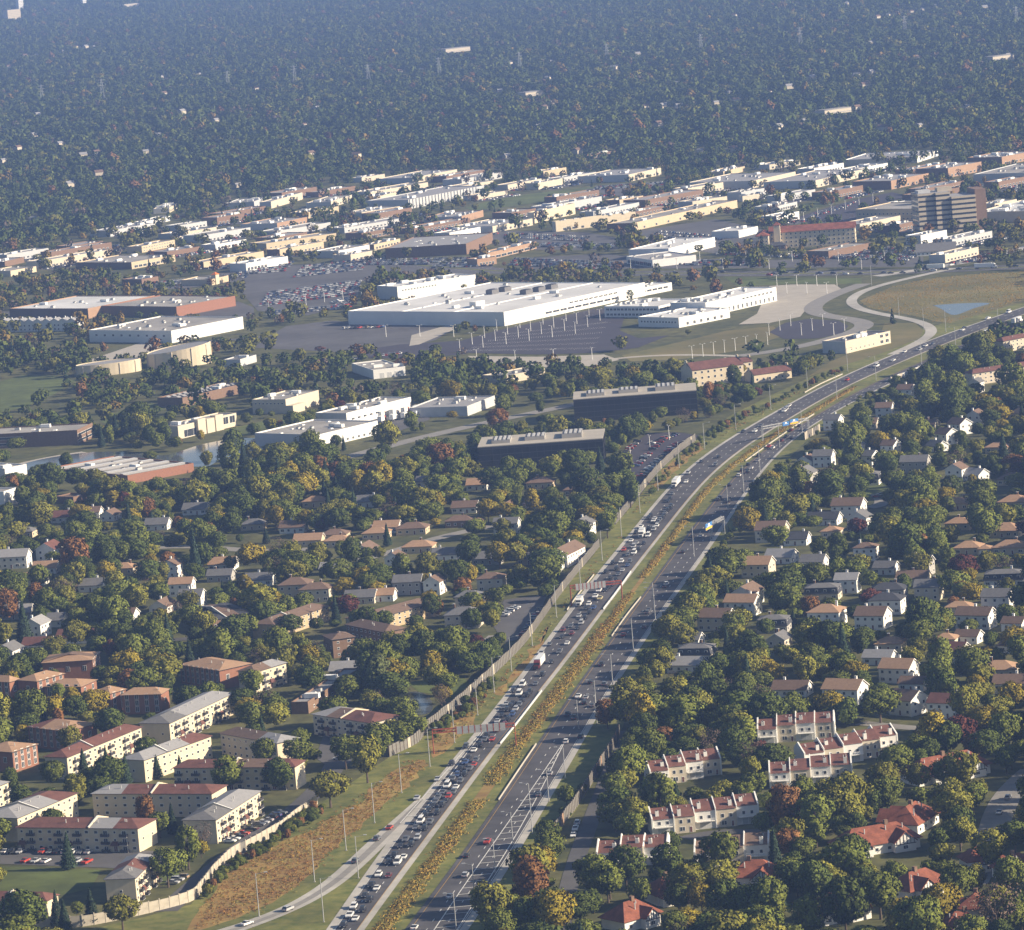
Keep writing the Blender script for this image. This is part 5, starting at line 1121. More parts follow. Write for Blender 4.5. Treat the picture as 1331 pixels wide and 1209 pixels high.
# ------------------------------------------------------------------ lamp posts
def lamp_mesh(H, arm, dbl=False):
    k = 1.35 if dbl else 1.15; p = MB(); p.tube((0, 0, 0), (0, 0, H), .17 * k, .11 * k, m_trim if dbl else m_steel, 6); p.box(-.3, .3, -.3, .3, 0, .35, m_conc)
    a = MB(); a.tube((0, 0, H - .3), (arm, 0, H + .3), .07, .06, m_steel, 4)
    h = MB(); h.box(arm - .2, arm + .9, -.22, .22, H + .2, H + .42, m_lgrey)
    if dbl: a.tube((0, 0, H - .3), (-arm, 0, H + .3), .07, .06, m_steel, 4); h.box(-arm - .9, -arm + .2, -.22, .22, H + .2, H + .42, m_lgrey)
    return p.mesh('pole'), a.mesh('arm'), h.mesh('lamp_head')
LM = {'road': lamp_mesh(14.5, 3.0), 'short': lamp_mesh(8.0, 1.2, True), 'mid': lamp_mesh(11.5, 2.4)}
def lamp(px, py, kind, rz, grp, lst):
    p = G(px, py); r_ = empty('lamp_post', (p[0], p[1], 0), rz)
    for n, me in zip(('pole', 'arm', 'lamp_head'), LM[kind]): link(n, me, r_)
    r_['category'] = 'lamp post'; r_['group'] = grp; lst.append((r_, px, py)); return r_
LL, LR, LP = [], [], []
for q in [(337,1192),(409,1147),(421,1199),(466,1142),(450,1106),(487,1070),(522,1031),(559,997),(591,966),(621,930),(642.6,900.7),(665,873),(692,840),(723.5,803),(754.7,762),(783,729),(808,698),(832,667),(855.5,638),(883,609),(916,584),(956.7,559),(1002,533),(1050,508),(1102,483),(1169,414),(1201,429),(1229.5,431.6),(1133,371)]:
    lamp(*q, 'road', R(-8 if q[1] > 560 else -25), 'lamp posts on the left side of the freeway', LL)
for q in [(692,1083.6),(667,1098.6),(644,1134.7),(617,1168),(593,1208),(734.8,1012),(713.5,1042),(690,1060),(776,941),(752.4,948),(797,897),(775,922),(823.5,848),(852,807),(851,800),(902.4,724),(947,668),(967,641),(988,614.7),(1013.5,582),(1043,565),(1088,519.6),(1138.8,494.7),(1198,473.6),(1242.6,455),(1298,430)]:
    lamp(*q, 'mid' if q[1] > 900 else 'road', R(172), 'lamp posts on the right side of the freeway', LR)
# car park lamps (double heads): rows on the dark sealed lot, the plaza and the office car parks
pl = []
for i in range(6):
    for j in range(4): pl.append((640 + i * 30 - j * 16 + 6, 431 + j * 8.5 - i * 4.5))
pl += [(1000 + i * 14, 436 - (i % 3) * 6) for i in range(8)] + [(1010 + i * 13, 372 + (i % 2) * 10) for i in range(7)] + [(900 + i * 14, 466 - i * 2.5) for i in range(8)]
pl += [(1045 + i * 18, 288 - i * 5) for i in range(6)] + [(480 + i * 22, 420 + (i % 2) * 18) for i in range(6)] + [(350 + i * 24, 405 - i * 4) for i in range(9)] + [(820 + i * 30, 350 - (i % 2) * 10) for i in range(12)] + [(820, 600), (845, 585), (870, 572), (620,470),(670,472),(720,470),(770,468)]
for q in pl: lamp(*q, 'short', R(random.choice((20, 110))), 'double-headed car park lamps', LP)
for lst, txt in ((LL, 'tall grey lamp post left of the freeway, %s from the bottom edge'), (LR, 'tall grey lamp post right of or between the carriageways, %s from the bottom'), (LP, 'double-headed car park lamp post, %s counting up from the lowest in the picture')):
    lst.sort(key=lambda t: -t[2])
    for i, (o, _, _) in enumerate(lst): o['label'] = txt % ordinal(i + 1)
# pylons far off
for i, q in enumerate([(56,140),(134,132),(297.5,122),(384,115),(480,114),(572,105),(676.7,98),(790,87),(912,74),(1041,65),(1177,50),(1322,38)]):
    p = G(*q); b = MB(); H = 34
    for sx in (-1, 1):
        for sy in (-1, 1): b.tube((sx * 3, sy * 3, 0), (sx * .6, sy * .6, H), .22, .15, m_steel, 4)
    for k in range(6):
        z0, z1 = H * k / 6, H * (k + 1) / 6; r0, r1 = 3 - 2.4 * k / 6, 3 - 2.4 * (k + 1) / 6
        for s in (-1, 1): b.tube((-r0, s * r0, z0), (r1, s * r1, z1), .12, .12, m_steel, 3); b.tube((s * r0, -r0, z0), (s * r1, r1, z1), .12, .12, m_steel, 3)
    r_ = empty('pylon', (p[0], p[1], 0), R(20)); b.build('tower', r_)
    for z in (H * .7, H * .83, H * .95): c = MB(); c.tube((-4.5, 0, z), (4.5, 0, z), .2, .2, m_steel, 4); c.build('cross_arm', r_)
    tag(r_, 'thin grey power pylon standing above the far woods, %s from the left' % ordinal(i + 1), 'pylon', 'power pylons in the far woods')
    pp = proj(p[0], p[1], 26); CLEAR.append((pp[0] - 4, pp[0] + 4, pp[1] - 6, pp[1] + 6, p[1], 1))

# ------------------------------------------------------------------ vehicles
def cm(n, c): return M('paint_' + n, c, .03, 1, .25, spec=.5)
PAINT = {'w': cm('white', (.78, .78, .77)), 's': cm('silver', (.42, .43, .45)), 'g': cm('grey', (.13, .14, .16)), 'k': cm('black', (.025, .027, .033)), 'r': cm('red', (.42, .05, .03)), 'd': cm('maroon', (.15, .03, .03)), 'b': cm('blue', (.05, .09, .22)), 'y': cm('yellow', (.55, .48, .25)), 't': cm('tan', (.35, .29, .2))}
CN = {'w': 'white', 's': 'silver', 'g': 'grey', 'k': 'black', 'r': 'red', 'd': 'maroon', 'b': 'blue', 'y': 'pale yellow', 't': 'tan'}
m_lamp = M('lamp_lens', (.8, .8, .78), .02, 1, .2); m_tail = M('tail_lens', (.5, .03, .02), .02, 1, .2)
def prof_mesh(name, prof, hw, m, top=None, inset=0.0):
    """a side profile (x, z) given width, pinched above the waist"""
    b = MB(); n = len(prof)
    def y(z): return hw - inset * max(0, (z - .85))
    Lf = [(x, -y(z), z) for x, z in prof]; Rt = [(x, y(z), z) for x, z in prof]
    b.poly(Lf, m); b.poly(Rt[::-1], m)
    for k in range(n):
        j = (k + 1) % n; b.poly([Lf[k], Rt[k], Rt[j], Lf[j]], m)
    return b.mesh(name)
def wheel_mesh(r):
    b = MB(); b.tube((0, -.13, 0), (0, .13, 0), r, r, m_tyre, 10); b.tube((0, -.15, 0), (0, -.135, 0), r * .55, r * .55, m_steel, 8); return b.mesh('wheel')
WH, WHB = wheel_mesh(.34), wheel_mesh(.5)
def lens(hw, x, z, m, nm, h=.16):
    b = MB(); b.box(x - .04, x + .04, -.2, .2, z, z + h, m); return b.mesh(nm)
CAR = {
 'sedan': ([(-2.3, .32), (2.3, .32), (2.35, .62), (2.2, .78), (1.0, .92), (-1.55, .95), (-2.25, .92), (-2.35, .6)], [(1.05, .90), (.35, 1.36), (-.75, 1.42), (-1.7, .93)], [(.32, 1.355), (-.74, 1.415), (-.74, 1.46), (.3, 1.40)], .90, 1.42),
 'suv': ([(-2.3, .38), (2.25, .38), (2.35, .75), (2.2, 1.0), (1.05, 1.08), (-2.2, 1.12), (-2.35, .7)], [(1.1, 1.05), (.45, 1.62), (-1.9, 1.66), (-2.25, 1.08)], [(.45, 1.61), (-1.9, 1.65), (-1.9, 1.74), (.4, 1.69)], .95, 1.38),
 'van': ([(-2.5, .38), (2.4, .38), (2.5, .8), (2.1, 1.1), (-2.45, 1.2), (-2.55, .7)], [(2.05, 1.08), (1.2, 1.85), (-2.35, 1.9), (-2.5, 1.15)], [(1.2, 1.84), (-2.35, 1.89), (-2.35, 2.02), (1.1, 1.98)], .98, 1.5),
 'pickup': ([(-2.8, .42), (2.7, .42), (2.8, .8), (2.6, 1.05), (1.2, 1.12), (-2.75, 1.1), (-2.85, .7)], [(1.25, 1.08), (.7, 1.66), (-.55, 1.7), (-.85, 1.1)], [(.7, 1.65), (-.55, 1.69), (-.55, 1.78), (.65, 1.74)], .98, 1.7)}
CM = {}
for k, (bp, cp_, rp, hw, wb) in CAR.items():
    CM[k] = (prof_mesh('body', bp, hw, PAINT['w']), prof_mesh('cabin_glass', cp_, hw - .06, m_glass, None, .28), prof_mesh('roof_panel', rp, hw - .02, PAINT['w'], None, .28), lens(hw, bp[2][0] - .02, .62, m_lamp, 'headlight'), lens(hw, bp[-1][0] + .02, .68, m_tail, 'tail_light'), wb, hw, bp)
def car(x, y, rz, kind, colr, parts=True):
    bo, gl, ro, hl, tl, wb, hw, bp = CM[kind]
    r_ = empty('car' if kind not in ('van', 'pickup') else {'van': 'van', 'pickup': 'pickup_truck'}[kind], (x, y, .2), rz)
    for nm, me in (('body', bo), ('roof_panel', ro)):
        o = link(nm, me, r_); o.material_slots[0].link = 'OBJECT'; o.material_slots[0].material = PAINT[colr]
    link('cabin_glass', gl, r_)
    if parts:
        for sx in (-1, 1):
            for sy in (-1, 1): link('wheel', WH, r_, (sx * wb, sy * (hw - .1), .34))
        for sy in (-1, 1): link('headlight', hl, r_, (0, sy * (hw - .3), 0)); link('tail_light', tl, r_, (0, sy * (hw - .3), 0))
    r_['category'] = {'van': 'van', 'pickup': 'pickup'}.get(kind, 'car')
    return r_
def truck(x, y, rz, Lt, colr='w', cab='w'):
    r_ = empty('lorry', (x, y, .2), rz)
    b = MB(); b.box(-Lt - .2, -.2, -1.28, 1.28, 1.15, 4.0, PAINT['w']); b.build('trailer', r_)
    b = MB(); b.box(-Lt, 0, -.5, .5, .75, 1.14, m_dark); b.build('chassis', r_)
    b = MB(); b.box(.15, 2.3, -1.2, 1.2, .7, 3.0, PAINT[cab]); b.frustum((.15, 2.3, -1.2, 1.2), 3.0, (.15, 1.3, -1.1, 1.1), 3.8, PAINT[cab]); b.box(2.3, 3.6, -1.0, 1.0, .6, 1.9, PAINT[cab]); b.build('cab', r_)
    b = MB(); b.box(2.28, 2.36, -1.05, 1.05, 2.0, 2.9, m_glass); b.box(1.2, 2.1, -1.24, -1.18, 2.0, 2.8, m_glass); b.box(1.2, 2.1, 1.18, 1.24, 2.0, 2.8, m_glass); b.build('windscreen', r_)
    b = MB(); b.box(3.58, 3.66, -.7, .7, .8, 1.7, m_dark); b.build('grille', r_)
    for xx in ([2.7, .5, -.6, -Lt + .9, -Lt + 2.2] if Lt > 9 else [2.4, -Lt + 1.4]):
        for s in (-1, 1): link('wheel', WHB, r_, (xx, s * 1.1, .5))
    r_['category'] = 'lorry'; return r_
def conv(lst, o, s): return [(o[0] + t[0] / s, o[1] + t[1] / s, t[2]) for t in lst]
A1 = conv([(488,545,'k'),(515,500,'w'),(540,515,'w'),(532,463,'w'),(570,478,'k'),(600,433,'k'),(580,415,'k'),(632,383,'w'),(610,370,'k'),(683,328,'d'),(640,325,'w'),(683,272,'k'),(723,272,'W'),(748,248,'w'),(708,240,'k'),(735,200,'k'),(780,195,'k'),(808,165,'s'),(758,172,'g'),(838,125,'k'),(800,120,'g'),(862,97,'g'),(822,95,'w'),(842,67,'k'),(893,57,'k'),(868,33,'k'),(920,15,'k'),(890,3,'g')], (300, 1040), 3.3275)
A1 += conv([(350,523,'s'),(452,430,'s'),(520,355,'k'),(592,268,'g'),(632,287,'w'),(663,262,'k'),(605,325,'k'),(643,337,'g'),(590,348,'b'),(632,358,'r'),(565,380,'k'),(612,378,'g'),(585,407,'k'),(548,412,'b'),(528,427,'g'),(565,440,'g'),(500,465,'W'),(543,470,'w'),(478,495,'g'),(530,495,'g'),(507,517,'r'),(448,530,'g'),(485,548,'k'),(423,570,'k'),(695,215,'k'),(722,233,'r'),(685,235,'g'),(745,188,'d'),(742,170,'s'),(783,163,'d'),(748,143,'s'),(800,135,'k'),(770,115,'k'),(822,110,'b'),(795,88,'k'),(838,85,'s'),(818,62,'k'),(787,65,'s'),(862,55,'g'),(855,10,'w'),(900,8,'k')], (450, 900), 3.803)
A1 += conv([(405,598,'g'),(435,595,'k'),(482,585,'k'),(445,525,'k'),(523,537,'k'),(492,497,'W'),(557,490,'g'),(590,445,'k'),(635,382,'k'),(585,337,'s'),(675,332,'g'),(625,295,'g'),(712,290,'w'),(687,258,'k'),(735,243,'d'),(692,225,'d'),(730,205,'g'),(762,215,'k'),(782,190,'s'),(800,165,'k'),(770,155,'s'),(823,138,'k'),(843,115,'b'),(803,118,'k'),(820,97,'w'),(875,68,'y'),(852,58,'w'),(870,30,'W'),(910,15,'k'),(930,5,'k')], (550, 760), 3.803)
A1 += conv([(515,465,'k'),(535,468,'k'),(550,455,'g'),(472,450,'k'),(545,422,'k'),(572,430,'k'),(585,405,'g'),(523,393,'k'),(605,385,'s'),(575,378,'k'),(557,350,'k'),(600,342,'w'),(630,360,'b'),(642,342,'g'),(633,308,'g'),(663,300,'W'),(612,284,'r'),(685,283,'k'),(660,268,'s'),(675,250,'s'),(648,238,'w'),(710,250,'k'),(733,215,'w'),(672,198,'k'),(760,183,'s'),(697,170,'w'),(735,177,'k'),(775,165,'w'),(785,143,'g'),(763,135,'w'),(800,130,'k'),(740,120,'k'),(815,100,'g'),(830,85,'k'),(843,70,'k'),(835,37,'k'),(850,5,'g')], (650, 640), 3.803)
A1 += conv([(245,577,'k'),(268,590,'w'),(297,592,'g'),(315,570,'k'),(347,535,'k'),(342,493,'k'),(500,303,'k'),(425,403,'w'),(435,360,'s'),(585,280,'k'),(570,320,'g'),(707,153,'k'),(765,153,'w'),(795,125,'g'),(915,48,'s'),(930,28,'w')], (780, 520), 3.803)
A1 += conv([(150,507,'w'),(165,487,'s'),(457,355,'r'),(602,287,'w'),(685,257,'w'),(740,215,'w'),(845,185,'w'),(815,205,'s'),(880,178,'g'),(1027,107,'w'),(1035,97,'k'),(1152,50,'w'),(1255,20,'w')], (981, 400), 3.803)
RMP = conv([(70,535,'w'),(248,473,'s'),(540,265,'g'),(633,168,'g'),(687,120,'r')], (300, 1040), 3.3275)
B1 = conv([(795,553,'w'),(948,418,'w'),(1015,327,'s'),(1020,242,'k'),(1110,182,'r')], (300, 1040), 3.3275)
B1 += conv([(953,507,'g'),(1007,402,'s'),(1088,245,'w'),(1160,220,'k'),(1130,127,'k'),(1095,110,'k'),(1180,52,'k'),(1217,65,'g'),(1185,27,'s'),(1148,22,'w')], (450, 900), 3.803)
B1 += conv([(897,492,'g'),(828,483,'k'),(883,395,'k'),(990,248,'r'),(1095,208,'k'),(1112,130,'g'),(1200,3,'k')], (550, 760), 3.803)
B1 += conv([(733,588,'g'),(820,458,'w'),(905,293,'k'),(953,217,'k'),(993,215,'w'),(1130,42,'k'),(1085,30,'k')], (650, 640), 3.803)
B1 += conv([(588,487,'k'),(640,420,'k'),(640,493,'k'),(687,372,'w'),(730,355,'k'),(747,335,'w'),(703,345,'k'),(733,318,'k'),(778,298,'s'),(785,272,'k'),(853,235,'w'),(835,228,'r'),(897,200,'d'),(945,185,'k'),(945,148,'d'),(985,125,'k'),(920,180,'k')], (780, 520), 3.803)
def on_road(px, py, A, flip):
    p = g2((px, py + 2)); i = int(np.argmin(np.linalg.norm(A - p, axis=1))); i = min(max(i, 1), len(A) - 2)
    t = A[i + 1] - A[i - 1]; t /= np.linalg.norm(t); n = np.array([-t[1], t[0]])
    return p, t, n, (p - A[i]) @ t + i * np.linalg.norm(A[2] - A[1]), (p - A[i]) @ n
def place(lst, A, flip, road_name, grp, lim=None):
    A = resample(A, 800); sp = np.linalg.norm(A[2] - A[1]); it = []
    for px, py, c in lst:
        p, t, n, s, l = on_road(px, py, A, flip)
        if lim: l = max(-lim, min(lim, l))
        it.append([s, l, c, px, py])
    it.sort(key=lambda v: v[0])
    for _ in range(25):
        for i in range(len(it)):
            for j in range(i + 1, min(i + 6, len(it))):
                if abs(it[i][1] - it[j][1]) < 2.3 and it[j][0] - it[i][0] < 6.2:
                    if abs(it[i][1] - it[j][1]) > 1.1: sgn = .1 if it[i][1] > it[j][1] else -.1; it[i][1] += sgn; it[j][1] -= sgn
                    it[j][0] += .25; it[i][0] -= .25
    cnt = {}
    for s, l, c, px, py in it:
        i = min(max(s / sp, 1), 797); k = int(i); a = A[k] + (A[k + 1] - A[k]) * (i - k); t = A[k + 1] - A[k - 1]; t /= np.linalg.norm(t); n = np.array([-t[1], t[0]])
        p = a + n * l; kind = random.choice(['sedan', 'sedan', 'suv', 'suv', 'sedan', 'van' if c in 'ws' else 'suv', 'pickup'])
        if c == 'W': kind = 'van'; c = 'w'
        o = car(p[0], p[1], math.atan2(t[1], t[0]) + (math.pi if flip else 0), kind, c)
        if c == 'w' and kind == 'van' and grp.startswith('jam'): o.scale = (1.12, 1.05, 1.2)
        nm = {'van': 'van', 'pickup': 'pickup'}.get(kind, 'car'); cnt[(c, nm)] = cnt.get((c, nm), 0) + 1
        o['label'] = '%s %s %s, %s such from the bottom' % (CN[c], nm, road_name, ordinal(cnt[(c, nm)])); o['group'] = grp
place(A1, cl, True, 'on the jammed left carriageway', 'jammed cars on the left carriageway')
place(B1, (SP['R0'] + SP['R2']) / 2, False, 'on the right carriageway', 'cars on the right carriageway')
place(RMP, (ra + rb) / 2, True, 'on the curving exit ramp', 'cars on the exit ramp', 2)
ART = conv([(95,208,'k'),(125,212,'g'),(152,203,'k'),(208,203,'k'),(250,195,'w'),(320,207,'b'),(390,207,'k'),(450,210,'w'),(523,208,'k'),(640,203,'g'),(732,203,'k'),(1010,185,'k'),(945,187,'k'),(885,193,'w'),(1290,172,'k'),(30,225,'r'),(655,212,'k'),(180,182,'w')], (981, 300), 3.803) + [(940 - i * 21, 353 + (i % 3) * 3, 'kwgsbw'[i % 6]) for i in range(14)]
place(ART, artc, False, 'on the wide cross road, upper right', 'cars on the wide cross road', 13)
ART2 = conv([(990,165,'w'),(1100,137,'w'),(1150,125,'s'),(1180,120,'w'),(1220,122,'w'),(1285,97,'w'),(1020,160,'g')], (981, 300), 3.803)
place(ART2, art2c, False, 'on the slip road, upper right', 'cars on the slip road', 4)
for lb, px, py, A, fl, Lt, cab in [('white lorry with reddish cab in the jam below centre', 699, 868, cl, True, 13, 'd'), ('white lorry with white cab higher up the left carriageway', 877, 632, cl, True, 13, 'w'), ('small white box lorry just below the upper red gantry', 753, 786, cl, True, 6, 'w'), ('white box van lorry in the jam above the upper gantry', 834, 697, cl, True, 5.5, 'w'), ('white lorry on the far right carriageway left of the edge', 1288, 433, (SP['R0'] + SP['R2']) / 2, False, 13, 'b'), ('white lorry touching the right edge on the right carriageway', 1326, 417, (SP['R0'] + SP['R2']) / 2, False, 13, 'w'), ('white lorry on the wide cross road beside the slip road', 1205, 349, artc, True, 13, 'k'), ('white lorry on the wide cross road, rightmost', 1290, 347, artc, False, 13, 'w')]:
    p, t, n, s, l = on_road(px, py, resample(A, 800), fl)
    o = truck(p[0], p[1], math.atan2(t[1], t[0]) + (math.pi if fl else 0), Lt, 'w', cab); tag(o, lb, 'lorry', 'lorries on the roads')
# delivery trucks parked in the yard
for i in range(11):
    p = G(498 + (i % 6) * 15, 549 - (i % 6) * 2.4 - (i // 6) * 7); o = truck(p[0], p[1], R(70), 5.5, 'w', 'w' if i % 2 else 'r')
    o['category'] = 'lorry'; o['group'] = 'delivery trucks in the yard'; o['label'] = 'white delivery truck parked in the yard, %s from the left in the %s row' % (ordinal(i % 6 + 1), 'front' if i < 6 else 'back')
# parked cars: explicit rows near, masses far
PK = []
def park_row(a, b, n, ang, grp, txt, fill=.92, cols='kkgswwrbst'):
    pa, pb = g2(a), g2(b); k = 0; dd = pb - pa; Ld = float(np.linalg.norm(dd)); par_ = ang in (80, 60) and n < 4 or 'street' in txt
    n = max(1, min(n, int(Ld / (6.4 if par_ else 2.8)))); ang = math.degrees(math.atan2(dd[1], dd[0])) + (0 if par_ else 90)
    for i in range(n):
        if random.random() > fill: continue
        p = pa + (pb - pa) * (i + .5) / n; k += 1
        o = car(p[0], p[1], R(ang) + random.choice((0, math.pi)), random.choice(['sedan', 'suv', 'suv', 'sedan', 'pickup']), c := random.choice(cols), parts=True)
        o['group'] = grp; o['label'] = '%s car parked %s, %s from the left' % (CN[c], txt, ordinal(k)); PK.append(o)
park_row((2,1109),(120,1110),14,60,'cars in the apartment car park','in the upper row below the balcony block')
park_row((0,1120),(120,1123),9,60,'cars in the apartment car park','in the lower row beside the lawn',.85,'krwgrs')
park_row((296,1097),(366,1058),13,20,'cars parked along the alley','along the alley beside the balcony block')
park_row((222,1151),(240,1141),4,20,'cars by the patchwork-roofed block','beside the patchwork-roofed block')
park_row((428,965),(448,963),4,70,'cars by the pond-side block','in the upper row near the pond-side block',.95,'wwsg')
park_row((438,990),(452,980),3,20,'cars by the pond-side block','in the lower row near the pond-side block',.95,'wws')
park_row((652,803),(672,790),5,70,'cars in the small lot by the wooden wall','in the small lot left row',.95,'wsw')
park_row((680,830),(706,790),9,30,'cars in the small lot by the wooden wall','in the small lot along the wooden wall')
for r0, (a, b, n) in enumerate([((822,612),(862,572),13), ((832,622),(880,577),14), ((845,578),(880,566),9), ((806,596),(830,574),7)]):
    park_row(a, b, n, 30, 'cars in the black office car park', ['in the black office middle row', 'in the black office wall row', 'in the black office back row', 'in the black office glass row'][r0], .8)
park_row((1137,648),(1160,640),4,10,'cars in the cul-de-sac','in the cul-de-sac on the right',1,'wwsr')
park_row((744,1092),(752,1068),3,80,'cars on the townhouse street','on the townhouse street by the noise wall',1,'wws')
park_row((1005,772),(1016,752),3,70,'cars in the driveway','in the driveway right of the freeway',1,'sws')
park_row((800,995),(806,978),1,80,'van by the noise wall','by the right wooden noise wall',1,'w')
park_row((1293,1068),(1316,1030),2,60,'cars on the curved street','on the curved street, lower right',1,'bs')
park_row((445,428),(500,426),14,50,'cars in the lot left of the warehouse','in the lot left of the huge warehouse')
mass = MB()
def mass_car(x, y, rz, m):
    c, s = math.cos(rz), math.sin(rz)
    k = len(mass.v); mass.frustum((-2.2, 2.2, -.9, .9), .3, (-2.1, 2.0, -.85, .85), .95, m); mass.frustum((-1.9, 1.1, -.8, .8), .95, (-1.4, .4, -.65, .65), 1.5, m_glass, m)
    for i in range(k, len(mass.v)): vx, vy, vz = mass.v[i]; mass.v[i] = (x + c * vx - s * vy, y + s * vx + c * vy, vz + .15)
mp = [PAINT[c] for c in 'wwwsskgkrb']
def mass_lot(a, b, c, rows, n, fill=.8):
    pa, pb, pc = g2(a), g2(b), g2(c); u = pb - pa; v = pc - pa; ang = math.atan2(v[1], v[0])
    for r in range(rows):
        for i in range(n):
            if random.random() < fill:
                p = pa + u * (i + .5) / n + v * (r + .5) / rows
                mass_car(p[0], p[1], ang, random.choice(mp))
for t in [((335,400),(460,384),(350,380),8,50), ((470,398),(455,388),(440,402),3,12), ((345,412),(440,404),(350,405),2,36), ((500,343),(640,341),(505,337),3,50), ((240,352),(300,350),(246,345),3,22), ((700,322),(800,324),(705,316),3,36), ((930,332),(1000,334),(935,326),3,24), ((1290,256),(1331,250),(1294,252),2,16), ((455,470),(520,462),(460,466),1,18), ((380,362),(470,352),(395,346),7,34), ((560,350),(640,347),(565,343),3,30), ((660,346),(800,352),(670,336),4,60), ((300,360),(370,354),(315,346),5,30), ((820,345),(990,347),(830,338),3,60), ((1045,286),(1100,270),(1060,278),4,20), ((835,312),(925,320),(860,300),4,26), ((770,248),(880,240),(775,243),3,40), ((180,375),(320,362),(190,368),3,40), ((50,417),(150,410),(55,412),2,34), ((1000,335),(1180,340),(1010,330),3,50), ((470,345),(556,345),(476,339),4,30), ((650,310),(760,315),(660,303),3,34), ((1110,330),(1190,335),(1115,318),4,22)]: mass_lot(*t)
for a, rz in LOTS:
    a0, a1, a3 = np.array(a[0]), np.array(a[1]), np.array(a[3]); n_ = int(np.linalg.norm(a1 - a0) / 2.9)
    for r in (.35, .85):
        for i in range(n_):
            if random.random() < .6: p = a0 + (a1 - a0) * (i + .5) / n_ + (a3 - a0) * r; mass_car(p[0], p[1], rz + math.pi / 2, random.choice(mp))
o = mass.build('parked_cars'); o['kind'] = 'stuff'; o['label'] = 'hundreds of distant parked cars filling the dealers lots and car parks'; o['category'] = 'cars'
# small pale houses peeping out of the far woods
fh = MB(); fh.box(-6, 6, -4.5, 4.5, 0, 5.5, m_beige); fhm = fh.mesh('wall'); fr = MB(); gable_roof(fr, -6, 6, 9, 5.5, 8.5, m_rlgrey); frm = fr.mesh('roof')
fr2 = MB(); gable_roof(fr2, -6, 6, 9, 5.5, 8.5, m_rbrown); frm2 = fr2.mesh('roof')
FH = conv([(95,215,0),(140,210,0),(240,195,0),(290,180,0),(330,180,0),(360,178,0),(35,255,0),(620,295,0),(765,285,0),(630,362,0),(145,440,0),(410,385,0),(985,340,0),(700,432,0),(830,465,0),(1170,480,0),(1220,418,0),(130,520,0),(70,570,0),(230,555,0),(320,600,0),(370,590,0),(560,585,0),(12,620,0),(480,525,0),(610,520,0),(270,713,0),(380,670,0),(130,845,0),(1245,672,0),(1195,595,0),(915,715,0)], (0, 0), 2.958)
FH += conv([(655,245,0),(235,275,0),(320,265,0),(805,300,0),(790,415,0),(830,400,0),(775,490,0),(920,585,0),(1110,640,0),(970,648,0),(1180,410,0),(1250,410,0),(1310,412,0),(1230,480,0),(1060,262,0),(1150,208,0),(570,490,0),(815,235,0),(620,350,0),(70,600,0),(650,605,0),(1300,318,0)], (440, 0), 2.958)
FH += conv([(770,65,0),(810,55,0),(850,50,0),(900,42,0),(940,35,0),(985,25,0),(220,58,0),(420,128,0),(740,165,0),(915,222,0),(690,290,0),(745,280,0),(720,328,0),(520,300,0),(430,335,0),(355,352,0),(200,355,0),(150,395,0),(225,385,0),(540,435,0),(600,430,0),(690,415,0),(490,465,0),(390,490,0),(1045,355,0),(1110,412,0),(930,482,0),(790,495,0),(320,490,0),(90,580,0),(215,575,0),(1270,210,0),(650,12,0),(450,12,0),(1180,30,0)], (880, 0), 2.951)
for i, (px, py, _) in enumerate(FH):
    if py > np.interp(px, [0, 200, 330, 480, 700, 870, 1000, 1331], [318, 270, 242, 212, 204, 212, 195, 180]): continue
    p = G(px, py + 2); r_ = empty('far_house', (p[0], p[1], 0), R(random.choice((20, 35, 50, -30)))); link('wall', fhm, r_); link('roof', frm if i % 3 else frm2, r_)
    r_.scale = (random.uniform(.45, .8),) * 3
    r_['category'] = 'house'; r_['group'] = 'pale houses in the far woods'; register(r_, -5, 5, -4, 4, 5, None, .97); ALL.append((r_, 'tiny pale far house', px, py))

# ------------------------------------------------------------------ trees
def leaf_mat(name, c, c2, isl=.35):
    m = M(name, c, .18, .35, .8, spec=.15, c2=c2, island=isl, objrand=.22); return m
LEAF = {'dark': leaf_mat('leaf_dark_green', (.050, .074, .014), (.086, .108, .021)), 'mid': leaf_mat('leaf_mid_green', (.085, .112, .018), (.138, .154, .027)), 'olive': leaf_mat('leaf_yellow_green', (.135, .142, .020), (.195, .185, .030)),
        'gold': leaf_mat('leaf_gold', (.20, .165, .016), (.29, .225, .026), .35), 'rust': leaf_mat('leaf_rust', (.17, .075, .03), (.23, .12, .04)), 'bare': leaf_mat('twig_grey_brown', (.115, .085, .065), (.15, .105, .085)),
        'maroon': leaf_mat('leaf_maroon', (.07, .022, .018), (.10, .035, .025)), 'spruce': leaf_mat('needle_dark', (.022, .040, .022), (.034, .055, .030)), 'willow': leaf_mat('leaf_willow', (.085, .105, .035), (.11, .125, .045))}
LEAFF = {}
for k_, (a_, b_) in {'dark': ((.050, .074, .016), (.070, .092, .020)), 'mid': ((.068, .092, .018), (.095, .115, .024)), 'olive': ((.105, .112, .022), (.14, .135, .028)), 'gold': ((.17, .12, .03), (.22, .15, .035)), 'rust': ((.14, .075, .035), (.18, .10, .04)), 'bare': ((.11, .085, .065), (.13, .10, .08)), 'maroon': ((.08, .035, .025), (.10, .045, .03)), 'spruce': ((.030, .048, .024), (.040, .060, .030)), 'willow': ((.085, .105, .035), (.11, .125, .045))}.items():
    LEAFF[k_] = M('distant_' + k_, a_, .12, .2, .85, spec=.1, c2=b_, island=.12, objrand=.14)
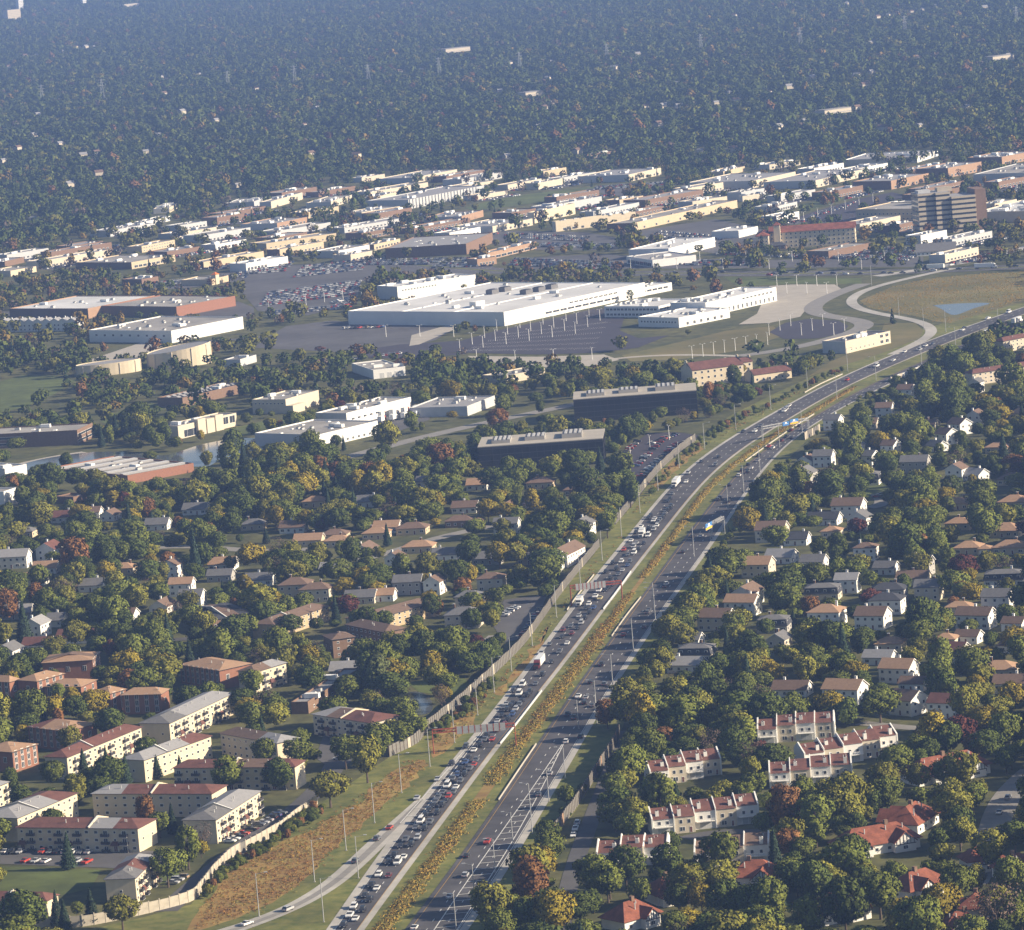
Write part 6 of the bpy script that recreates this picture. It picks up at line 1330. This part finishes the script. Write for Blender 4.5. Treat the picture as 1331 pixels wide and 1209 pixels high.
def leaf_mesh(name, C, N, size, mat, seed, asp=(.7, 1.3)):
    """many leaf-sprays: centres C, outward normals N"""
    r = np.random.default_rng(seed); n = len(C)
    nn = N + r.normal(0, .55, (n, 3)); nn /= np.linalg.norm(nn, axis=1)[:, None]
    ref = r.normal(0, 1, (n, 3)); a = np.cross(nn, ref); a /= np.linalg.norm(a, axis=1)[:, None]; b = np.cross(nn, a)
    s = (size * r.uniform(.55, 1.25, n))[:, None]; k = r.uniform(*asp, (n, 1))
    j = lambda: 1 + r.uniform(-.3, .3, (n, 1))
    V = np.stack([C - a * s * j() - b * s * .35 * k, C + a * s * .25 - b * s * k * j(), C + a * s * j() + b * s * .35 * k, C - a * s * .25 + b * s * k * j()], 1).reshape(-1, 3)
    me = bpy.data.meshes.new(name); me.vertices.add(4 * n); me.vertices.foreach_set('co', V.ravel())
    me.loops.add(4 * n); me.loops.foreach_set('vertex_index', np.arange(4 * n)); me.polygons.add(n)
    me.polygons.foreach_set('loop_start', np.arange(0, 4 * n, 4)); me.materials.append(mat); me.update(); me.validate()
    sm = N + r.normal(0, .22, (n, 3)); sm /= np.linalg.norm(sm, axis=1)[:, None]
    me.polygons.foreach_set('use_smooth', np.ones(n, bool))
    me.normals_split_custom_set_from_vertices([tuple(x) for x in np.repeat(sm, 4, 0)])
    return me
def crown_points(r, nc, per, shape, cl=.34):
    """clumps set on an uneven ovoid of unit radius and unit half height; returns centres and normals"""
    C, N = [], []
    lob = r.uniform(-.3, .3, 6)
    for i in range(nc):
        z = 1 - 2 * (i + .5) / nc; ph = i * 2.39996 + r.normal(0, .3); rad = math.sqrt(max(0, 1 - z * z))
        d = np.array([rad * math.cos(ph), rad * math.sin(ph), z])
        if shape == 'round': q = 1 + .22 * math.sin(3 * ph + lob[0] * 9) * rad + r.normal(0, .09); sc_ = np.array([q, q, .82 + r.normal(0, .07)])
        elif shape == 'oval': q = .78 + .15 * math.sin(2 * ph + lob[0] * 9) + r.normal(0, .08); sc_ = np.array([q, q, 1.05])
        elif shape == 'vase': q = (.72 + .32 * max(z, -.5)) + r.normal(0, .1); sc_ = np.array([q * 1.15, q * 1.15, .9])
        else: q = .9 + r.normal(0, .1); sc_ = np.array([q, q, .8])
        c = d * sc_ * r.uniform(.62, .80); cr = cl * r.uniform(.7, 1.25)
        o = r.normal(0, 1, (per, 3)); o /= np.linalg.norm(o, axis=1)[:, None]; o = o * cr * (r.uniform(.35, 1, (per, 1)) ** .5)
        on = o / np.linalg.norm(o, axis=1)[:, None]; o[:, 2] *= .75
        keep = (on @ (d + np.array([0, 0, .25]))) > -.45
        C.append((c + o)[keep]); N.append((on * .75 + d * .55 + np.array([0, 0, .15]))[keep])
    C, N = np.vstack(C), np.vstack(N); N /= np.linalg.norm(N, axis=1)[:, None]; return C, N
def trunk_mesh(seed, H, base, rr, limbs=5, bare=False):
    r = random.Random(seed); b = MB(); top = Vector((r.uniform(-.3, .3), r.uniform(-.3, .3), base + (H - base) * .55))
    b.tube((0, 0, -.2), (0, 0, base), .34 * rr, .24 * rr, m_bark, 7); b.tube((0, 0, base), top, .24 * rr, .08, m_bark, 6)
    for k in range(limbs):
        a = 2 * math.pi * k / limbs + r.uniform(-.4, .4); z = base + (H - base) * r.uniform(.0, .35); e = Vector((math.cos(a) * r.uniform(1.8, 3.2), math.sin(a) * r.uniform(1.8, 3.2), z + r.uniform(1.5, 3.5)))
        b.tube((0, 0, z), e, .14 * rr, .05, m_bark, 5)
        for j in range(4 if bare else 1):
            f = e + Vector((r.uniform(-1.5, 1.5), r.uniform(-1.5, 1.5), r.uniform(.6, 2.2))); b.tube(e if j % 2 else e * .8, f, .06, .02, m_bark, 4)
    return b.mesh('trunk')
# prototypes stand 11 m tall, crown radius about 4.4
PROTO, FARP = {}, {}
KINDS = [('dark', 'round'), ('dark', 'oval'), ('mid', 'round'), ('mid', 'vase'), ('mid', 'oval'), ('olive', 'round'), ('olive', 'vase'), ('gold', 'round'), ('gold', 'oval'), ('rust', 'oval'), ('bare', 'vase'), ('maroon', 'round'), ('spruce', 'cone'), ('willow', 'droop')]
def build_tree(i, lf, shp, far):
    r = np.random.default_rng(100 + i); mat = (LEAFF if far else LEAF)[lf]
    if shp == 'cone':
        n = 2600 if not far else 150; t = r.uniform(0, 1, n) ** .62; ang = r.uniform(0, 2 * math.pi, n)
        tier = 1 - .28 * ((t * 9) % 1); rad = 3.3 * t * tier * r.uniform(.55, 1.0, n); z = 11.5 * (1 - t) + .6
        C = np.column_stack([rad * np.cos(ang), rad * np.sin(ang), z]); N = np.column_stack([np.cos(ang), np.sin(ang), .5 + 0 * ang]); N /= np.linalg.norm(N, axis=1)[:, None]
        return leaf_mesh('crown', C, N, .30 if not far else .95, mat, i, (.4, .8)), trunk_mesh(i, 10, 1.0, .8, 0)
    if shp == 'droop':
        n = 3200 if not far else 160; ang = r.uniform(0, 2 * math.pi, n); st = np.floor(ang * 5) * .7; hgt = r.uniform(0, 1, n)
        rad = (4.6 + .5 * np.sin(st * 7)) * np.sqrt(np.clip(1 - (hgt ** 3), .02, 1)) * r.uniform(.75, 1, n) * (.72 + .28 * hgt.clip(0, .4) / .4); z = 1.6 + 8.6 * hgt
        C = np.column_stack([rad * np.cos(ang), rad * np.sin(ang), z]); N = np.column_stack([np.cos(ang), np.sin(ang), .2 + hgt]); N /= np.linalg.norm(N, axis=1)[:, None]
        return leaf_mesh('crown', C, N, .30 if not far else 1.0, mat, i, (.5, 1.8)), trunk_mesh(i, 10, 2, 1, 5)
    per = 84 if not far else 10; nc = 58 if not far else 22
    if lf == 'bare': per = 24 if not far else 5
    C, N = crown_points(r, nc, per, shp, .30)
    C = C * np.array([4.9, 4.9, 4.5]); C[:, 2] += 6.2
    return leaf_mesh('crown', C, N, (.275 if lf != 'bare' else .15) if not far else .85, mat, i), trunk_mesh(i, 10.5, 2.2, 1, 6, lf == 'bare')
for i, (lf, shp) in enumerate(KINDS): PROTO[i] = build_tree(i, lf, shp, False)
fcol = bpy.data.collections.new('far_tree_kinds')
for i, (lf, shp) in enumerate(KINDS):
    fo = bpy.data.objects.new('kind_%02d' % i, build_tree(i, lf, shp, True)[0]); fcol.objects.link(fo)
mcol = bpy.data.collections.new('middle_tree_kinds')
for i, (lf, shp) in enumerate(KINDS):
    mo = bpy.data.objects.new('kind_%02d' % i, PROTO[i][0]); mcol.objects.link(mo)

# where trees stand
def inside(XY, poly):
    x, y = XY[:, 0], XY[:, 1]; c = np.zeros(len(XY), bool); n = len(poly)
    bb = (x > poly[:, 0].min()) & (x < poly[:, 0].max()) & (y > poly[:, 1].min()) & (y < poly[:, 1].max()); idx = np.where(bb)[0]
    if not len(idx): return c
    xs, ys = x[idx], y[idx]; t = np.zeros(len(idx), bool)
    for i in range(n):
        x0, y0 = poly[i]; x1, y1 = poly[(i + 1) % n]
        if y0 == y1: continue
        t ^= ((y0 > ys) != (y1 > ys)) & (xs < (x1 - x0) * (ys - y0) / (y1 - y0) + x0)
    c[idx] = t; return c
def smooth_noise(X, Y, s, seed):
    r = np.random.default_rng(seed); v = np.zeros(len(X))
    for k in range(5):
        a = r.uniform(0, 6.28); f = r.uniform(.6, 1.8) / s; v += np.sin((X * math.cos(a) + Y * math.sin(a)) * f * 6.28 + r.uniform(0, 6.28))
    return v / 5
pts = []
def grid(y0, y1, sp):
    for yy in np.arange(y0, y1, sp):
        hw = yy * .125 + 30; xs = np.arange(-hw, hw, sp); pts.append(np.column_stack([xs + rs.uniform(-.42, .42, len(xs)) * sp, yy + rs.uniform(-.42, .42, len(xs)) * sp]))
grid(1270, 2500, 8.3); grid(2500, 4300, 10.0); grid(4300, 7000, 11.0); grid(7000, 13500, 13.5)
XY = np.vstack(pts)
# size per tree, then tests
S = (rs.lognormal(0.0, .30, len(XY)) * np.where(XY[:, 1] < 2500, 1.0, 1.0)).clip(.5, 1.7)
PX, PY, SC = projn(XY, np.zeros(len(XY)))
ok = (PX > -60) & (PX < IW + 60) & (PY > -40) & (PY < IH + 90)
XY, S, PX, PY, SC = XY[ok], S[ok], PX[ok], PY[ok], SC[ok]
def pix(poly): return inside(np.column_stack([PX, PY]), np.array(poly, float))
dens = np.full(len(XY), .93)
forest_edge = np.interp(PX, [0, 100, 200, 330, 400, 480, 600, 700, 870, 1000, 1100, 1331], [330, 305, 282, 252, 240, 222, 214, 212, 222, 205, 196, 188])
com = (PY > forest_edge) & (PY < np.interp(PX, [0, 250, 330, 480, 620, 800, 950, 1050, 1331], [625, 618, 600, 590, 575, 610, 550, 500, 395]))
nz = smooth_noise(XY[:, 0], XY[:, 1], 120, 3) + .6 * smooth_noise(XY[:, 0], XY[:, 1], 40, 4)
dens[com] = np.where(nz[com] > .0, .88, np.where(nz[com] > -.22, .5, .2))
dens[pix([(0,455),(120,470),(330,455),(640,470),(800,470),(860,480),(930,510),(760,540),(600,560),(540,590),(330,600),(0,600)])] = np.where(nz > -.05, .9, .45)[pix([(0,455),(120,470),(330,455),(640,470),(800,470),(860,480),(930,510),(760,540),(600,560),(540,590),(330,600),(0,600)])]
dens[pix([(940,360),(1331,355),(1331,400),(1200,440),(1050,470),(980,470),(820,470),(800,400)])] *= .12
dens[pix([(0,860),(330,850),(400,950),(300,1110),(180,1209),(0,1209)])] = .5
S = np.where(com & (PY < 460), S * .76, np.where(com, S * .85, S))
keep = rs.uniform(0, 1, len(XY)) < dens
for poly in ROADMASK: keep &= ~inside(XY, np.asarray(poly))
med = np.vstack([SP['L0'], R3[::-1]]); keep &= ~inside(XY, med)
RC = 4.4 * S
for cx, cy, ux, uy, hx, hy in FOOT:
    dx, dy = XY[:, 0] - cx, XY[:, 1] - cy; near = np.abs(dx) + np.abs(dy) < hx + hy + 16
    if not near.any(): continue
    u, v = np.abs(dx * ux + dy * uy), np.abs(-dx * uy + dy * ux); keep &= ~(near & (u < hx + 1.5 + RC * .45) & (v < hy + 1.5 + RC * .45))
idx = np.where(keep)[0]; XY, S, PX, PY, SC = XY[idx], S[idx], PX[idx], PY[idx], SC[idx]; RC = 4.4 * S
for x0, x1, y0, y1 in [(640,1331,347,361), (575,800,424,464), (0,95,488,534), (20,120,588,606), (120,345,572,606), (985,1095,369,420), (1100,1215,366,446), (1205,1292,392,413), (1120,1331,360,400), (1268,1322,1020,1112), (800,905,566,628), (0,190,1104,1126), (0,130,1128,1162), (514,562,900,928), (642,710,775,830), (1132,1162,640,662), (605,812,241,272), (1040,1110,264,290), (330,600,418,456), (320,470,345,405), (820,1010,425,468), (1000,1105,415,440), (728,800,990,1090), (720,745,1090,1209), (300,400,1050,1110), (225,300,1100,1170), (420,470,955,998), (535,612,884,905), (440,520,572,596), (521,585,556,578), (585,645,543,564), (645,745,524,550), (203,350,704,724), (500,640,684,722), (1110,1200,940,950), (300,470,344,366)]:
    CLEAR.append((x0, x1, y0, y1, float(g2(((x0 + x1) / 2, (y0 + y1) / 2))[1]), .85))
for i_ in range(0, 420, 3):
    a_, b_ = proj(*SP['R0'][i_]), proj(*(R3[i_]))
    if 495 < a_[1] < 1010: CLEAR.append((a_[0] - 2, b_[0] + 2, min(a_[1], b_[1]) - 1, max(a_[1], b_[1]) + 1, float(R3[i_][1]) + 12, 1.0))
# crowns that would hide a building seen in the photograph give way
rad = RC * SC; cyp = PY - 5.6 * S * SC; keep = np.ones(len(XY), bool); rnd = rs.uniform(0, 1, len(XY))
for x0, x1, y0, y1, dist, pr in CLEAR:
    m = (XY[:, 1] < dist) & (PX + rad * .72 > x0) & (PX - rad * .72 < x1) & (cyp + rad * .6 > y0) & (cyp - rad * .75 < y1) & (rnd < pr); keep &= ~m
XY, S, PX, PY, SC = XY[keep], S[keep], PX[keep], PY[keep], SC[keep]
# kinds by neighbourhood
n = len(XY); u = rs.uniform(0, 1, n); cz = smooth_noise(XY[:, 0], XY[:, 1], 300, 9)
K = np.select([u < .19, u < .30, u < .48, u < .60, u < .69, u < .79, u < .885, u < .915, u < .928, u < .940, u < .958, u < .965], [0, 1, 2, 3, 4, 5, 6, 7, 8, 9, 10, 11], 12)
warm = (cz > .15) & (u > .74) & (u < .80); K[warm] = rs.choice([7, 8, 9, 5], warm.sum())
fw_ = com[idx][keep] & (PY < 470) & (u > .05) & (u < .55); K[fw_] = rs.choice([9, 5, 6, 10, 8, 6, 5], fw_.sum())
dg = (PY < 330) & np.isin(K, [7, 8, 9, 11]) & (rs.uniform(0, 1, n) < .6); K[dg] = rs.choice([0, 1, 2, 4], dg.sum())
dg = (PY < 300) & np.isin(K, [5, 6, 2, 3]) & (rs.uniform(0, 1, n) < .6); K[dg] = rs.choice([0, 1, 0, 4], dg.sum())
trees = [[XY[i, 0], XY[i, 1], S[i], int(K[i]), PX[i], PY[i]] for i in range(n)]
# the trees the photograph singles out: picture place of the foot, size, kind
HAND = [(168,888,1.25,7),(213,888,1.25,7),(123,935,1.15,7),(190,868,.8,7),(70,860,.9,6),(478,1018,1.5,6),(430,1050,1.35,5),(450,1000,1.2,3),(520,975,1.2,3),(545,960,1.0,3),(493,905,1.5,13),(470,905,1.2,4),(575,925,.95,10),(452,915,1.25,4),
 (345,1005,1.1,3),(388,1002,1.2,3),(110,1015,1.15,12),(140,1012,1.0,12),(165,1020,1.0,12),(98,1040,.9,5),(205,1012,.9,12),(235,1012,.8,12),(90,1130,1.1,12),(265,1110,1.0,10),(190,1075,.9,9),(225,1085,.9,12),(160,1209,1.15,5),(120,1200,1.0,12),(75,1205,.85,12),(85,1209,.8,12),
 (690,1170,1.7,6),(640,1215,1.5,6),(720,1215,1.4,2),(755,1205,1.3,0),(790,948,1.0,9),(737,1050,.7,2),(712,1100,.9,0),(835,960,1.5,8),(805,1075,1.3,0),(800,1040,1.2,2),(818,930,1.4,5),(860,880,1.1,5),(890,848,1.2,5),(900,818,1.3,5),(912,800,1.4,2),(930,772,1.4,5),(945,760,1.3,2),(870,840,1.2,6),
 (960,975,1.5,6),(930,925,1.3,0),(900,935,1.3,0),(980,1010,1.2,10),(1025,1120,1.2,9),(940,1140,1.35,2),(1060,1090,1.6,2),(1090,1080,1.4,6),(895,1175,1.35,5),(935,1170,1.35,5),(870,1150,1.2,0),(815,1160,1.3,0),(775,1165,1.2,2),(1000,1209,1.5,2),(945,1205,1.3,0),(1145,1195,1.4,2),(1110,1140,1.3,0),(1075,1150,1.2,6),(1240,1075,1.35,5),(1250,1030,1.4,6),(1215,985,1.5,8),(1165,1015,1.4,2),(1150,1040,1.2,5),
 (1080,938,1.35,7),(1145,940,1.6,2),(1255,950,1.4,6),(1280,960,1.3,7),(1315,930,1.1,7),(1225,900,1.3,3),(1265,885,1.4,3),(1290,1135,1.2,6),(1320,1110,1.2,0),(1245,1180,1.3,2),(1225,1209,1.3,7),(1300,1209,1.4,5),(1315,1170,1.2,2),
 (1110,580,1.2,7),(1145,590,1.2,7),(1185,575,1.2,7),(1065,590,1.0,7),(1160,610,1.1,5),(1055,660,1.1,9),(1230,660,1.0,7),(1195,755,1.3,6),(1240,780,1.4,2),(1110,760,1.4,2),(1060,770,1.3,2),(1035,770,1.3,2),(1130,790,1.0,11),(1050,835,.9,11),(1115,700,1.0,11),(1080,850,1.1,3),(1320,850,1.1,7),
 (690,720,1.2,7),(672,735,1.15,7),(650,740,1.1,7),(705,735,1.1,7),(635,680,1.2,7),(660,680,1.15,7),(612,765,1.0,7),(555,770,.95,7),(525,770,.95,7),(475,770,1.0,7),(555,745,1.0,5),(610,740,1.3,0),(640,640,1.4,0),(655,650,1.3,0),(800,650,1.6,3),(810,630,1.5,3),(790,700,1.2,3),(820,660,1.3,1),
 (280,690,1.2,7),(360,690,1.1,7),(400,690,1.1,7),(345,680,1.2,5),(105,680,1.2,7),(55,660,.9,7),(115,650,.9,7),(145,655,.9,7),(320,780,1.0,8),(220,745,1.0,9),(265,745,1.3,0),(195,765,1.5,0),(160,740,1.4,2),(100,770,1.3,6),(85,790,1.3,10),(320,830,1.3,2),(265,835,1.3,6),(560,870,1.3,3),(545,850,1.3,5),(585,860,1.1,3),(530,860,1.2,3),(615,800,1.2,2),(640,815,1.1,2),(620,850,.9,11),(655,700,1.0,5)]
hm = np.array([g2((q[0], q[1])) for q in HAND])
def near_hand(x, y): return np.min(np.abs(hm[:, 0] - x) + np.abs(hm[:, 1] - y)) < 6
trees = [t for t in trees if t[5] < 560 or not near_hand(t[0], t[1])]
for (px, py, s, k), (x, y) in zip(HAND, hm): trees.append([x, y, s, k, px, py])
trees.sort(key=lambda t: -(t[2] / t[1]) if (0 < t[4] < IW and 20 < t[5] < IH + 25) else 1)
hand_set = {(q[0], q[1]) for q in HAND}
trees.sort(key=lambda t: (t[1] - (900 if (t[4], t[5]) in hand_set else 0)) if (0 < t[4] < IW and t[5] < IH + 25) else 1e6)
NEAR, REST = trees[:300], trees[300:]
DESC = ['dark green rounded tree', 'dark green upright tree', 'mid green rounded tree', 'mid green spreading tree', 'mid green upright tree', 'yellow-green rounded tree', 'yellow-green spreading tree', 'golden yellow rounded tree', 'golden yellow upright tree', 'rusty orange tree', 'bare grey-brown tree', 'maroon-leaved tree', 'dark spruce', 'weeping willow']
for x, y, s, k, px, py in NEAR:
    r_ = empty('spruce_tree' if k == 12 else 'willow_tree' if k == 13 else 'broadleaf_tree', (x, y, 0), random.uniform(0, 6.28))
    r_.scale = (s * random.uniform(.85, 1.15), s * random.uniform(.85, 1.15), s * random.uniform(.85, 1.25)); link('crown', PROTO[k][0], r_); link('trunk', PROTO[k][1], r_)
    r_['category'] = 'tree'; r_['group'] = 'nearest trees around the houses'; ALL.append((r_, DESC[k], px, py - 14))
def scatter(name, label, T, coll, smax=1.0):
    a = np.array([[t[0], t[1], t[2], t[3]] for t in T]); m = len(a)
    me = bpy.data.meshes.new(name); me.vertices.add(m); me.vertices.foreach_set('co', np.column_stack([a[:, 0], a[:, 1], np.zeros(m)]).ravel())
    for nm, ty, v in (('kind', 'INT', a[:, 3].astype(np.int32)), ('size', 'FLOAT_VECTOR', np.column_stack([a[:, 2] * rs.uniform(.85, 1.18, m), a[:, 2] * rs.uniform(.85, 1.18, m), a[:, 2] * rs.uniform(.8, 1.28, m)]).astype(np.float32)), ('turn', 'FLOAT', rs.uniform(0, 6.28, m).astype(np.float32))):
        at = me.attributes.new(nm, ty, 'POINT'); at.data.foreach_set('vector' if ty == 'FLOAT_VECTOR' else 'value', v.ravel())
    o = link(name, me); ng = bpy.data.node_groups.new(name, 'GeometryNodeTree')
    ng.interface.new_socket('Geometry', in_out='INPUT', socket_type='NodeSocketGeometry'); ng.interface.new_socket('Geometry', in_out='OUTPUT', socket_type='NodeSocketGeometry')
    N = ng.nodes; L = ng.links; gi, go = N.new('NodeGroupInput'), N.new('NodeGroupOutput'); ip = N.new('GeometryNodeInstanceOnPoints'); ci = N.new('GeometryNodeCollectionInfo')
    ci.inputs['Collection'].default_value = coll; ci.inputs['Separate Children'].default_value = True; ci.inputs['Reset Children'].default_value = True
    def attr(nm, ty):
        q = N.new('GeometryNodeInputNamedAttribute'); q.data_type = ty; q.inputs['Name'].default_value = nm; return [s for s in q.outputs if s.enabled][0]
    cx = N.new('ShaderNodeCombineXYZ'); L.new(attr('turn', 'FLOAT'), cx.inputs['Z'])
    L.new(gi.outputs[0], ip.inputs['Points']); L.new(ci.outputs[0], ip.inputs['Instance']); ip.inputs['Pick Instance'].default_value = True
    L.new(attr('kind', 'INT'), ip.inputs['Instance Index']); L.new(cx.outputs[0], ip.inputs['Rotation']); L.new(attr('size', 'FLOAT_VECTOR'), ip.inputs['Scale']); L.new(ip.outputs[0], go.inputs[0])
    md = o.modifiers.new('scatter', 'NODES'); md.node_group = ng
    o['kind'] = 'stuff'; o['label'] = label; o['category'] = 'trees'; return o
scatter('woodland', 'mass of autumn trees between and beyond the houses', [t for t in REST if t[1] < 2700], mcol)
scatter('distant_forest', 'far forest of dark autumn trees fading into blue haze', [t for t in REST if t[1] >= 2700], fcol)
print('TREES', len(trees))

# tall dry grass: tufts on the banks, in the median ditch and in the field
tcol = bpy.data.collections.new('tuft_kinds')
for i, (c, c2) in enumerate([((.25, .165, .03), (.33, .22, .04)), ((.30, .155, .045), (.38, .21, .06)), ((.16, .15, .035), (.22, .19, .05)), ((.045, .065, .018), (.07, .09, .025))]):
    r = np.random.default_rng(i); nb = 26; C = np.column_stack([r.normal(0, .5, nb), r.normal(0, .5, nb), r.uniform(.1, .7, nb)]); N = C * np.array([1, 1, .3]) + np.array([0, 0, .35]); N /= np.linalg.norm(N, axis=1)[:, None]
    tcol.objects.link(bpy.data.objects.new('kind_%02d' % i, leaf_mesh('tuft', C, N, .17, M('tuft_%d' % i, c, .15, .4, .9, c2=c2, island=.18, objrand=.14), i)))
TF = []
def tufts(poly, nn, ks, smin=.7, smax=1.5):
    poly = np.array([g2(q) for q in poly]); lo, hi = poly.min(0), poly.max(0); P = rs.uniform(lo, hi, (nn, 2)); P = P[inside(P, poly)]; P = P + rs.normal(0, 1.3, P.shape)
    z = smooth_noise(P[:, 0], P[:, 1], 60, 5)
    for p, q in zip(P, z): k = ks[0] if q + random.gauss(0, .5) > 0 else ks[1]; TF.append((p[0], p[1], random.uniform(smin, smax), random.choice((1, 1, 0, 2, 2, 1)) if k == 4 else k))
tufts([(258,1206),(268,1172),(310,1130),(360,1100),(405,1078),(455,1050),(505,1008),(540,988),(556,992),(520,1030),(480,1062),(440,1100),(408,1135),(370,1163),(330,1185),(290,1198)], 9000, (1, 4), .35, .85)
tufts([(560,960),(600,930),(640,890),(690,840),(712,812),(745,770),(790,715),(812,690),(805,700),(752,768),(716,815),(690,850),(650,900),(612,945),(585,968),(565,985)], 6000, (2, 1), .5, 1.1)
tufts([(820,668),(850,625),(880,596),(905,580),(950,553),(1010,522),(1060,497),(1062,500),(1005,530),(955,560),(915,582),(885,606),(858,635),(832,666)], 4000, (2, 1), .5, 1.1)
for i in range(0, len(medc) - 1):
    z = math.sin(i * .21) + math.sin(i * .057)
    if 0.16 * len(medc) < i < 0.18 * len(medc) or 0.47 * len(medc) < i < .5 * len(medc): continue
    for k in range(60): 
        p = medc[i] + (medc[i + 1] - medc[i]) * random.random() + np.array([random.gauss(0, 1.5 if i < .42 * len(medc) else .75), random.gauss(0, 1.2)]); TF.append((p[0], p[1], random.uniform(.5, 1.15), random.choice((0, 2, 0, 2)) if z + random.gauss(0, .6) > -.3 else random.choice((1, 0, 2))))
tufts([(1117,391),(1160,373),(1205,363),(1260,357),(1331,353),(1331,389),(1290,404),(1235,420),(1216,418),(1190,411),(1130,401)], 6000, (2, 0), .4, .8)
wet = np.array([g2(q) for q in [(1204,398),(1250,392.5),(1295,392.5),(1270,404),(1243,414),(1228,411),(1220,405)]]); TA = np.array(TF); TF = TA[~inside(TA[:, :2], wet)]
o = scatter('tall_grass', 'tall dry orange and yellow grass on the banks and median', TF, tcol); o['category'] = 'grass'
# dark shrubs along the verge walls
sh = []
for poly, nn in [([(262,1160),(300,1122),(355,1092),(413,1052),(425,1058),(360,1102),(305,1135),(268,1170)], 110), ([(558,952),(609,918),(640,884),(648,890),(615,925),(566,962)], 70), ([(830,668),(860,618),(905,578),(950,548),(1000,524),(1050,500),(1095,480),(1095,486),(1040,512),(960,553),(910,585),(866,625),(838,668)], 300), ([(690,1130),(720,1096),(754,1050),(800,974),(795,968),(748,1040),(712,1088),(680,1130)], 26), ([(870,815),(905,755),(950,694),(1000,625),(1060,568),(1080,552),(1080,562),(1010,630),(960,700),(915,765),(880,825)], 120), ([(1095,520),(1160,505),(1250,470),(1331,436),(1331,445),(1250,482),(1160,520),(1100,540)], 120)]:
    P0 = np.array([g2(q) for q in poly]); lo, hi = P0.min(0), P0.max(0); P = rs.uniform(lo, hi, (nn * 8, 2)); P = P[inside(P, P0)][:nn]
    for mk in ROADMASK[:1]: P = P[~inside(P, np.asarray(mk))]
    for p in P: sh.append((p[0], p[1], random.uniform(.12, .42), random.choice([0, 2, 2, 5, 1, 3, 9])))
scatter('shrubbery', 'low dark shrubs along the noise walls and freeway banks', sh, mcol)

# ------------------------------------------------------------------ labels that single things out, by the nearest landmark
def relation(px, py, lx, ly):
    dx, dy = px - lx, py - ly
    if abs(dx) > abs(dy) * 1.2: return 'right of' if dx > 0 else 'left of'
    return 'before' if dy > 0 else 'behind'
buckets = {}
for o, d, px, py in ALL:
    lm = min(LAND, key=lambda l: (l[1] - px) ** 2 + (2 * (l[2] - py)) ** 2)
    far_ = (lm[1] - px) ** 2 + (lm[2] - py) ** 2
    buckets.setdefault((d, relation(px, py, lm[1], lm[2]), lm[0]), []).append((far_, o))
for (d, rel, ref), v in buckets.items():
    v.sort(key=lambda t: t[0])
    for i, (_, o) in enumerate(v):
        s = '%s %s the %s' % (d, rel, ref)
        if len(v) > 1: s += ', ' + ('nearest' if i == 0 else ordinal(i + 1) + ' nearest') + ' it'
        if len(s.split()) > 16: s = s.replace(' nearest it', '').replace(' rounded', '').replace(' upright', '').replace(' spreading', '')
        o['label'] = s

# ------------------------------------------------------------------ haze: one even box of pale air round everything
hb = MB(); hb.box(-9500, 9500, -2500, 22500, -1.5, 346, m_ground); hz = hb.build('haze'); hz['kind'] = 'stuff'; hz['label'] = 'pale blue haze thickening towards the far woods'
hm_ = bpy.data.materials.new('haze_air'); hm_.use_nodes = True; nt = hm_.node_tree
for nd in list(nt.nodes):
    if nd.type == 'BSDF_PRINCIPLED': nt.nodes.remove(nd)
pv = nt.nodes.new('ShaderNodeVolumePrincipled'); pv.inputs['Color'].default_value = (0.29, 0.465, 1.0, 1); pv.inputs['Density'].default_value = HAZE_DENSITY; pv.inputs['Anisotropy'].default_value = 0.0
nt.links.new(pv.outputs[0], [nd for nd in nt.nodes if nd.type == 'OUTPUT_MATERIAL'][0].inputs['Volume'])
hz.data.materials.clear(); hz.data.materials.append(hm_)
